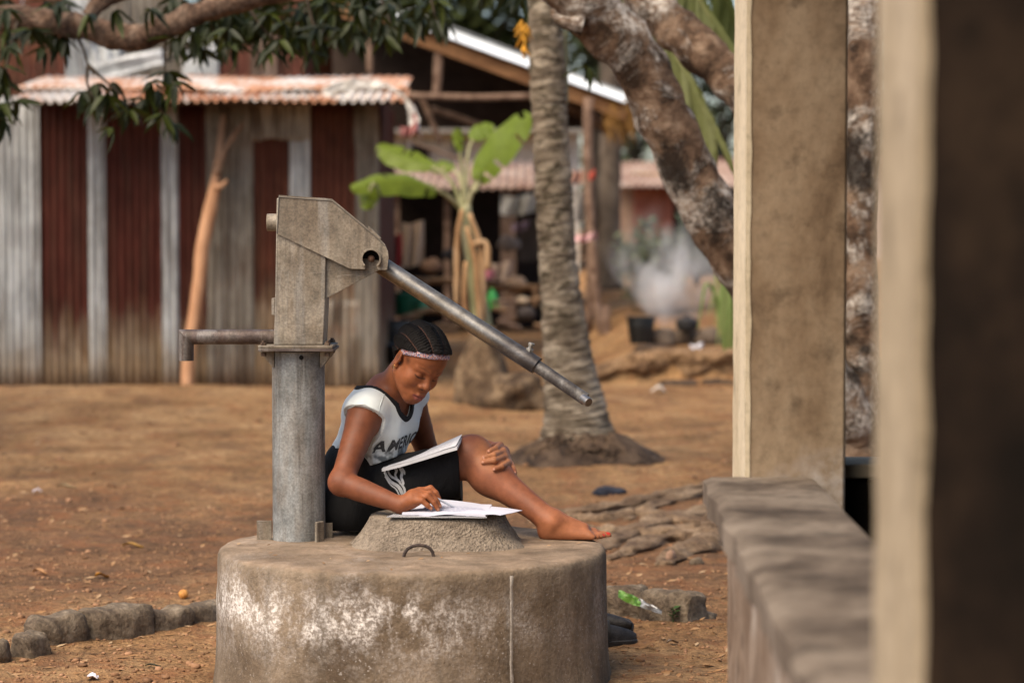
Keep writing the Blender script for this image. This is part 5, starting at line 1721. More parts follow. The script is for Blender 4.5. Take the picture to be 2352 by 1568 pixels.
# roof edge: two overlapping courses, rust over whitewash
def rust_white():
    n = NM('rusty_roofing'); pos = n.geo()
    v = n.mp((1, .6, 1), vec=pos)
    a = n.noise(2.6, 6, .6, v, .6)
    c = n.ramp(a, [(.36, (.60, .57, .53)), (.47, (.56, .48, .42)), (.53, (.50, .26, .15)), (.64, (.36, .155, .075))])
    g = n.noise(22, 6, .7, pos)
    c = n.mix(.6, c, n.ramp(g, [(.3, .5), (.5, 1), (.7, 1.25)]), 'MULTIPLY')
    return n.done(c, .7, 0, n.bump(g, .2, .01), .3)
M_ROOF = rust_white()
def roof_course(x0, x1, yf, Yf, yb, Yb, parent, amp=.012, seed=0, name='roof_sheet'):
    mb = MB()
    def fn(u, v):
        pxx = x0 + (x1 - x0) * u
        f, bk = at(pxx, yf, Yf), at(pxx, yb, Yb)
        p = f * (1 - v) + bk * v
        p.x = at(pxx, yf, Yf).x
        p.z += amp * math.sin(p.x / .076 * 2 * math.pi) + .022 * mnoise.noise(Vector((p.x * 1.2 + seed, v * .7, seed)))
        p.y += (1 - v) * .04 * mnoise.noise(Vector((p.x * 2.1, seed + 4, 0)))
        return p
    mb.grid(fn, int((x1 - x0) * 1.0), 5)
    o = mb.build(name, M_ROOF, parent, angle=0, fixn=False)
    s = o.modifiers.new('thick', 'SOLIDIFY'); s.thickness = .004
    return o
for x0, x1, sd in ((28, 300, 1), (294, 520, 2), (514, 742, 3), (736, 934, 4)):
    roof_course(x0, x1, 231, 18.85, 206, 19.45, shed, .017, seed=sd)
for x0, x1, sd in ((36, 372, 5), (366, 660, 6), (654, 932, 7)):
    roof_course(x0, x1, 204, 19.25, 175, 20.6, shed, .006, seed=sd)
mb = MB(); mb.tube([at(30, 236, 18.98), at(932, 234, 18.98)], [.022, .022], 8); mb.build('eave_pole', rough_mat('dark_pole', [(.03, .02, .015), (.07, .05, .035)], 10, .9), shed)
mb = MB()
e0, e1, e2 = at(930, 206, 19.3), at(942, 222, 19.1), at(956, 292, 18.9)
mb.grid(lambda u, v: (e0 * (1 - v) + e1 * v if v < .3 else e1 * (1 - (v - .3) / .7) + e2 * ((v - .3) / .7)) + Vector((.012 * math.sin(u * 9 + v * 4), 1.2 * u, -.05 * u)), 14, 12)
mb.build('roof_end_sheet', M_ROOF, shed, angle=0, fixn=False)
# white cloth flung over the roof's end
path = [(742, 214), (770, 206), (800, 197), (850, 194), (895, 200), (928, 222), (944, 250), (952, 284)]
def cl(u, v):
    t = u * (len(path) - 1); k = min(int(t), len(path) - 2); q = t - k
    x_, y_ = path[k][0] * (1 - q) + path[k + 1][0] * q, path[k][1] * (1 - q) + path[k + 1][1] * q
    wv = (10 + 6 * math.sin(u * 7)) * (v - .5) * 2
    nx, ny = ((0, 1) if u < .7 else (-.9, .4))
    return at(x_ + nx * wv, y_ + ny * wv, 18.78 + .05 * mnoise.noise(Vector((u * 9, v * 4, 1)))) + Vector((0, 0, .02 * mnoise.noise(Vector((u * 14, v * 3, 5)))))
mb = MB(); mb.grid(cl, 50, 8)
mb.build('white_cloth', flat_mat('white_cotton', (.66, .63, .58), .9, var=.15), angle=0, fixn=False, label='white cloth flung over the right end of the rusty roof edge', cat='cloth')
mb = MB(); mb.grid(lambda u, v: at(948 + 7 * u + 3 * v, 262 + 34 * v, 18.7 + .03 * math.sin(u * 5)), 5, 8)
mb.build('red_cloth', flat_mat('red_cotton', (.42, .10, .075), .9), angle=0, fixn=False, label='red rag hanging under the end of the white cloth', cat='cloth')
# forked branch leaning on the wall
br = thing('forked_branch', 'peeled orange-brown forked branch propped against the corrugated wall', 'branch', at(430, 890, 19.05))
n = NM('peeled_wood'); pos = n.geo()
c = n.ramp(n.math('ADD', n.sep(pos)[2], n.math('MULTIPLY', n.noise(9, 5, .6), .5)), [(0, (.50, .26, .14)), (1, (.50, .26, .14))])
zt_ = n.math('ADD', n.sep(pos)[2], n.math('MULTIPLY', n.math('SUBTRACT', n.noise(6, 5, .6), .5), .5))
c = n.mix(n.ramp(n.math('DIVIDE', zt_, 3.0), [(.54, 0), (.62, 1)]), n.ramp(n.noise(8, 6, .6, n.mp((1, 1, .3))), [(.3, (.36, .175, .085)), (.7, (.56, .32, .18))]), n.ramp(n.noise(14, 5, .6), [(.3, (.12, .07, .045)), (.7, (.26, .165, .11))]))
M_PEEL = n.done(c, .75, 0, n.bump(n.noise(30, 5, .6), .3, .01), .3)
def ptube(pts, r, Y, n=10, wob=.12, seed=1.0, Y1=None):
    N_ = len(pts); m = MB()
    P3 = [at(x_, y_, Y + ((Y1 - Y) * i / (N_ - 1) if Y1 else 0)) for i, (x_, y_) in enumerate(pts)]
    sp, rr = spline(P3, [pxm(q, Y) for q in r], N_ * 4)
    m.tube([Vector(q) for q in sp], rr, n, True, wob, seed)
    return m
ptube([(430, 893), (434, 820), (447, 720), (458, 640), (466, 560), (481, 490), (494, 425), (500, 370)], [15, 15, 15.5, 16, 16.5, 16, 13, 9], 19.05, Y1=19.3).build('stem', M_PEEL, br, angle=0)
ptube([(498, 400), (512, 355), (536, 312), (560, 282)], [9, 7, 6, 4], 19.25).build('fork', M_PEEL, br, angle=0)
ptube([(500, 380), (506, 330), (513, 262)], [8, 8, 6], 19.25).build('fork', M_PEEL, br, angle=0)
ptube([(490, 432), (506, 428), (522, 415)], [8, 6, 4], 19.15).build('twig', M_PEEL, br, angle=0)

# ================================================================ TALL SHED BEHIND
TY = 21.8
tall = thing('tall_shed', 'taller brown and silver corrugated shed rising behind the rusty roof edge', 'shed', at(330, 870, TY))
M_TALL = wear_mat('tall_brown_sheet', [(.095, .032, .022), (.150, .056, .038)], RB, -5, .1, .5)
M_BRIGHT = wear_mat('bright_zinc_sheet', [(.44, .45, .45), (.62, .63, .63)], RB, -5, .1, .15, .2, .45, rust=0.0)
M_MIX = wear_mat('mixed_brown_sheet', [(.115, .062, .042), (.24, .185, .15)], RB, -5, .1, .6)
for x0, x1, m, dy in ((-90, 60, M_TALL, 0), (52, 158, M_TALL, -.02), (150, 212, M_GALV, -.04), (205, 300, M_GALV2, -.02), (292, 430, M_GALV2, 0), (496, 582, M_TALL, -.02), (574, 640, M_MIX, -.03), (632, 706, M_TALL, 0)):
    sheet('corrugated_sheet', x0, x1, -60, 880, TY + dy, m, tall, bow=.02)
sheet('corrugated_sheet', 418, 502, 30, 200, TY - .06, M_BRIGHT, tall, pitch=.05, bow=.03, label='bright silver corrugated sheet')
MB().box(((at(-90, 0, TY).x + at(706, 0, TY).x) / 2, TY + 1.6, 1.6), (at(706, 0, TY).x - at(-90, 0, TY).x, 2.8, 3.3)).build('inner_wall', M_TALL, tall)
# loose bent sheets lying on the lower roof
def loose_sheet(cx_, cy_, w, h, ang, Y, label, bright=M_BRIGHT, amp=.02, pitch=.11):
    c = at(cx_, cy_, Y); ca, sa = math.cos(ang), math.sin(ang); mb = MB()
    def fn(u, v):
        a, b = (u - .5) * pxm(w, Y), (v - .5) * pxm(h, Y)
        bend = .05 * math.sin(u * 4 + v * 3)
        return c + Vector((a * ca + b * sa, .45 * b - amp * math.sin(b / pitch * 6.28) * 1.2 + bend, -a * sa + b * ca + amp * math.sin(b / pitch * 6.28)))
    mb.grid(fn, 24, 40)
    o = mb.build('roofing_sheet', bright, angle=0, fixn=False, label=label, cat='metal sheet', group='loose sheets on the shed roof')
    s = o.modifiers.new('thick', 'SOLIDIFY'); s.thickness = .004
loose_sheet(298, 148, 160, 50, -.22, 20.9, 'bent shiny silver sheet lying aslant on the roof')
loose_sheet(240, 128, 66, 88, 1.25, 21.2, 'grey tilted sheet behind the shiny one', M_GALV)
loose_sheet(398, 100, 70, 62, -.5, 21.3, 'dull grey sheet beside the bright upright one', M_GALV2)

# ================================================================ BIG OPEN HOUSE
OY = 22.6
M_UNDER = rough_mat('dark_roof_underside', [(.030, .019, .014), (.055, .036, .027)], 4, .9, .3)  # near-black brown for the lining, rafters and gable wall
M_POLE = rough_mat('bark_pole', [(.105, .060, .040), (.20, .125, .085), (.27, .18, .13)], 8, .9, .5)
M_BOARD = rough_mat('fascia_board', [(.17, .080, .033), (.29, .145, .062)], 6, .8, .3, stretch=(.3, 1, 1))
M_SUNLIT_EDGE = flat_mat('sunlit_zinc', (.86, .90, .92), .35, .1, .5, .08, 6)  # sun glare on the roof edge put into a near-white colour
oh = thing('open_house', 'open-sided house with a broad sloping roof, sunlit white edge and dark underside', 'house', at(1110, 860, OY))
e0, e1 = at(690, -62, OY), at(1437, 222, OY)
DB = 3.6
sl = (e1 - e0)
mb = MB()
def roof(u, v):
    p = e0 + sl * u + Vector((0, DB * v, 0))
    return p + Vector((0, 0, .035 + .010 * math.sin(p.y / .076 * 6.28)))
mb.grid(roof, 20, 300)
mb.build('roof_sheet', M_GALV, oh, angle=0, fixn=False)
mb = MB(); mb.grid(lambda u, v: e0 + sl * u + Vector((0, .05 + (DB - .05) * v, -.03)), 6, 6); mb.build('roof_lining', M_UNDER, oh, fixn=False)
dn = Vector((0, 0, -1))
def strip(x0, x1, t, name, mat, yy, h, off):
    a = at(x0[0], x0[1], yy); b = at(x1[0], x1[1], yy)
    MB().bar(a + Vector((0, 0, off)), b + Vector((0, 0, off)), t, h).build(name, mat, oh, bevel=.004)
a, b = at(868, 16, OY - .06), at(1437, 224, OY - .06)
mb = MB(); mb.prism([a + Vector((0, -.02, -.05)), a + Vector((0, .10, .05)), a + Vector((0, .16, .02)), a + Vector((0, .10, -.05))], b - a); mb.build('roof_edge', M_SUNLIT_EDGE, oh)
strip((700, -8), (1440, 262), .05, 'fascia_board', M_BOARD, OY + .04, .13, 0)
for i, k in enumerate((.9, 1.7, 2.5, 3.3)):
    a, b = e0 + Vector((0, k, -.12)), e1 + Vector((0, k, -.12))
    MB().bar(a, b, .06, .09).build('rafter', M_UNDER, oh)
for pts, r, Y, nm in (([(848, 58), (850, 175)], 8, OY + .1, 'post'), ([(705, 20), (703, 175)], 9, OY + .2, 'post'), ([(1008, 118), (1003, 220)], 11, OY + .08, 'strut'),
                      ([(700, 150), (760, 200)], 8, OY + .25, 'strut'), ([(930, 220), (1080, 224), (1225, 222), (1300, 226)], 8, OY + .05, 'tie_beam'), ([(990, 250), (1060, 272), (1130, 300)], 8, OY + .9, 'tie_beam'),
                      ([(1352, 225), (1350, 380), (1360, 560), (1372, 700), (1392, 790)], 12, OY - .1, 'post'), ([(1357, 360), (1356, 560), (1352, 760)], 9, OY + .6, 'post'), ([(1392, 700), (1395, 800)], 9, OY - .3, 'post'),
                      ([(968, 225), (990, 275), (1012, 330)], 7, OY + .3, 'strut'), ([(1300, 240), (1345, 260), (1400, 300)], 16, OY + 1.2, 'rafter')):
    ptube(pts, [r] * len(pts), Y).build(nm, M_POLE, oh, angle=0)
mb = MB()
bw0, bw1 = e0 + Vector((0, DB - .1, -.06)), e1 + Vector((0, DB - .1, -.06))
zlow = at(1000, 296, OY + DB).z
mb.prism([bw0, bw1, Vector((bw1.x, bw1.y, min(bw1.z - .05, zlow))), Vector((bw0.x, bw0.y, zlow))], (0, .05, 0)); mb.build('gable_wall', M_UNDER, oh)
# ragged thatch fringe at the low corner
mb = MB(); Rr = random.Random(8)
for i in range(240):
    px = Rr.uniform(1385, 1448); py = Rr.uniform(222, 285)
    a = at(px, py, OY + Rr.uniform(-.05, .5)); l = Rr.uniform(.08, .28)
    b = a + Vector((Rr.uniform(-.02, .10), Rr.uniform(-.1, .1), -l)); w = Vector((.008, 0, .002))
    mb.add([a - w, a + w, b], [(0, 1, 2)])
mb.build('thatch_fringe', rough_mat('thatch', [(.16, .075, .02), (.36, .19, .05)], 30, .9), oh, smooth=False, fixn=False)

# ================================================================ LOW HOUSE AND YARD BEYOND
LY = 28.0
M_PINKROOF = rough_mat('pink_rust_roof', [(.20, .11, .08), (.30, .20, .155), (.42, .33, .275)], 3.5, .8, .2)
M_PLASTER = rough_mat('pale_plaster', [(.40, .36, .31), (.54, .50, .45)], 2.5, .9, .2)
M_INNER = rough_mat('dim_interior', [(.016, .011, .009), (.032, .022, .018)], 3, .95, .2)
lh = thing('low_house', 'low house with pink rusted roof and a black open veranda behind the banana plant', 'house', at(1060, 760, LY))
mb = MB(); a, b = at(800, 432, LY - .6), at(1300, 432, LY - .6); bk = at(1300, 372, LY + 1.6)
mb.grid(lambda u, v: Vector((a.x + (b.x - a.x) * u, a.y + (bk.y - a.y) * v, a.z + (bk.z - a.z) * v + .02 * math.sin((a.x + (b.x - a.x) * u) / .1 * 6.28))), 220, 6)
o = mb.build('roof', M_PINKROOF, lh, angle=0, fixn=False); s = o.modifiers.new('thick', 'SOLIDIFY'); s.thickness = .01
def wallbox(x0, x1, y0, y1, Y, d, name, mat, par):
    p, q = at(x0, y0, Y), at(x1, y1, Y)
    return MB().box(((p.x + q.x) / 2, Y + d / 2, (p.z + q.z) / 2), (abs(q.x - p.x), d, abs(p.z - q.z))).build(name, mat, par)
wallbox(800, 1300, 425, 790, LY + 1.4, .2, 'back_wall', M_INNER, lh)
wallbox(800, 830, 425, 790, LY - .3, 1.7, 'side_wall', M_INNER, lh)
wallbox(1150, 1185, 440, 740, LY - .4, .12, 'pillar', rough_mat('mud_pillar', [(.16, .10, .07), (.26, .17, .12)], 5, .9), lh)
wallbox(1020, 1034, 440, 740, LY - .4, .09, 'post', M_POLE, lh)
wallbox(905, 918, 440, 740, LY - .4, .09, 'post', M_POLE, lh)
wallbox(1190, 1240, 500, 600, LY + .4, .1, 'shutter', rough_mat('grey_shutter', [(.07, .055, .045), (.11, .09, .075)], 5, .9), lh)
ph = thing('plaster_house', 'pale plastered house showing above the pink rusted roof', 'house', at(1070, 600, 36))
wallbox(820, 1330, 300, 640, 36, 4, 'wall', M_PLASTER, ph)
mb = MB(); a, b, bk = at(800, 305, 35.4), at(1345, 305, 35.4), at(1345, 262, 39)
mb.grid(lambda u, v: Vector((a.x + (b.x - a.x) * u, a.y + (bk.y - a.y) * v, a.z + (bk.z - a.z) * v)), 4, 4)
mb.build('roof', M_GALV2, ph, fixn=False)
wallbox(930, 985, 335, 400, 35.9, .12, 'window', M_INNER, ph); wallbox(1040, 1064, 315, 380, 35.9, .12, 'window', rough_mat('grey_door', [(.12, .11, .10), (.2, .19, .18)], 4), ph)
# stick benches and shelves with household things
M_STICK = rough_mat('stick_wood', [(.20, .115, .060), (.34, .21, .12)], 8, .9)
def bench(x0, x1, y, h, Y, label):
    t = thing('stick_bench', label, 'bench', at((x0 + x1) / 2, y + h, Y), 'stick benches in the far yard')
    for k in range(4):
        ptube([(x0, y + k * 2.2), (x1, y + k * 2.2 + 3)], [4.5, 4.5], Y + k * .12, 7).build('slat', M_STICK, t, angle=0)
    for xx in (x0 + 12, (x0 + x1) / 2, x1 - 12):
        for dy in (0, .35):
            ptube([(xx, y + 4), (xx + 2, y + h)], [5, 5], Y + dy, 7).build('leg', M_STICK, t, angle=0)
bench(895, 1060, 640, 60, 23.2, 'stick bench with a row of poles left of the banana stem')
bench(1090, 1240, 655, 50, 23.6, 'stick bench right of the banana stem under the pink cloth')
def tub(px, py, w, h, Y, col, name, label, cat, taper=.75, lip=.04, group=None):
    c = at(px, py + h, Y); r = pxm(w / 2, Y); hh = pxm(h, Y)
    t = thing(name, label, cat, c, group)
    m = flat_mat(name + '_' + str(px), col, .45, var=.2)
    mb = MB(); mb.lathe([(r * taper, 0), (r * (taper + .5 * (1 - taper)), hh * .5), (r * .97, hh * .96), (r * .93, hh), (r * .9, hh * .96), (r * taper * .93, hh * .08), (.001, hh * .07)], c, 28, close=True)
    mb.build('bowl', m, t)
    mb = MB(); mb.lathe([(r * .96, hh * .93), (r * (1 + lip), hh * .95), (r * (1 + lip), hh * 1.0), (r * .94, hh * 1.0)], c, 28, close=False)
    mb.build('rim', m, t)
    return t
tub(938, 672, 84, 54, 22.4, (.012, .105, .055), 'plastic_basin', 'dark green plastic basin behind the pump handle', 'basin')
tub(972, 690, 30, 28, 22.2, (.06, .24, .14), 'plastic_bowl', 'small lighter green bowl at the right of the dark green basin', 'bowl')
tub(905, 735, 80, 60, 21.0, (.022, .021, .020), 'black_pot', 'sooty black cooking pot on the ground behind the seated person', 'pot', .85)
tub(925, 790, 96, 46, 20.6, (.030, .028, .026), 'black_basin', 'wide black basin below the sooty pot', 'basin', .7)
tub(1472, 727, 68, 62, 20.75, (.007, .007, .007), 'bucket', 'black plastic bucket standing on the bank right of the palm', 'bucket', .74)
# handle of the bucket
bt = [o for o in COL.objects if o.name == 'bucket'][0]; bl = wloc(bt)
MB().tube([bl + Vector((.135 * math.cos(a), .03, .225 + .03 * math.sin(a))) for a in [math.pi * i / 12 for i in range(13)]], .004, 6).build('handle', M_POLE, bt)
mb = MB(); c = at(1130, 712, 22.3); mb.lathe([(.058, 0), (.066, .02), (.060, .09), (.038, .15), (.020, .18), (.018, .20), (.001, .20)], c, 20)
mb.build('bottle', flat_mat('green_plastic', (.05, .36, .07), .3, var=.15), label='bright green plastic bottle standing right of the banana stem', cat='bottle')
def rag(px, py, w, h, Y, col, label, name='cloth', grp=None):
    mb = MB()
    mb.grid(lambda u, v: at(px + w * (u - .5), py + h * (v - .5) + 4 * math.sin(u * 5), Y + .06 * math.sin(u * 13 + v * 3)), 14, 8)
    mb.build(name, flat_mat(name + '_' + str(px) + '_' + str(py), col, .9, var=.2), angle=0, fixn=False, label=label, cat='cloth', group=grp)
GC = 'clothes and rags in the far yard'
rag(1110, 632, 52, 22, 23.3, (.62, .22, .27), 'bright pink cloth heaped on the stick bench', grp=GC)
rag(1098, 604, 46, 26, 23.4, (.52, .46, .38), 'cream cloth above the pink one', grp=GC)
rag(1150, 622, 56, 40, 23.5, (.44, .33, .25), 'beige cloth right of the pink one', grp=GC)
rag(1192, 470, 84, 44, 26.6, (.50, .46, .39), 'pale cloth hung under the pink rusted roof', grp=GC)
rag(1345, 545, 52, 16, 22.0, (.60, .36, .36), 'pink cloth tied to the leaning pole', grp=GC)
rag(1340, 470, 44, 70, 27.0, (.46, .41, .35), 'pale cloth hanging right of the palm trunk', grp=GC)
rag(1330, 405, 60, 30, 27.2, (.56, .33, .25), 'salmon cloth on the line right of the palm', grp=GC)
rag(1360, 402, 14, 20, 22.2, (.68, .14, .09), 'small red rag tied round the pole', grp=GC)
rag(908, 578, 34, 78, 22.6, (.26, .020, .018), 'dark red cloth hanging behind the pump head', grp=GC)
rag(948, 560, 52, 100, 23.0, (.37, .27, .19), 'tan cloth hanging beside the dark red one', grp=GC)
rag(1195, 520, 40, 20, 26.8, (.20, .13, .15), 'mauve cloth under the pale hung cloth', grp=GC)
rag(940, 300, 44, 22, 21.6, (.50, .22, .20), 'faded pink cloth under the roof end', grp=GC)
rag(930, 340, 30, 26, 21.6, (.42, .36, .31), 'grey cloth below the faded pink one', grp=GC)
ptube([(935, 322), (1010, 350), (1080, 372)], [3, 3, 3], 22.0).build('pole', M_POLE, label='thin pole sloping down behind the banana leaves', cat='pole', angle=0)
ptube([(1450, 398), (1530, 402), (1620, 412)], [1.6] * 3, 26.0, 6).build('clothes_line', flat_mat('yellow_cord', (.50, .30, .05), .7), label='yellow clothes line behind the leaning tree', cat='line', angle=0)
def bits():
    "far heaps of firewood and household oddments"
    Rb = random.Random(12); G_ = 'sticks of firewood in the far yard'
    for i in range(34):
        px = Rb.uniform(880, 1235); py = Rb.uniform(690, 775); Y = Rb.uniform(21.5, 24); l = Rb.uniform(25, 70); a = Rb.uniform(-.35, .35)
        ptube([(px, py), (px + l * math.cos(a), py + l * math.sin(a))], [Rb.uniform(3, 7)] * 2, Y, 7).build('firewood', M_STICK if i % 3 else M_POLE, label='stick of firewood in the heap behind the banana stem', cat='firewood', group=G_, angle=0)
    G2 = 'bundles in the far yard'
    for i, (px, py, Y, r, col, lab) in enumerate((
            (905, 622, 23.4, .10, (.42, .34, .28), 'pale bundle below the dark red hanging cloth'), (950, 660, 23.0, .08, (.16, .11, .08), 'dark brown bundle above the dark green basin'),
            (990, 610, 24.0, .11, (.30, .17, .10), 'reddish brown bundle left of the banana stem, on the stick bench'), (1018, 700, 22.6, .07, (.50, .45, .40), 'small cream bundle low beside the banana stem'),
            (1040, 585, 25.0, .10, (.06, .05, .045), 'black bundle high in the dark veranda behind the banana stem'), (1150, 700, 23.0, .08, (.42, .30, .20), 'tan bundle right of the green bottle'),
            (1185, 655, 23.8, .12, (.30, .20, .13), 'large brown bundle on the right-hand stick bench'), (1210, 720, 22.8, .09, (.07, .055, .05), 'sooty bundle at the edge of the palm trunk'),
            (1170, 560, 25.5, .12, (.20, .15, .12), 'dull brown bundle below the pale hung cloth'), (1200, 690, 23.4, .06, (.52, .40, .28), 'small straw-coloured bundle beside the palm trunk'))):
        MB().blob(at(px, py, Y), (r, r * .8, r * .7), i, .35, 12, 8).build('bundle', flat_mat('bundle_%d' % i, col, .9), label=lab, cat='bundle', group=G2, angle=0)
bits()

# ================================================================ RIGHT-HAND DISTANCE
redshed = thing('red_shed', 'small red corrugated shed beyond the smoke', 'shed', at(1500, 600, 33))
sheet('corrugated_sheet', 1455, 1545, 425, 610, 33, rough_mat('faded_red_sheet', [(.25, .085, .055), (.36, .14, .095)], 5, .7), redshed)
wallbox(1410, 1462, 420, 610, 33.2, .15, 'mud_wall', rough_mat('mud_wall', [(.30, .19, .13), (.42, .29, .21)], 3, .9), redshed)
mb = MB(); a, b, bk = at(1400, 428, 32.4), at(1760, 428, 32.4), at(1760, 372, 36)
mb.grid(lambda u, v: Vector((a.x + (b.x - a.x) * u, a.y + (bk.y - a.y) * v, a.z + (bk.z - a.z) * v + .02 * math.sin(u * 140))), 140, 4)
mb.build('roof', M_PINKROOF, redshed, angle=0, fixn=False)
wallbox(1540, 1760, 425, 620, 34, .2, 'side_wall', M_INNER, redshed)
farhouse = thing('far_house', 'pinkish distant house seen between the leaning tree and the veranda pillar', 'house', at(1900, 640, 42))
wallbox(1560, 2200, 372, 660, 42, 3, 'wall', rough_mat('pink_plaster', [(.46, .36, .32), (.58, .48, .43)], 2, .9), farhouse)
wallbox(1550, 2210, 362, 376, 41.6, 4, 'roof', M_PINKROOF, farhouse)
# cooking fire: three stones, pot, white rag
fire = ground_px(1580, 796)
for i, (dx, dy) in enumerate(((-.22, 0), (.18, .1), (.0, .32))):
    MB().blob(fire + Vector((dx, dy, .06)), (.13, .12, .10), i * 3, .3, 14, 9).build('hearth_stone', rough_mat('sooty_stone_%d' % i, [(.07, .050, .036), (.17, .125, .09)], 9, .95), label=('sooty hearth stone under the smoking pot, nearest the bucket', 'sooty hearth stone beside the strap-leaved plant', 'sooty hearth stone behind the smoking pot')[i], cat='stone', group='hearth stones of the cooking fire', angle=0)
pot = thing('cooking_pot', 'black cooking pot on the smoking hearth', 'pot', fire + Vector((0, .1, .12)))
pl_ = wloc(pot); mb = MB(); mb.lathe([(.04, 0), (.085, .025), (.100, .07), (.092, .105), (.08, .11), (.075, .105), (.085, .06), (.01, .012)], pl_, 24); mb.build('bowl', flat_mat('soot', (.012, .011, .011), .7), pot)
mb = MB(); mb.lathe([(.092, .108), (.07, .122), (.02, .135), (.02, .15), (.001, .153)], pl_, 20); mb.build('lid', flat_mat('sooty_lid', (.03, .026, .026), .6), pot)
rag(1600, 800, 30, 22, 20.5, (.80, .80, .86), 'white rag lying before the hearth')
# smoke drifting up from the hearth
def smoke():
    bm = bmesh.new(); bmesh.ops.create_icosphere(bm, subdivisions=3, radius=1)
    c = at(1548, 635, fire.y + .25)
    for v in bm.verts:
        q = v.co
        z = q.z
        v.co = Vector((c.x + (.20 + .34 * (z + 1)) * q.x + .10 * (1 - z) - .10 * (z + 1), c.y + (.16 + .17 * (z + 1)) * q.y, c.z + .72 * z))
    me = bpy.data.meshes.new('smoke'); bm.to_mesh(me); bm.free()
    m = bpy.data.materials.new('smoke'); m.use_nodes = True
    t = m.node_tree; t.nodes.remove(t.nodes['Principled BSDF'])
    pv = t.nodes.new('ShaderNodeVolumePrincipled'); pv.inputs['Color'].default_value = (.985, .985, .99, 1); pv.inputs['Anisotropy'].default_value = .2
    tc = t.nodes.new('ShaderNodeTexCoord'); nz = t.nodes.new('ShaderNodeTexNoise'); nz.inputs['Scale'].default_value = 4.2; nz.inputs['Detail'].default_value = 4
    mp = t.nodes.new('ShaderNodeMapping'); mp.inputs['Scale'].default_value = (1, 1, .6)
    t.links.new(tc.outputs['Object'], mp.inputs['Vector']); t.links.new(mp.outputs['Vector'], nz.inputs['Vector'])
    # thin towards the skin of the body of smoke
    gm = t.nodes.new('ShaderNodeTexCoord'); mp2 = t.nodes.new('ShaderNodeMapping'); mp2.vector_type = 'POINT'
    mp2.inputs['Location'].default_value = (-1, -1, -1); mp2.inputs['Scale'].default_value = (2, 2, 2)
    t.links.new(gm.outputs['Generated'], mp2.inputs['Vector'])
    ln = t.nodes.new('ShaderNodeVectorMath'); ln.operation = 'LENGTH'; t.links.new(mp2.outputs['Vector'], ln.inputs[0])
    fall = t.nodes.new('ShaderNodeMapRange'); fall.inputs['From Min'].default_value = .98; fall.inputs['From Max'].default_value = .15; t.links.new(ln.outputs['Value'], fall.inputs['Value'])
    rp = t.nodes.new('ShaderNodeMapRange'); rp.inputs['From Min'].default_value = .44; rp.inputs['From Max'].default_value = .62; rp.inputs['To Max'].default_value = 8.5
    t.links.new(nz.outputs['Fac'], rp.inputs['Value'])
    mu = t.nodes.new('ShaderNodeMath'); mu.operation = 'MULTIPLY'; t.links.new(rp.outputs['Result'], mu.inputs[0]); t.links.new(fall.outputs['Result'], mu.inputs[1])
    m3 = t.nodes.new('ShaderNodeMath'); m3.operation = 'MULTIPLY'; t.links.new(mu.outputs[0], m3.inputs[0]); t.links.new(fall.outputs['Result'], m3.inputs[1])
    t.links.new(m3.outputs[0], pv.inputs['Density']); t.links.new(pv.outputs['Volume'], t.nodes['Material Output'].inputs['Volume'])
    me.materials.append(m)
    c0 = Vector((c.x, c.y, c.z))
    for v in me.vertices: v.co -= c0
    o = link_mesh('smoke', me, None, None, c0)
    tag(o, 'white smoke drifting up from the hearth', None, None, 'stuff')
smoke()
# worn face of the earth bank, undercut at its foot
mb = MB()
def bank(u, v):
    x = .35 + 2.6 * u
    e = 19.75 + .30 * mnoise.noise(Vector((x * .8, 3.1, 0)))
    z0 = ground_z(x, e - .25) - .02; z1 = ground_z(x, e + .22) + .012
    y = e + .05 + .10 * (1 - v) ** 3 * (v > 0) - .05 * math.sin(math.pi * v) + .16 * max(0, v - .8) / .2
    q = Vector((x * 5, v * 3, 2))
    return Vector((x, y + .07 * mnoise.noise(q) + .03 * mnoise.noise(q * 3.1), z0 + (z1 - z0) * min(1, v / .86) + .03 * mnoise.noise(q * 1.7) * (v > .1)))
mb.grid(bank, 150, 18)
mb.build('earth_bank', rough_mat('bank_soil', [(.130, .072, .038), (.270, .160, .082), (.380, .240, .132)], 7, .95, .9, 60, .03, fine=.8), angle=0, kind='structure', fixn=False)
# dark lumps added for the shadow line under the bank
for i, (px, py, w, lab) in enumerate(((1560, 885, 60, 'dark lump added as shadow at the foot of the bank, nearest the palm side'), (1650, 880, 44, 'dark lump added as shadow at the foot of the bank beside the pillar'), (1490, 868, 40, 'small dark lump added as shadow under the bank, left of the others'))):
    p = ground_px(px, py); MB().blob(p, (pxm(w, 19.6), .12, pxm(13, 19.6)), i + 3, .5, 14, 8).build('shadow_clod', rough_mat('shadow_earth_%d' % i, [(.035, .022, .015), (.085, .055, .036)], 7, .95), label=lab, cat='shadow lump', angle=0)
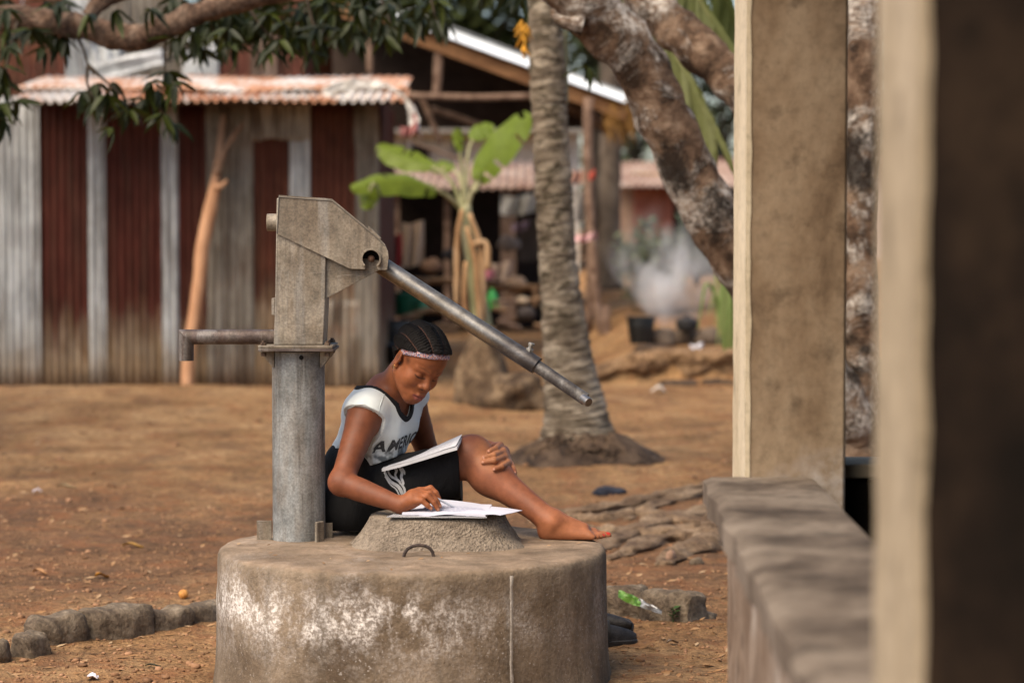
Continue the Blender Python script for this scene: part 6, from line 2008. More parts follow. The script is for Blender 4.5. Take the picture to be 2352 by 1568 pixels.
# ================================================================ LEAVES AND TREES
def leaf_mesh(name, L, W, droop, fold, nu=7, nv=3):
    mb = MB()
    def fn(u, v):
        w = W * (math.sin(math.pi * (.04 + .93 * u) ** .75)) * .5
        s = (v - .5) * 2
        return Vector((L * u * (1 - .12 * droop * u), s * w, -droop * L * u * u * .5 + fold * abs(s) * w + .004 * math.sin(u * 9)))
    mb.grid(fn, nu, nv)
    return mb.mesh(name, (0, 0, 0), True, 0, False)
def leaf_mat(name, a, b, back=.25, trans=.35):
    n = NM(name)
    oi = n.n.new('ShaderNodeObjectInfo')
    c = n.mix(oi.outputs['Random'], a, b)
    c = n.mix(.4, c, n.ramp(n.noise(24, 4, .6), [(.3, .6), (.7, 1.25)]), 'MULTIPLY')
    m = n.done(c, .5, 0, None, .35)
    t = n.n.new('ShaderNodeBsdfTranslucent'); n.l.new(c, t.inputs['Color'])
    mx = n.n.new('ShaderNodeMixShader'); mx.inputs[0].default_value = trans
    n.l.new(n.p.outputs[0], mx.inputs[1]); n.l.new(t.outputs[0], mx.inputs[2]); n.l.new(mx.outputs[0], n.n['Material Output'].inputs['Surface'])
    return m
M_MANGO = leaf_mat('mango_leaf', (.010, .015, .003), (.052, .066, .006))
M_BARK = rough_mat('mango_bark', [(.060, .036, .024), (.125, .074, .048), (.22, .15, .105)], 9, .95, .9, 40, .03, (1, 1, 1), fine=.7)
def lichen_bark():
    n = NM('lichened_bark'); pos = n.geo()
    b = n.ramp(n.noise(7, 8, .65, pos), [(.38, (.040, .024, .015)), (.5, (.150, .092, .058)), (.62, (.290, .200, .135))])
    l1 = n.ramp(n.noise(2.9, 8, .74, pos, .5), [(.47, 0), (.55, .9), (.66, 1)])
    l2 = n.ramp(n.noise(30, 4, .7, pos), [(.38, .1), (.6, 1)])
    c = n.mix(n.math('MULTIPLY', l1, l2), b, (.60, .54, .47))
    dk = n.ramp(n.noise(2.0, 6, .65, pos), [(.53, 0), (.60, .9)])
    c = n.mix(dk, c, (.016, .011, .008))
    h = n.math('ADD', n.noise(16, 8, .7, pos), n.math('MULTIPLY', l1, .3))
    return n.done(c, .95, 0, n.bump(h, 1.0, .04), .15)
M_LICHEN = lichen_bark()
M_ROOT = rough_mat('root_bark', [(.105, .064, .038), (.195, .128, .078), (.290, .205, .132)], 6, .95, .8, 50, .03, fine=.6)

def crown_mesh(c, r, nleaf, size, seed, clumps=14):
    "many leaf-sized faces in clumps through a crown's volume"
    Rc = random.Random(seed); m = MB()
    cl2 = []
    for _ in range(clumps):
        while True:
            q = Vector((Rc.uniform(-1, 1), Rc.uniform(-1, 1), Rc.uniform(-1, 1)))
            if q.length < 1: break
        cl2.append((Vector((q.x * r[0], q.y * r[1], q.z * r[2])) * .85, Rc.uniform(.25, .45)))
    for _ in range(nleaf):
        b, k = Rc.choice(cl2)
        q = Vector((Rc.gauss(0, .5), Rc.gauss(0, .5), Rc.gauss(0, .5)))
        p = c + b + Vector((q.x * r[0], q.y * r[1], q.z * r[2])) * k
        a = Vector((Rc.uniform(-1, 1), Rc.uniform(-1, 1), Rc.uniform(-.7, .4))).normalized(); u_, w_ = perp(a)
        s = size * Rc.uniform(.6, 1.3)
        m.add([p - a * s, p + u_ * s * .35, p + a * s, p - u_ * s * .35], [(0, 1, 2, 3)])
    return m
# ---- multi-stemmed tree behind the veranda pillar
TYY = 11.0
mt = thing('mango_tree', 'lichen-spotted tree with a thick leaning limb and an upright trunk behind the veranda pillar', 'tree', ground_px(1985, 1180))
def limb(pts, r, Y, name, mat, parent, Y1=None, n=18, wob=.22, seed=1.0, sub=6):
    N_ = len(pts)
    P3 = [at(x_, y_, (Y + (Y1 - Y) * i / (N_ - 1)) if Y1 else Y) for i, (x_, y_) in enumerate(pts)]
    sp, rr = spline(P3, [pxm(q, Y) for q in r], N_ * sub)
    rr = [q * (1 + .10 * mnoise.noise(Vector((i * .35, seed, 0)))) for i, q in enumerate(rr)]
    m = MB(); m.tube([Vector(q) for q in sp], rr, n, True, wob, seed)
    return m.build(name, mat, parent, angle=0)
limb([(1985, 1200), (1982, 1000), (1978, 760), (1978, 500), (1980, 250), (1984, 0), (1990, -300)], [66, 44, 42, 41, 44, 46, 44], TYY, 'trunk', M_LICHEN, mt, seed=2)
limb([(1981, 1010), (1960, 960), (1866, 830), (1760, 680), (1668, 545), (1592, 415), (1522, 262), (1452, 122), (1352, 20), (1262, -60), (1150, -160)], [36, 56, 66, 66, 64, 62, 60, 62, 66, 54, 44], TYY, 'limb', M_LICHEN, mt, 10.6, seed=5)
limb([(1978, 560), (1950, 500), (1850, 375), (1740, 250), (1660, 165), (1570, 82), (1485, -10), (1400, -120)], [34, 46, 50, 48, 50, 52, 48, 42], TYY, 'limb', M_LICHEN, mt, 11.6, seed=9)
limb([(1340, 60), (1300, 52), (1278, 40), (1268, 22)], [24, 16, 10, 5], 10.55, 'branch_stub', M_LICHEN, mt, seed=11, n=10)
roots = [([(1960, 1150), (1760, 1118), (1640, 1112), (1540, 1128), (1440, 1150), (1330, 1168), (1230, 1172)], [44, 34, 30, 26, 22, 18, 8]),
         ([(1960, 1185), (1760, 1170), (1650, 1162), (1560, 1178), (1470, 1205), (1400, 1240), (1370, 1262)], [48, 40, 34, 30, 26, 22, 10]),
         ([(1960, 1230), (1780, 1220), (1680, 1222), (1610, 1240), (1550, 1268), (1520, 1290)], [54, 46, 42, 38, 32, 14]),
         ([(1900, 1175), (1700, 1190), (1560, 1186), (1460, 1170), (1370, 1184), (1290, 1182), (1215, 1192)], [36, 32, 28, 26, 24, 20, 8]),
         ([(1780, 1250), (1640, 1220), (1520, 1228), (1450, 1255), (1395, 1282)], [40, 36, 30, 24, 10]),
         ([(1700, 1195), (1600, 1208), (1500, 1215), (1420, 1212), (1330, 1215), (1275, 1235)], [30, 28, 26, 24, 22, 9]),
         ([(1640, 1120), (1560, 1135), (1490, 1160), (1440, 1190)], [22, 20, 18, 8])]
for i, (pts, r) in enumerate(roots):
    P3 = []
    for j, (x_, y_) in enumerate(pts):
        g_ = ground_px(x_, y_ + r[j] * .5); g_.z += pxm(r[j], g_.y) * .38; g_.z -= pxm(r[j], g_.y) * .30; P3.append(g_)
    sp, rr = spline(P3, [pxm(q * 1.2, p.y) for q, p in zip(r, P3)], len(pts) * 6)
    m = MB(); m.tube([Vector(q) for q in sp], [q * (.92 + .35 * mnoise.noise(Vector((k * .55, i * 3, 0)))) for k, q in enumerate(rr)], 20, True, .75, i * 2.7, flat=.55)
    m.build('root', M_ROOT, mt, angle=0)

# ---- mango bough hanging in from the left
ml = thing('mango_tree', 'mango tree whose bough and hanging leaves cross the top left of the view', 'tree', Vector((-4.4, 12.6, .02)))
MLY = 12.0
wl = wloc(ml)
m = MB(); pts = [wl, wl + Vector((.05, 0, 1.0)), wl + Vector((.2, -.1, 1.9)), at(-160, 60, MLY + .2) + Vector((-.5, 0, -.2)), at(-60, 50, MLY + .1)]
sp, rr = spline(pts, [.24, .18, .16, .10, .07], 24); m.tube([Vector(q) for q in sp], rr, 18, True, .2, 3.0); m.build('trunk', M_BARK, ml, angle=0)
limb([(-90, 52), (40, 42), (120, 52), (205, 66), (262, 84), (318, 88), (372, 66), (440, 36), (530, 8), (640, -18), (800, -60), (1000, -110), (1260, -170)], [30, 28, 27, 28, 31, 30, 27, 26, 24, 22, 18, 14, 8], MLY + .1, 'bough', M_BARK, ml, 11.6, seed=4, wob=.3)
limb([(205, 40), (230, 8), (300, -20), (420, -70)], [20, 18, 16, 12], MLY + .15, 'branch', M_BARK, ml, seed=6)
limb([(275, 92), (282, 102), (290, 106)], [20, 16, 8], MLY - .1, 'branch_knot', M_BARK, ml, seed=7, n=10)
twigs = [[(170, 70), (190, 110), (203, 150), (215, 170)], [(203, 150), (240, 185), (285, 222)], [(203, 150), (200, 190), (215, 230)], [(380, 60), (378, 120), (380, 165)], [(560, 0), (600, 60), (640, 110)], [(700, -30), (715, 40), (730, 90)],
         [(40, 50), (20, 130), (10, 190)], [(860, -60), (880, 10), (900, 60)], [(470, 30), (480, 60), (500, 90)], [(960, -90), (985, -20), (1000, 40)], [(1190, -150), (1195, -60), (1196, 0)], [(90, 50), (100, 85), (110, 110)]]
M_TWIG = rough_mat('twig', [(.04, .03, .02), (.09, .065, .045)], 20, .9)
for i, t_ in enumerate(twigs):
    limb(t_, [4.5, 3.5, 2.5, 2.0][:len(t_)], MLY, 'twig', M_TWIG, ml, n=6, wob=0, sub=3)
LM = [leaf_mesh('leaf', .175, .046, d_, f_) for d_, f_ in ((.5, .35), (.9, .25), (.25, .5), (1.2, .3))]
for q in LM: q.materials.append(M_MANGO)
RL = random.Random(21)
whorls = []
def W_(px, py, n, dY=0.0, s=1.0, up=0.0): whorls.append((px, py, n, dY, s, up))
for q in ((20, 70, 9), (70, 66, 9), (118, 76, 9), (30, 110, 8), (100, 110, 7), (150, 88, 6), (5, 150, 9), (18, 190, 9), (40, 230, 7), (0, 235, 8), (10, 270, 6), (140, 60, 6), (200, 30, 6), (60, 20, 8), (130, 10, 7), (10, 20, 8), (260, 20, 5), (340, 25, 5)): W_(*q)
for q in ((216, 190, 10), (290, 235, 10), (240, 215, 9), (330, 225, 10), (360, 205, 10), (400, 190, 9), (215, 240, 8), (195, 215, 7), (385, 165, 10), (300, 250, 8), (370, 260, 9), (400, 280, 6), (350, 190, 8), (260, 300, 5), (255, 190, 5)): W_(*q)
for q in ((440, 70, 5), (480, 60, 6), (400, 85, 5), (520, 70, 10), (560, 60, 10), (600, 85, 10), (640, 95, 10), (540, 105, 9), (610, 118, 8), (580, 40, 9), (500, 40, 8), (650, 60, 9), (680, 90, 8), (520, 30, 8), (620, 30, 9), (690, 30, 9), (560, 20, 8)): W_(*q)
for q in ((730, 60, 9), (740, 100, 9), (760, 30, 9), (780, 85, 8), (800, 50, 9), (830, 20, 9), (820, 80, 7), (870, 40, 8), (880, 80, 6), (900, 20, 8), (930, 55, 6), (960, 15, 7), (750, 0, 9), (990, 40, 4), (710, 120, 5), (1010, 0, 5)): W_(*q)
for q in ((1100, -14, 6), (1196, -6, 7), (1180, -20, 6), (1350, 150, 5), (1120, -24, 5)): W_(*q)
extra = MB(); nleaf = 0
def canopy(c, r, n, seed, parent, size=.12):
    crown_mesh(Vector(c), r, n, size, seed, 30).build('crown', M_MANGO, parent, smooth=False, fixn=False)
allw = []
for wI, (px, py, n, dY, s, up) in enumerate(whorls):
    c = at(px + RL.uniform(-6, 6), py + RL.uniform(-6, 6), MLY + RL.uniform(-.45, .35))
    for k in range(n):
        a = 2 * math.pi * k / n + RL.uniform(-.5, .5); el = RL.uniform(-1.25, .15)
        allw.append((c, a, el, RL.uniform(.58, .90), RL.randrange(4), RL.uniform(-.7, .7)))
RL.shuffle(allw)
nfront = len(allw)
for (x0, x1, y0, y1, n_) in ((390, 720, -10, 120, 46), (690, 1020, -20, 75, 34), (-20, 170, -10, 120, 24)):
    for _ in range(n_):
        c = at(RL.uniform(x0, x1), RL.uniform(y0, y1) * RL.random() ** .4, MLY + RL.uniform(.5, 1.6))
        for k in range(8): allw.append((c, RL.uniform(0, 6.28), RL.uniform(-1.3, .1), RL.uniform(.6, .95), RL.randrange(4), RL.uniform(-.7, .7)))
for i, (c, a, el, sc_, k, roll) in enumerate(allw):
    M3 = Matrix.Rotation(a, 4, 'Z') @ Matrix.Rotation(-el, 4, 'Y') @ Matrix.Rotation(roll, 4, 'X') @ Matrix.Scale(sc_, 4)
    if i < 296:
        o = bpy.data.objects.new('leaf', LM[k]); COL.objects.link(o); o.parent = ml
        o.matrix_local = Matrix.Translation(c - wl) @ M3
    else:
        me = LM[k]
        extra.add([(Matrix.Translation(c) @ M3) @ v.co for v in me.vertices], [tuple(p.vertices) for p in me.polygons])
if extra.v: tag(extra.build('foliage', M_MANGO, ml, angle=0, fixn=False), None, None, None, 'stuff')

canopy((-6.2, 13.8, 4.3), (1.9, 2.2, 1.1), 3200, 41, ml)
canopy((3.3, 11.5, 5.2), (2.2, 2.4, 1.3), 4200, 43, mt)
# ---- coconut palm
palm = thing('coconut_palm', 'slender coconut palm with a ringed trunk and a flared foot on a dark mound', 'palm tree', Vector((PALM_B.x, PALM_B.y, .15)))
n = NM('palm_bark'); pos = n.geo()
c = n.ramp(n.noise(5, 7, .65, n.mp((1, 1, 2.2), vec=pos)), [(.38, (.115, .088, .062)), (.5, (.245, .196, .142)), (.62, (.400, .335, .255))])
c = n.mix(.7, c, n.ramp(n.noise(50, 5, .7, pos), [(.3, .45), (.5, 1), (.7, 1.3)]), 'MULTIPLY')
hz = n.sep(pos)[2]
low = n.ramp(hz, [(.55, .35), (1.0, 1.0)])
dk = n.math('MULTIPLY', low, n.ramp(n.noise(7, 7, .72, n.mp((1, 1, 1.8), vec=pos), .8), [(.50, 0), (.58, .85)]))
c = n.mix(dk, c, (.050, .038, .022))
M_PALM = n.done(c, .95, 0, n.bump(n.noise(34, 6, .7, pos), .8, .03), .15)
cl_ = [(1330, 1040), (1326, 1000), (1322, 940), (1312, 880), (1302, 800), (1290, 700), (1281, 600), (1275, 500), (1270, 400), (1264, 300), (1259, 200), (1255, 100), (1251, 0), (1247, -200), (1243, -500), (1240, -900)]
rr_ = [104, 88, 72, 63, 56, 48, 44, 43, 42, 41, 41, 40, 39, 37, 36, 35]
P3 = [at(x_, y_, 13.5) for x_, y_ in cl_]
sp, rad = spline(P3, [pxm(q, 13.5) for q in rr_], 420)
ring = 0; ph_ = 0; rr2 = []
for i, q in enumerate(rad):
    z = sp[i][2]
    per = .085 + .02 * mnoise.noise(Vector((z * 3, 0, 0)))
    ph_ += (abs(sp[i][2] - sp[i - 1][2]) if i else 0) / per
    fr = ph_ - math.floor(ph_)
    k = (.80 if z > 1.0 else .30 * max(0, (z - .25)) / .75) * (.55 + .9 * abs(mnoise.noise(Vector((z * 2.3, 8, 0)))))
    rr2.append(q * (1 + k * (.036 * (1 - fr) ** 2 - .020 * (fr > .86)) + .02 * mnoise.noise(Vector((z * 9, 3, 0)))))
m = MB(); m.tube([Vector(q) for q in sp], rr2, 30, True, .10, 2.0); m.build('trunk', M_PALM, palm, angle=0)
mnd = MB()
def mound(u, v):
    a = 2 * math.pi * u; r = .12 + .28 * v * (1 + .30 * mnoise.noise(Vector((math.cos(a) * 1.2, math.sin(a) * 1.2, 9))))
    x_ = PALM_B.x + .03 + math.cos(a) * r * 1.12; y_ = PALM_B.y - .05 + math.sin(a) * r * 1.1
    h_ = .19 * (1 - v) ** .8 + .022 * fbm(x_ * 6, y_ * 6, 3) * (1 - v * .6)
    return Vector((x_, y_, ground_z(x_, y_) * (1 if v > .98 else 1) + h_ * .60 * (1 + .5 * mnoise.noise(Vector((math.cos(a) * 1.5, math.sin(a) * 1.5, 4)))) - .02 * (v > .98)))
mnd.grid(mound, 72, 22)
M_MOUND = rough_mat('root_mat', [(.040, .025, .016), (.088, .054, .034), (.150, .098, .062)], 8, .97, 1.0, 70, .03, fine=.8)
mnd.build('root_mound', M_MOUND, palm, angle=0, fixn=False)
fb = MB(); Rq = random.Random(17)
for i in range(150):
    a_ = Rq.uniform(0, 6.283); r0 = .15 + .05 * Rq.random(); r1 = r0 + Rq.uniform(.08, .22)
    pts_ = []
    for k in range(5):
        r_ = r0 + (r1 - r0) * k / 4; aa = a_ + .12 * math.sin(k * 1.7 + i)
        x_, y_ = PALM_B.x + .03 + math.cos(aa) * r_, PALM_B.y - .05 + math.sin(aa) * r_
        vv = max(0, (r_ - .12) / .28)
        pts_.append(Vector((x_, y_, ground_z(x_, y_) + .19 * max(0, 1 - vv) ** .8 * .60 + .012 + .02 * (k == 0))))
    fb.tube(pts_, [.006, .0065, .006, .005, .003], 5)
fb.build('rootlets', rough_mat('rootlet', [(.045, .028, .017), (.095, .060, .038), (.155, .102, .064)], 14, .95, .6), palm, angle=0, kind='stuff')
M_FROND = leaf_mat('palm_leaf', (.105, .130, .026), (.17, .18, .045), trans=.5)
M_RACHIS = flat_mat('palm_rachis', (.16, .16, .05), .6)
def frond(pts, Y, L, name='frond', hang=.6, dens=46, Y1=None, spread=1.0):
    N_ = len(pts)
    P3 = [at(x_, y_, Y + ((Y1 - Y) * i / (N_ - 1) if Y1 else 0)) for i, (x_, y_) in enumerate(pts)]
    sp, rr = spline(P3, [.018 * (1 - .8 * i / (N_ - 1)) for i in range(N_)], dens)
    m = MB(); m.tube([Vector(q) for q in sp], rr, 6); fr_ = m.build(name, M_RACHIS, palm, angle=0)
    lf = MB(); Rf = random.Random(int(pts[0][0]) + dens)
    for i in range(4, dens):
        p = Vector(sp[i]); d = (Vector(sp[min(i + 1, dens - 1)]) - Vector(sp[i - 1])).normalized()
        u_, w_ = perp(d)
        side = Vector((0, 1, 0)).cross(d).normalized()
        for s in (-1, 1):
            t = i / dens
            l = L * (1 - .55 * t ** 2) * Rf.uniform(.85, 1.1)
            dr = (d * .75 + side * s * .55 * spread + Vector((0, Rf.uniform(-.25, .25), -hang))).normalized()
            q0 = p; wv = .016
            wd_ = dr.cross(Vector((.2, 1, .1))).normalized() * wv
            q1 = p + dr * l * .5; q2 = p + (dr + Vector((0, 0, -.35 * hang))).normalized() * l
            lf.add([q0 - wd_ * .6, q0 + wd_ * .6, q1 - wd_, q1 + wd_, q2], [(0, 1, 3, 2), (2, 3, 4)])
    lf.build('leaflets', M_FROND, fr_, smooth=False, fixn=False)
frond([(1242, -880), (1350, -620), (1440, -260), (1505, 30), (1575, 170), (1640, 300)], 13.2, .62, dens=110, hang=.5, Y1=12.6, spread=.5)
frond([(1242, -880), (1400, -700), (1510, -300), (1580, -60), (1660, 90), (1720, 190)], 13.2, .50, dens=64, hang=.45, Y1=12.8, spread=.6)
frond([(1242, -880), (1440, -760), (1580, -400), (1640, -100), (1690, 80)], 13.4, .45, dens=56, hang=.6, Y1=13.6, spread=.7)
for i, (ex, ey, dy) in enumerate(((700, -1000, -1.0), (820, -620, 1.5), (1100, -1500, 2.2), (1500, -1500, -1.4), (1800, -1050, 1.2), (1000, -450, -2.2))):
    frond([(1242, -890), ((1242 + ex) / 2, min(-890, ey) - 260), (ex, ey)], 13.5, .6, dens=34, Y1=13.5 + dy)
# orange flower spray beside the trunk
m = MB(); Rf = random.Random(4)
for i in range(18):
    a = at(1202 + Rf.uniform(-4, 4), 48 + i * 4, 13.2); b = a + Vector((Rf.uniform(-.05, .06), Rf.uniform(-.03, .03), -.05))
    m.tube([a, b], [.008, .005], 6)
m.build('flower_spray', flat_mat('orange_spray', (.55, .26, .02), .7), palm, angle=0)
ptube([(1296, 70), (1298, 180), (1300, 240)], [9, 8, 6], 13.7).build('dry_stalk', flat_mat('dry_green', (.28, .27, .15), .8), palm, angle=0)

# ---- banana plant
BY = 17.5
ban = thing('banana_plant', 'young banana plant with broad bright leaves and brown dried sheaths', 'banana plant', at(1100, 800, BY))
M_BAN = leaf_mat('banana_leaf', (.140, .205, .014), (.185, .245, .022), trans=.45)
M_BSTEM = rough_mat('banana_stem', [(.17, .17, .075), (.30, .29, .15), (.36, .33, .20)], 9, .7, .3, stretch=(1, 1, .2))
M_DRY = rough_mat('dry_sheath', [(.20, .10, .045), (.36, .21, .10), (.42, .28, .16)], 9, .9, .5, stretch=(1, 1, .2))
ptube([(1112, 810), (1104, 720), (1088, 620), (1076, 540), (1066, 470)], [26, 23, 17, 16, 15], BY).build('stem', M_BSTEM, ban, angle=0)
for i, pts in enumerate(([(1062, 480), (1052, 540), (1050, 640), (1048, 700)], [(1078, 490), (1102, 560), (1108, 640), (1112, 735)], [(1072, 520), (1092, 600), (1100, 700), (1106, 760)], [(1086, 560), (1118, 560), (1120, 620)], [(1070, 600), (1068, 700), (1086, 770)])):
    ptube(pts, [5, 7, 8, 5][:len(pts)], BY - .10 - .02 * i, 8, .4).build('dry_sheath', M_DRY, ban, angle=0)
def banana_leaf(pts, hw, Y, t0=.35, Y1=None, vee=.5, rip=0.0):
    "midrib through pts; blade of half-width hw px from t0 on"
    N_ = len(pts)
    P3 = [at(x_, y_, Y + ((Y1 - Y) * i / (N_ - 1) if Y1 else 0)) for i, (x_, y_) in enumerate(pts)]
    sp, rr = spline(P3, [.018 * (1 - .75 * i / (N_ - 1)) for i in range(N_)], 40)
    m = MB(); m.tube([Vector(q) for q in sp], rr, 8); lf = m.build('leaf', M_BSTEM, ban, angle=0)
    m = MB(); H = pxm(hw, Y)
    k0 = int(t0 * 39)
    rows = []
    for i in range(k0, 40):
        u = (i - k0) / (39 - k0); p = Vector(sp[i]); d = (Vector(sp[min(i + 1, 39)]) - Vector(sp[max(i - 1, 0)])).normalized()
        side = d.cross(Vector((0, -.75, .65))).normalized(); nr = side.cross(d).normalized()
        if nr.z < 0: nr = -nr
        w = H * (math.sin(math.pi * min(1, .06 + .90 * u)) ** .55) if u < .98 else H * .12
        row = []
        for v in (-1, -.6, -.25, 0, .25, .6, 1):
            row.append(p + side * (v * w) - nr * (vee * abs(v) ** 1.4 * w) + nr * .012 + nr * (.007 * math.sin(u * 19 + v * 2) * abs(v)))
        rows += row
    nr_ = 40 - k0
    Rt_ = random.Random(int(pts[-1][0]) + int(pts[-1][1]))
    torn = {(a, s) for a in range(3, nr_ - 2) for s in (0, 1) if Rt_.random() < .10}
    m.add(rows, [(a * 7 + b, a * 7 + b + 1, a * 7 + b + 8, a * 7 + b + 7) for a in range(nr_ - 1) for b in range(6) if not ((b < 2 and (a, 0) in torn) or (b > 3 and (a, 1) in torn))])
    m.build('blade', M_BAN, lf, angle=0, fixn=False)
banana_leaf([(1060, 482), (1030, 452), (985, 430), (930, 414), (870, 416), (806, 436)], 36, BY, .34, BY - .5, .55)
banana_leaf([(1062, 478), (1038, 420), (1000, 388), (950, 372), (905, 356), (866, 338)], 34, BY + .1, .44, BY + .3, .2)
banana_leaf([(1072, 480), (1086, 436), (1106, 398), (1140, 350), (1185, 300), (1220, 264)], 44, BY, .33, BY - .2, .15)
banana_leaf([(1070, 470), (1072, 400), (1078, 340), (1098, 308), (1132, 288)], 24, BY + .1, .62, BY + .3, .2)
banana_leaf([(1066, 440), (1050, 398), (1020, 380), (985, 384)], 22, BY + .2, .45, BY + .4, .5)
banana_leaf([(1090, 440), (1104, 408), (1100, 396), (1088, 412)], 18, BY - .1, .5, BY - .1, .3)
banana_leaf([(1066, 470), (1060, 380), (1052, 320), (1050, 296)], 14, BY, .5, BY, .2)
banana_leaf([(860, 420), (850, 438), (844, 460), (842, 482)], 22, BY - .45, .1, BY - .45, .7)
# root stock of the banana clump and a cut stump beside it
M_STUMP = rough_mat('stump_fibre', [(.050, .030, .017), (.135, .085, .048), (.250, .170, .100)], 9, .95, .9, 60, .03, (1, 1, .5), fine=.7)
m = MB(); c = at(1108, 925, 17.2)
m.lathe([(pxm(74, BY), -.04), (pxm(68, BY), .04), (pxm(62, BY), .14), (pxm(52, BY), .24), (pxm(40, BY), .34), (pxm(30, BY), .46), (pxm(24, BY), .55)], c, 40, .34, 3.0)
m.build('root_stock', M_STUMP, ban, angle=0)
st_ = thing('tree_stump', 'squat fibrous brown stump between the banana foot and the palm trunk', 'stump', at(1195, 955, 17.0))
m = MB(); c = at(1192, 955, 17.0)
m.blob(c + Vector((-.02, 0, pxm(42, 17))), (pxm(82, 17), pxm(70, 17), pxm(56, 17)), 7, .45, 40, 26)
m.build('body', M_STUMP, st_, angle=0)

# ---- strap-leaved plant beside the pillar, grey bush by the smoke
sp_ = thing('strap_plant', 'tuft of long drooping strap leaves beside the veranda pillar', 'plant', at(1668, 800, 18.0))
M_STRAP = leaf_mat('strap_leaf', (.15, .235, .055), (.30, .34, .13), trans=.35)
Rs = random.Random(6)
for i in range(26):
    bx = 1675 + Rs.uniform(-12, 40); tx = bx + Rs.uniform(-75, 40); top_ = Rs.uniform(610, 680); ty = Rs.uniform(720, 815); Y = 18 + Rs.uniform(-.3, .3)
    P3 = [at(bx, 800, Y), at(bx + (tx - bx) * .3, top_ + 40, Y - .05), at(bx + (tx - bx) * .7, top_, Y - .1), at(tx, ty, Y - .15)]
    sp, rr = spline(P3, [.012, .014, .013, .003], 14); m = MB()
    rows = []
    for q, r in zip(sp, rr): rows += [Vector(q) - Vector((r, 0, .2 * r)), Vector(q) + Vector((r, 0, .2 * r))]
    m.add(rows, [(2 * k, 2 * k + 1, 2 * k + 3, 2 * k + 2) for k in range(13)])
    m.build('leaf', M_STRAP, sp_, angle=0, fixn=False)
M_BUSH = leaf_mat('bush_leaf', (.12, .155, .085), (.22, .25, .15), trans=.3)
def bush(px, py, w, h, Y, label, nl=700, seed=1):
    t = thing('bush', label, 'bush', at(px, py + h / 2, Y), 'bushes beyond the smoke')
    c = at(px, py, Y)
    for k in range(4):
        MB().tube([wloc(t), c + Vector((.12 * (k - 1.5), 0, .1))], [.014, .006], 6).build('stem', M_TWIG, t, angle=0)
    crown_mesh(c, (pxm(w / 2, Y) * 1.25, .5, pxm(h / 2, Y) * 1.2), nl * 2, .062, seed, 22).build('foliage', M_BUSH, t, smooth=False, fixn=False)
bush(1478, 596, 130, 150, 22.7, 'grey-green bush left of the smoke plume', 900, 3)
bush(1600, 570, 130, 170, 23.4, 'yellow-green bush behind the smoke, nearest the leaning limb', 900, 5)
bush(1995, 860, 50, 120, 15.0, 'small green bush seen between the pillars', 260, 9)

# ---- trees in the distance
def far_tree(px, base_py, top_py, w, Y, label, seed, nl=2200, tr=.22, col=0):
    g_ = ground_z(at(px, base_py, Y).x, Y)
    b = at(px, base_py, Y); b.z = g_
    t = thing('tree', label, 'tree', b, 'trees beyond the houses')
    ct = at(px, top_py, Y); H = ct.z - b.z
    c = b + Vector((0, 0, H * .66))
    m = MB(); m.tube([b, b + Vector((.1, 0, H * .25)), b + Vector((-.05, .1, H * .5)), b + Vector((.1, 0, H * .75))], [tr, tr * .8, tr * .6, tr * .25], 12, True, .2, seed); m.build('trunk', M_FARBARK, t, angle=0)
    Rt = random.Random(seed)
    for k in range(5):
        a = k * 1.3 + seed; l = pxm(w * .36, Y)
        m = MB(); s0 = b + Vector((0, 0, H * (.35 + .07 * k)))
        m.tube([s0, s0 + Vector((math.cos(a) * l * .5, math.sin(a) * l * .5, H * .12)), s0 + Vector((math.cos(a) * l, math.sin(a) * l, H * .2))], [tr * .4, tr * .25, tr * .08], 8); m.build('limb', M_FARBARK, t, angle=0)
    crown_mesh(c, (pxm(w / 2, Y), pxm(w / 2.4, Y), H * .36), nl, .17, seed, 26).build('crown', M_FARLEAF[col], t, smooth=False, fixn=False)
M_FARBARK = rough_mat('far_bark', [(.075, .055, .040), (.15, .115, .085)], 5, .95, .5)
M_FARLEAF = [leaf_mat('far_leaf', (.042, .056, .020), (.090, .112, .040), trans=.3), leaf_mat('far_leaf_pale', (.075, .10, .055), (.13, .16, .085), trans=.3)]
far_tree(1080, 560, -330, 520, 40, 'dark tree rising behind the white roof edge, left of the palm', 3, 9000)
far_tree(1360, 560, -260, 420, 44, 'pale green tree between the palm and the leaning limb', 5, 7000, .22, 1)
far_tree(760, 560, -420, 620, 46, 'broad tree behind the tall shed', 8, 3000)
far_tree(300, 560, -480, 700, 48, 'large tree behind the left end of the tall shed', 11, 3000)
far_tree(1850, 560, -300, 460, 50, 'tree behind the veranda pillar', 17, 2000)
far_tree(2060, 560, 60, 240, 52, 'small tree seen in the gap right of the upright trunk', 19, 1200, .18, 1)
far_tree(1462, 560, 70, 190, 44, 'small thin tree in the bright gap left of the leaning limb', 23, 420, .10, 1)
far_tree(1660, 560, 60, 170, 45, 'small thin tree in the bright gap right of the leaning limb', 29, 420, .10, 0)
far_tree(1580, 560, -40, 220, 47, 'thin dark tree behind the hanging palm fronds', 37, 700, .12, 0)
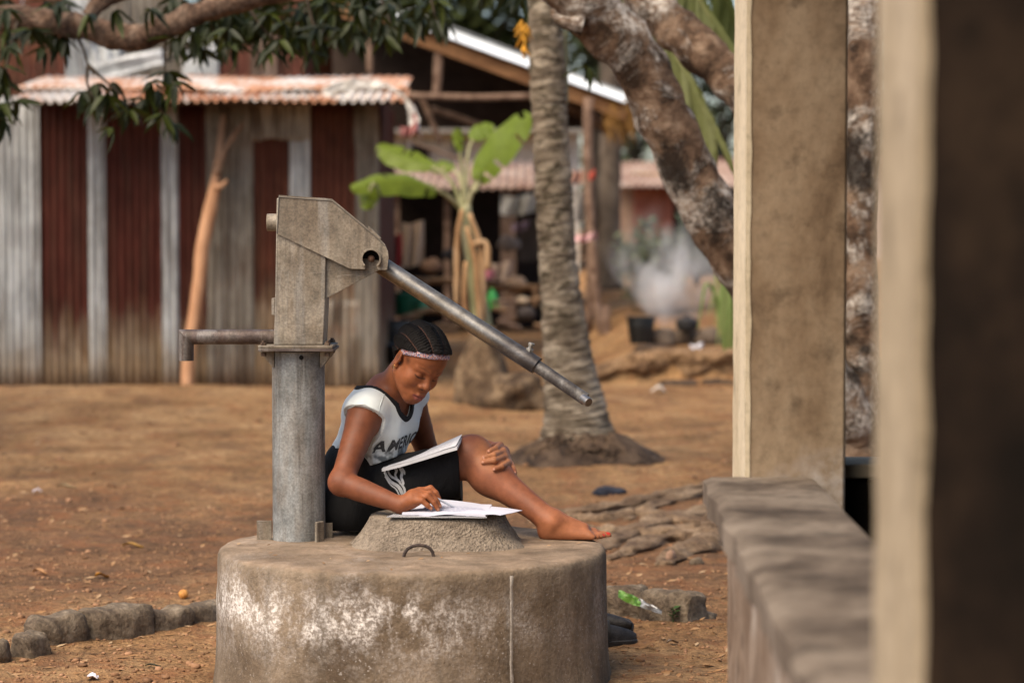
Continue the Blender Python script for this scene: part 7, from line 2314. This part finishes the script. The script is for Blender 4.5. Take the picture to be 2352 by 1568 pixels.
# far-off wood closing the horizon, read as one mass
Rw = random.Random(77); m = MB()
for i in range(9000):
    x_ = Rw.uniform(-70, 90); h_ = 5.5 + 2.5 * mnoise.noise(Vector((x_ * .12, 3, 0))) + 1.2 * mnoise.noise(Vector((x_ * .5, 9, 0)))
    z_ = h_ * Rw.random() ** .8; y_ = Rw.uniform(84, 96)
    p_ = Vector((x_, y_, z_ + .3)); a_ = Vector((Rw.uniform(-1, 1), Rw.uniform(-1, 1), Rw.uniform(-.7, .5))).normalized(); u_, w_ = perp(a_); s_ = Rw.uniform(.35, .8)
    m.add([p_ - a_ * s_, p_ + u_ * s_ * .5, p_ + a_ * s_, p_ - u_ * s_ * .5], [(0, 1, 2, 3)])
tag(m.build('woods', M_FARLEAF[0], smooth=False, fixn=False), 'far-off wood along the horizon', None, None, 'stuff')
# broad grey trunk right of the palm
bt_ = thing('tree', 'broad grey trunk beyond the leaning pole, right of the palm', 'tree', at(1400, 650, 27.5), 'trees beyond the houses')
limb([(1402, 665), (1402, 560), (1400, 450), (1402, 330), (1406, 180), (1400, 0), (1395, -200)], [34, 27, 25, 25, 26, 24, 20], 27.5, 'trunk', M_FARBARK, bt_, seed=8)
limb([(1404, 240), (1430, 130), (1470, 20), (1500, -120)], [14, 12, 9, 5], 27.5, 'limb', M_FARBARK, bt_, seed=3, n=8)
crown_mesh(at(1390, -330, 27.5), (2.2, 2.0, 1.2), 1800, .12, 31, 24).build('crown', M_FARLEAF[0], bt_, smooth=False, fixn=False)
# ================================================================ VERANDA (nearest the lens)
ver = thing('veranda', 'mud-stained veranda with square pillars standing on a low wall', 'building', Vector((.9, 4.5, 0)))
def plaster(name, cols, pale=None, zpale=.9):
    n = NM(name); pos = n.geo()
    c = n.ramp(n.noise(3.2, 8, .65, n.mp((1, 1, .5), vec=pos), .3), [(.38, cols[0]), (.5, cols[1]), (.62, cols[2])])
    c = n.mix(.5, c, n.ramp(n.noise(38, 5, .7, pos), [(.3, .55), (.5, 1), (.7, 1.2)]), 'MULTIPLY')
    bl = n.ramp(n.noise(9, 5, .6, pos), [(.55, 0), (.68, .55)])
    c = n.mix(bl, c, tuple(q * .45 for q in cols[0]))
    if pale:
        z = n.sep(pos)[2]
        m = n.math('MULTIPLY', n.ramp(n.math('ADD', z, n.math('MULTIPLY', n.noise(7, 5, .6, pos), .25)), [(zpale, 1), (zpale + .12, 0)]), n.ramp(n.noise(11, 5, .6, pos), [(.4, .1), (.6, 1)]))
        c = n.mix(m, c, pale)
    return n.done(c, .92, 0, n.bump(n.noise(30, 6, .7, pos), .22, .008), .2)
M_PILLAR = plaster('stained_shade_render', [(.110, .070, .041), (.210, .144, .088), (.295, .217, .142)], (.46, .41, .37), .80)  # stains, with the shade on the pillar front put into the colour
M_PILLAR2 = plaster('sooty_shade_render', [(.006, .004, .0025), (.016, .0095, .006), (.036, .022, .013)])  # dark stain, with deep veranda shade also put into the colour
M_CREAM = plaster('cream_lit_side', [(.44, .355, .24), (.53, .44, .305), (.60, .505, .365)])  # light on the yard side of the pillar put into the colour
M_TAN = plaster('tan_lit_side', [(.28, .22, .145), (.35, .28, .19), (.40, .325, .23)])  # dimmer lit-side tone, daylight put into the colour
M_COPING = plaster('grey_screed', [(.056, .041, .030), (.128, .098, .074), (.208, .167, .130)])
M_WALLPL = plaster('peeling_pink_wash', [(.155, .105, .072), (.24, .178, .132), (.40, .34, .285)])
def pillar(x0, w, y0, d, z0, z1, front, side, name='pillar'):
    # core with a slip coloured lighter for daylight on the yard side
    core = MB().box((x0 + .004 + (w - .004) / 2, y0 + d / 2, (z0 + z1) / 2), (w - .004, d, z1 - z0))
    o = core.build(name, front, ver, bevel=.008)
    mb = MB()
    mb.grid(lambda u, v: Vector((x0 + .002 * mnoise.noise(Vector((v * 30, u * 3, 1))), y0 - .0015 + (d + .003) * u, z0 + (z1 - z0) * v)), 6, 60)
    mb.grid(lambda u, v: Vector((x0 + (.012 + .006 * mnoise.noise(Vector((v * 26, 3, 1)))) * u, y0 - .0030, z0 + (z1 - z0) * v)), 3, 60)
    s = mb.build('lit_slip', side, o, angle=0, fixn=False)
    return o
ZR = 2.75
PXL = at(1712, 800, 6.0).x
PXR = at(1944, 800, 6.0).x
pillar(PXL, PXR - PXL, 6.0, .33, 0.0, ZR, M_PILLAR, M_CREAM)
NX0 = at(2106, 800, 2.75).x
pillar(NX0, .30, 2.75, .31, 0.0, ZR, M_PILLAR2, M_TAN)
# low wall between them with its worn coping, running towards the lens
ang = math.radians(-1.5)
RW = Matrix.Rotation(ang, 3, 'Z')
zc_ = at(1615, 1095, 6.0).z
def wallpt(x_, y_, z_):
    "x across from the coping's outer edge at the far end, y back towards the lens"
    q = RW @ Vector((x_, -y_, 0)); o_ = at(1615, 1095, 6.0)
    return Vector((o_.x + q.x - 2 * 0, o_.y + q.y, z_))
def coping():
    mb = MB(); W = .275; L = 2.90; th = .062
    def tp(u, v): 
        p = wallpt(W * u - .018 * mnoise.noise(Vector((v * 14, 2, 0))) * (u < .05), L * v, zc_ + .0015 * fbm(u * 2, v * 5, 3) - .010 * (u < .04) - .006 * (u > .97))
        return p
    nu, nv = 14, 110
    top_ = [tp(i / (nu - 1), j / (nv - 1)) for j in range(nv) for i in range(nu)]
    bot = [Vector((p.x, p.y, zc_ - th + .010 * mnoise.noise(Vector((p.y * 5, p.x * 5, 0))))) for p in top_]
    N_ = nu * nv
    fs = [(j * nu + i, j * nu + i + 1, (j + 1) * nu + i + 1, (j + 1) * nu + i) for j in range(nv - 1) for i in range(nu - 1)]
    fs += [tuple(N_ + q for q in reversed(f)) for f in fs[:]]
    edge = [i for i in range(nu)] + [j * nu + nu - 1 for j in range(1, nv)] + [(nv - 1) * nu + i for i in range(nu - 2, -1, -1)] + [j * nu for j in range(nv - 2, 0, -1)]
    fs += [(edge[k], N_ + edge[k], N_ + edge[(k + 1) % len(edge)], edge[(k + 1) % len(edge)]) for k in range(len(edge))]
    mb.add(top_ + bot, fs)
    return mb.build('coping', M_COPING, ver, angle=50)
coping()
mb = MB()
def wl_(u, v): return wallpt(.062 + .010 * mnoise.noise(Vector((u * 30, v * 4, 0))), 2.90 * u, -.05 + (zc_ - .062 + .05) * v)
mb.grid(wl_, 90, 10)
mb.grid(lambda u, v: wallpt(.235, 2.90 * u, -.05 + (zc_ - .062 + .05) * v), 30, 3)
mb.grid(lambda u, v: wallpt(.062 + .173 * u, 0.0, -.05 + (zc_ - .062 + .05) * v), 4, 4)
mb.build('low_wall', M_WALLPL, ver, angle=0, fixn=False)
# return wall behind the middle pillar, its coping, and the room beyond, coloured dark for shade
zz3 = at(1960, 1062, 6.2).z
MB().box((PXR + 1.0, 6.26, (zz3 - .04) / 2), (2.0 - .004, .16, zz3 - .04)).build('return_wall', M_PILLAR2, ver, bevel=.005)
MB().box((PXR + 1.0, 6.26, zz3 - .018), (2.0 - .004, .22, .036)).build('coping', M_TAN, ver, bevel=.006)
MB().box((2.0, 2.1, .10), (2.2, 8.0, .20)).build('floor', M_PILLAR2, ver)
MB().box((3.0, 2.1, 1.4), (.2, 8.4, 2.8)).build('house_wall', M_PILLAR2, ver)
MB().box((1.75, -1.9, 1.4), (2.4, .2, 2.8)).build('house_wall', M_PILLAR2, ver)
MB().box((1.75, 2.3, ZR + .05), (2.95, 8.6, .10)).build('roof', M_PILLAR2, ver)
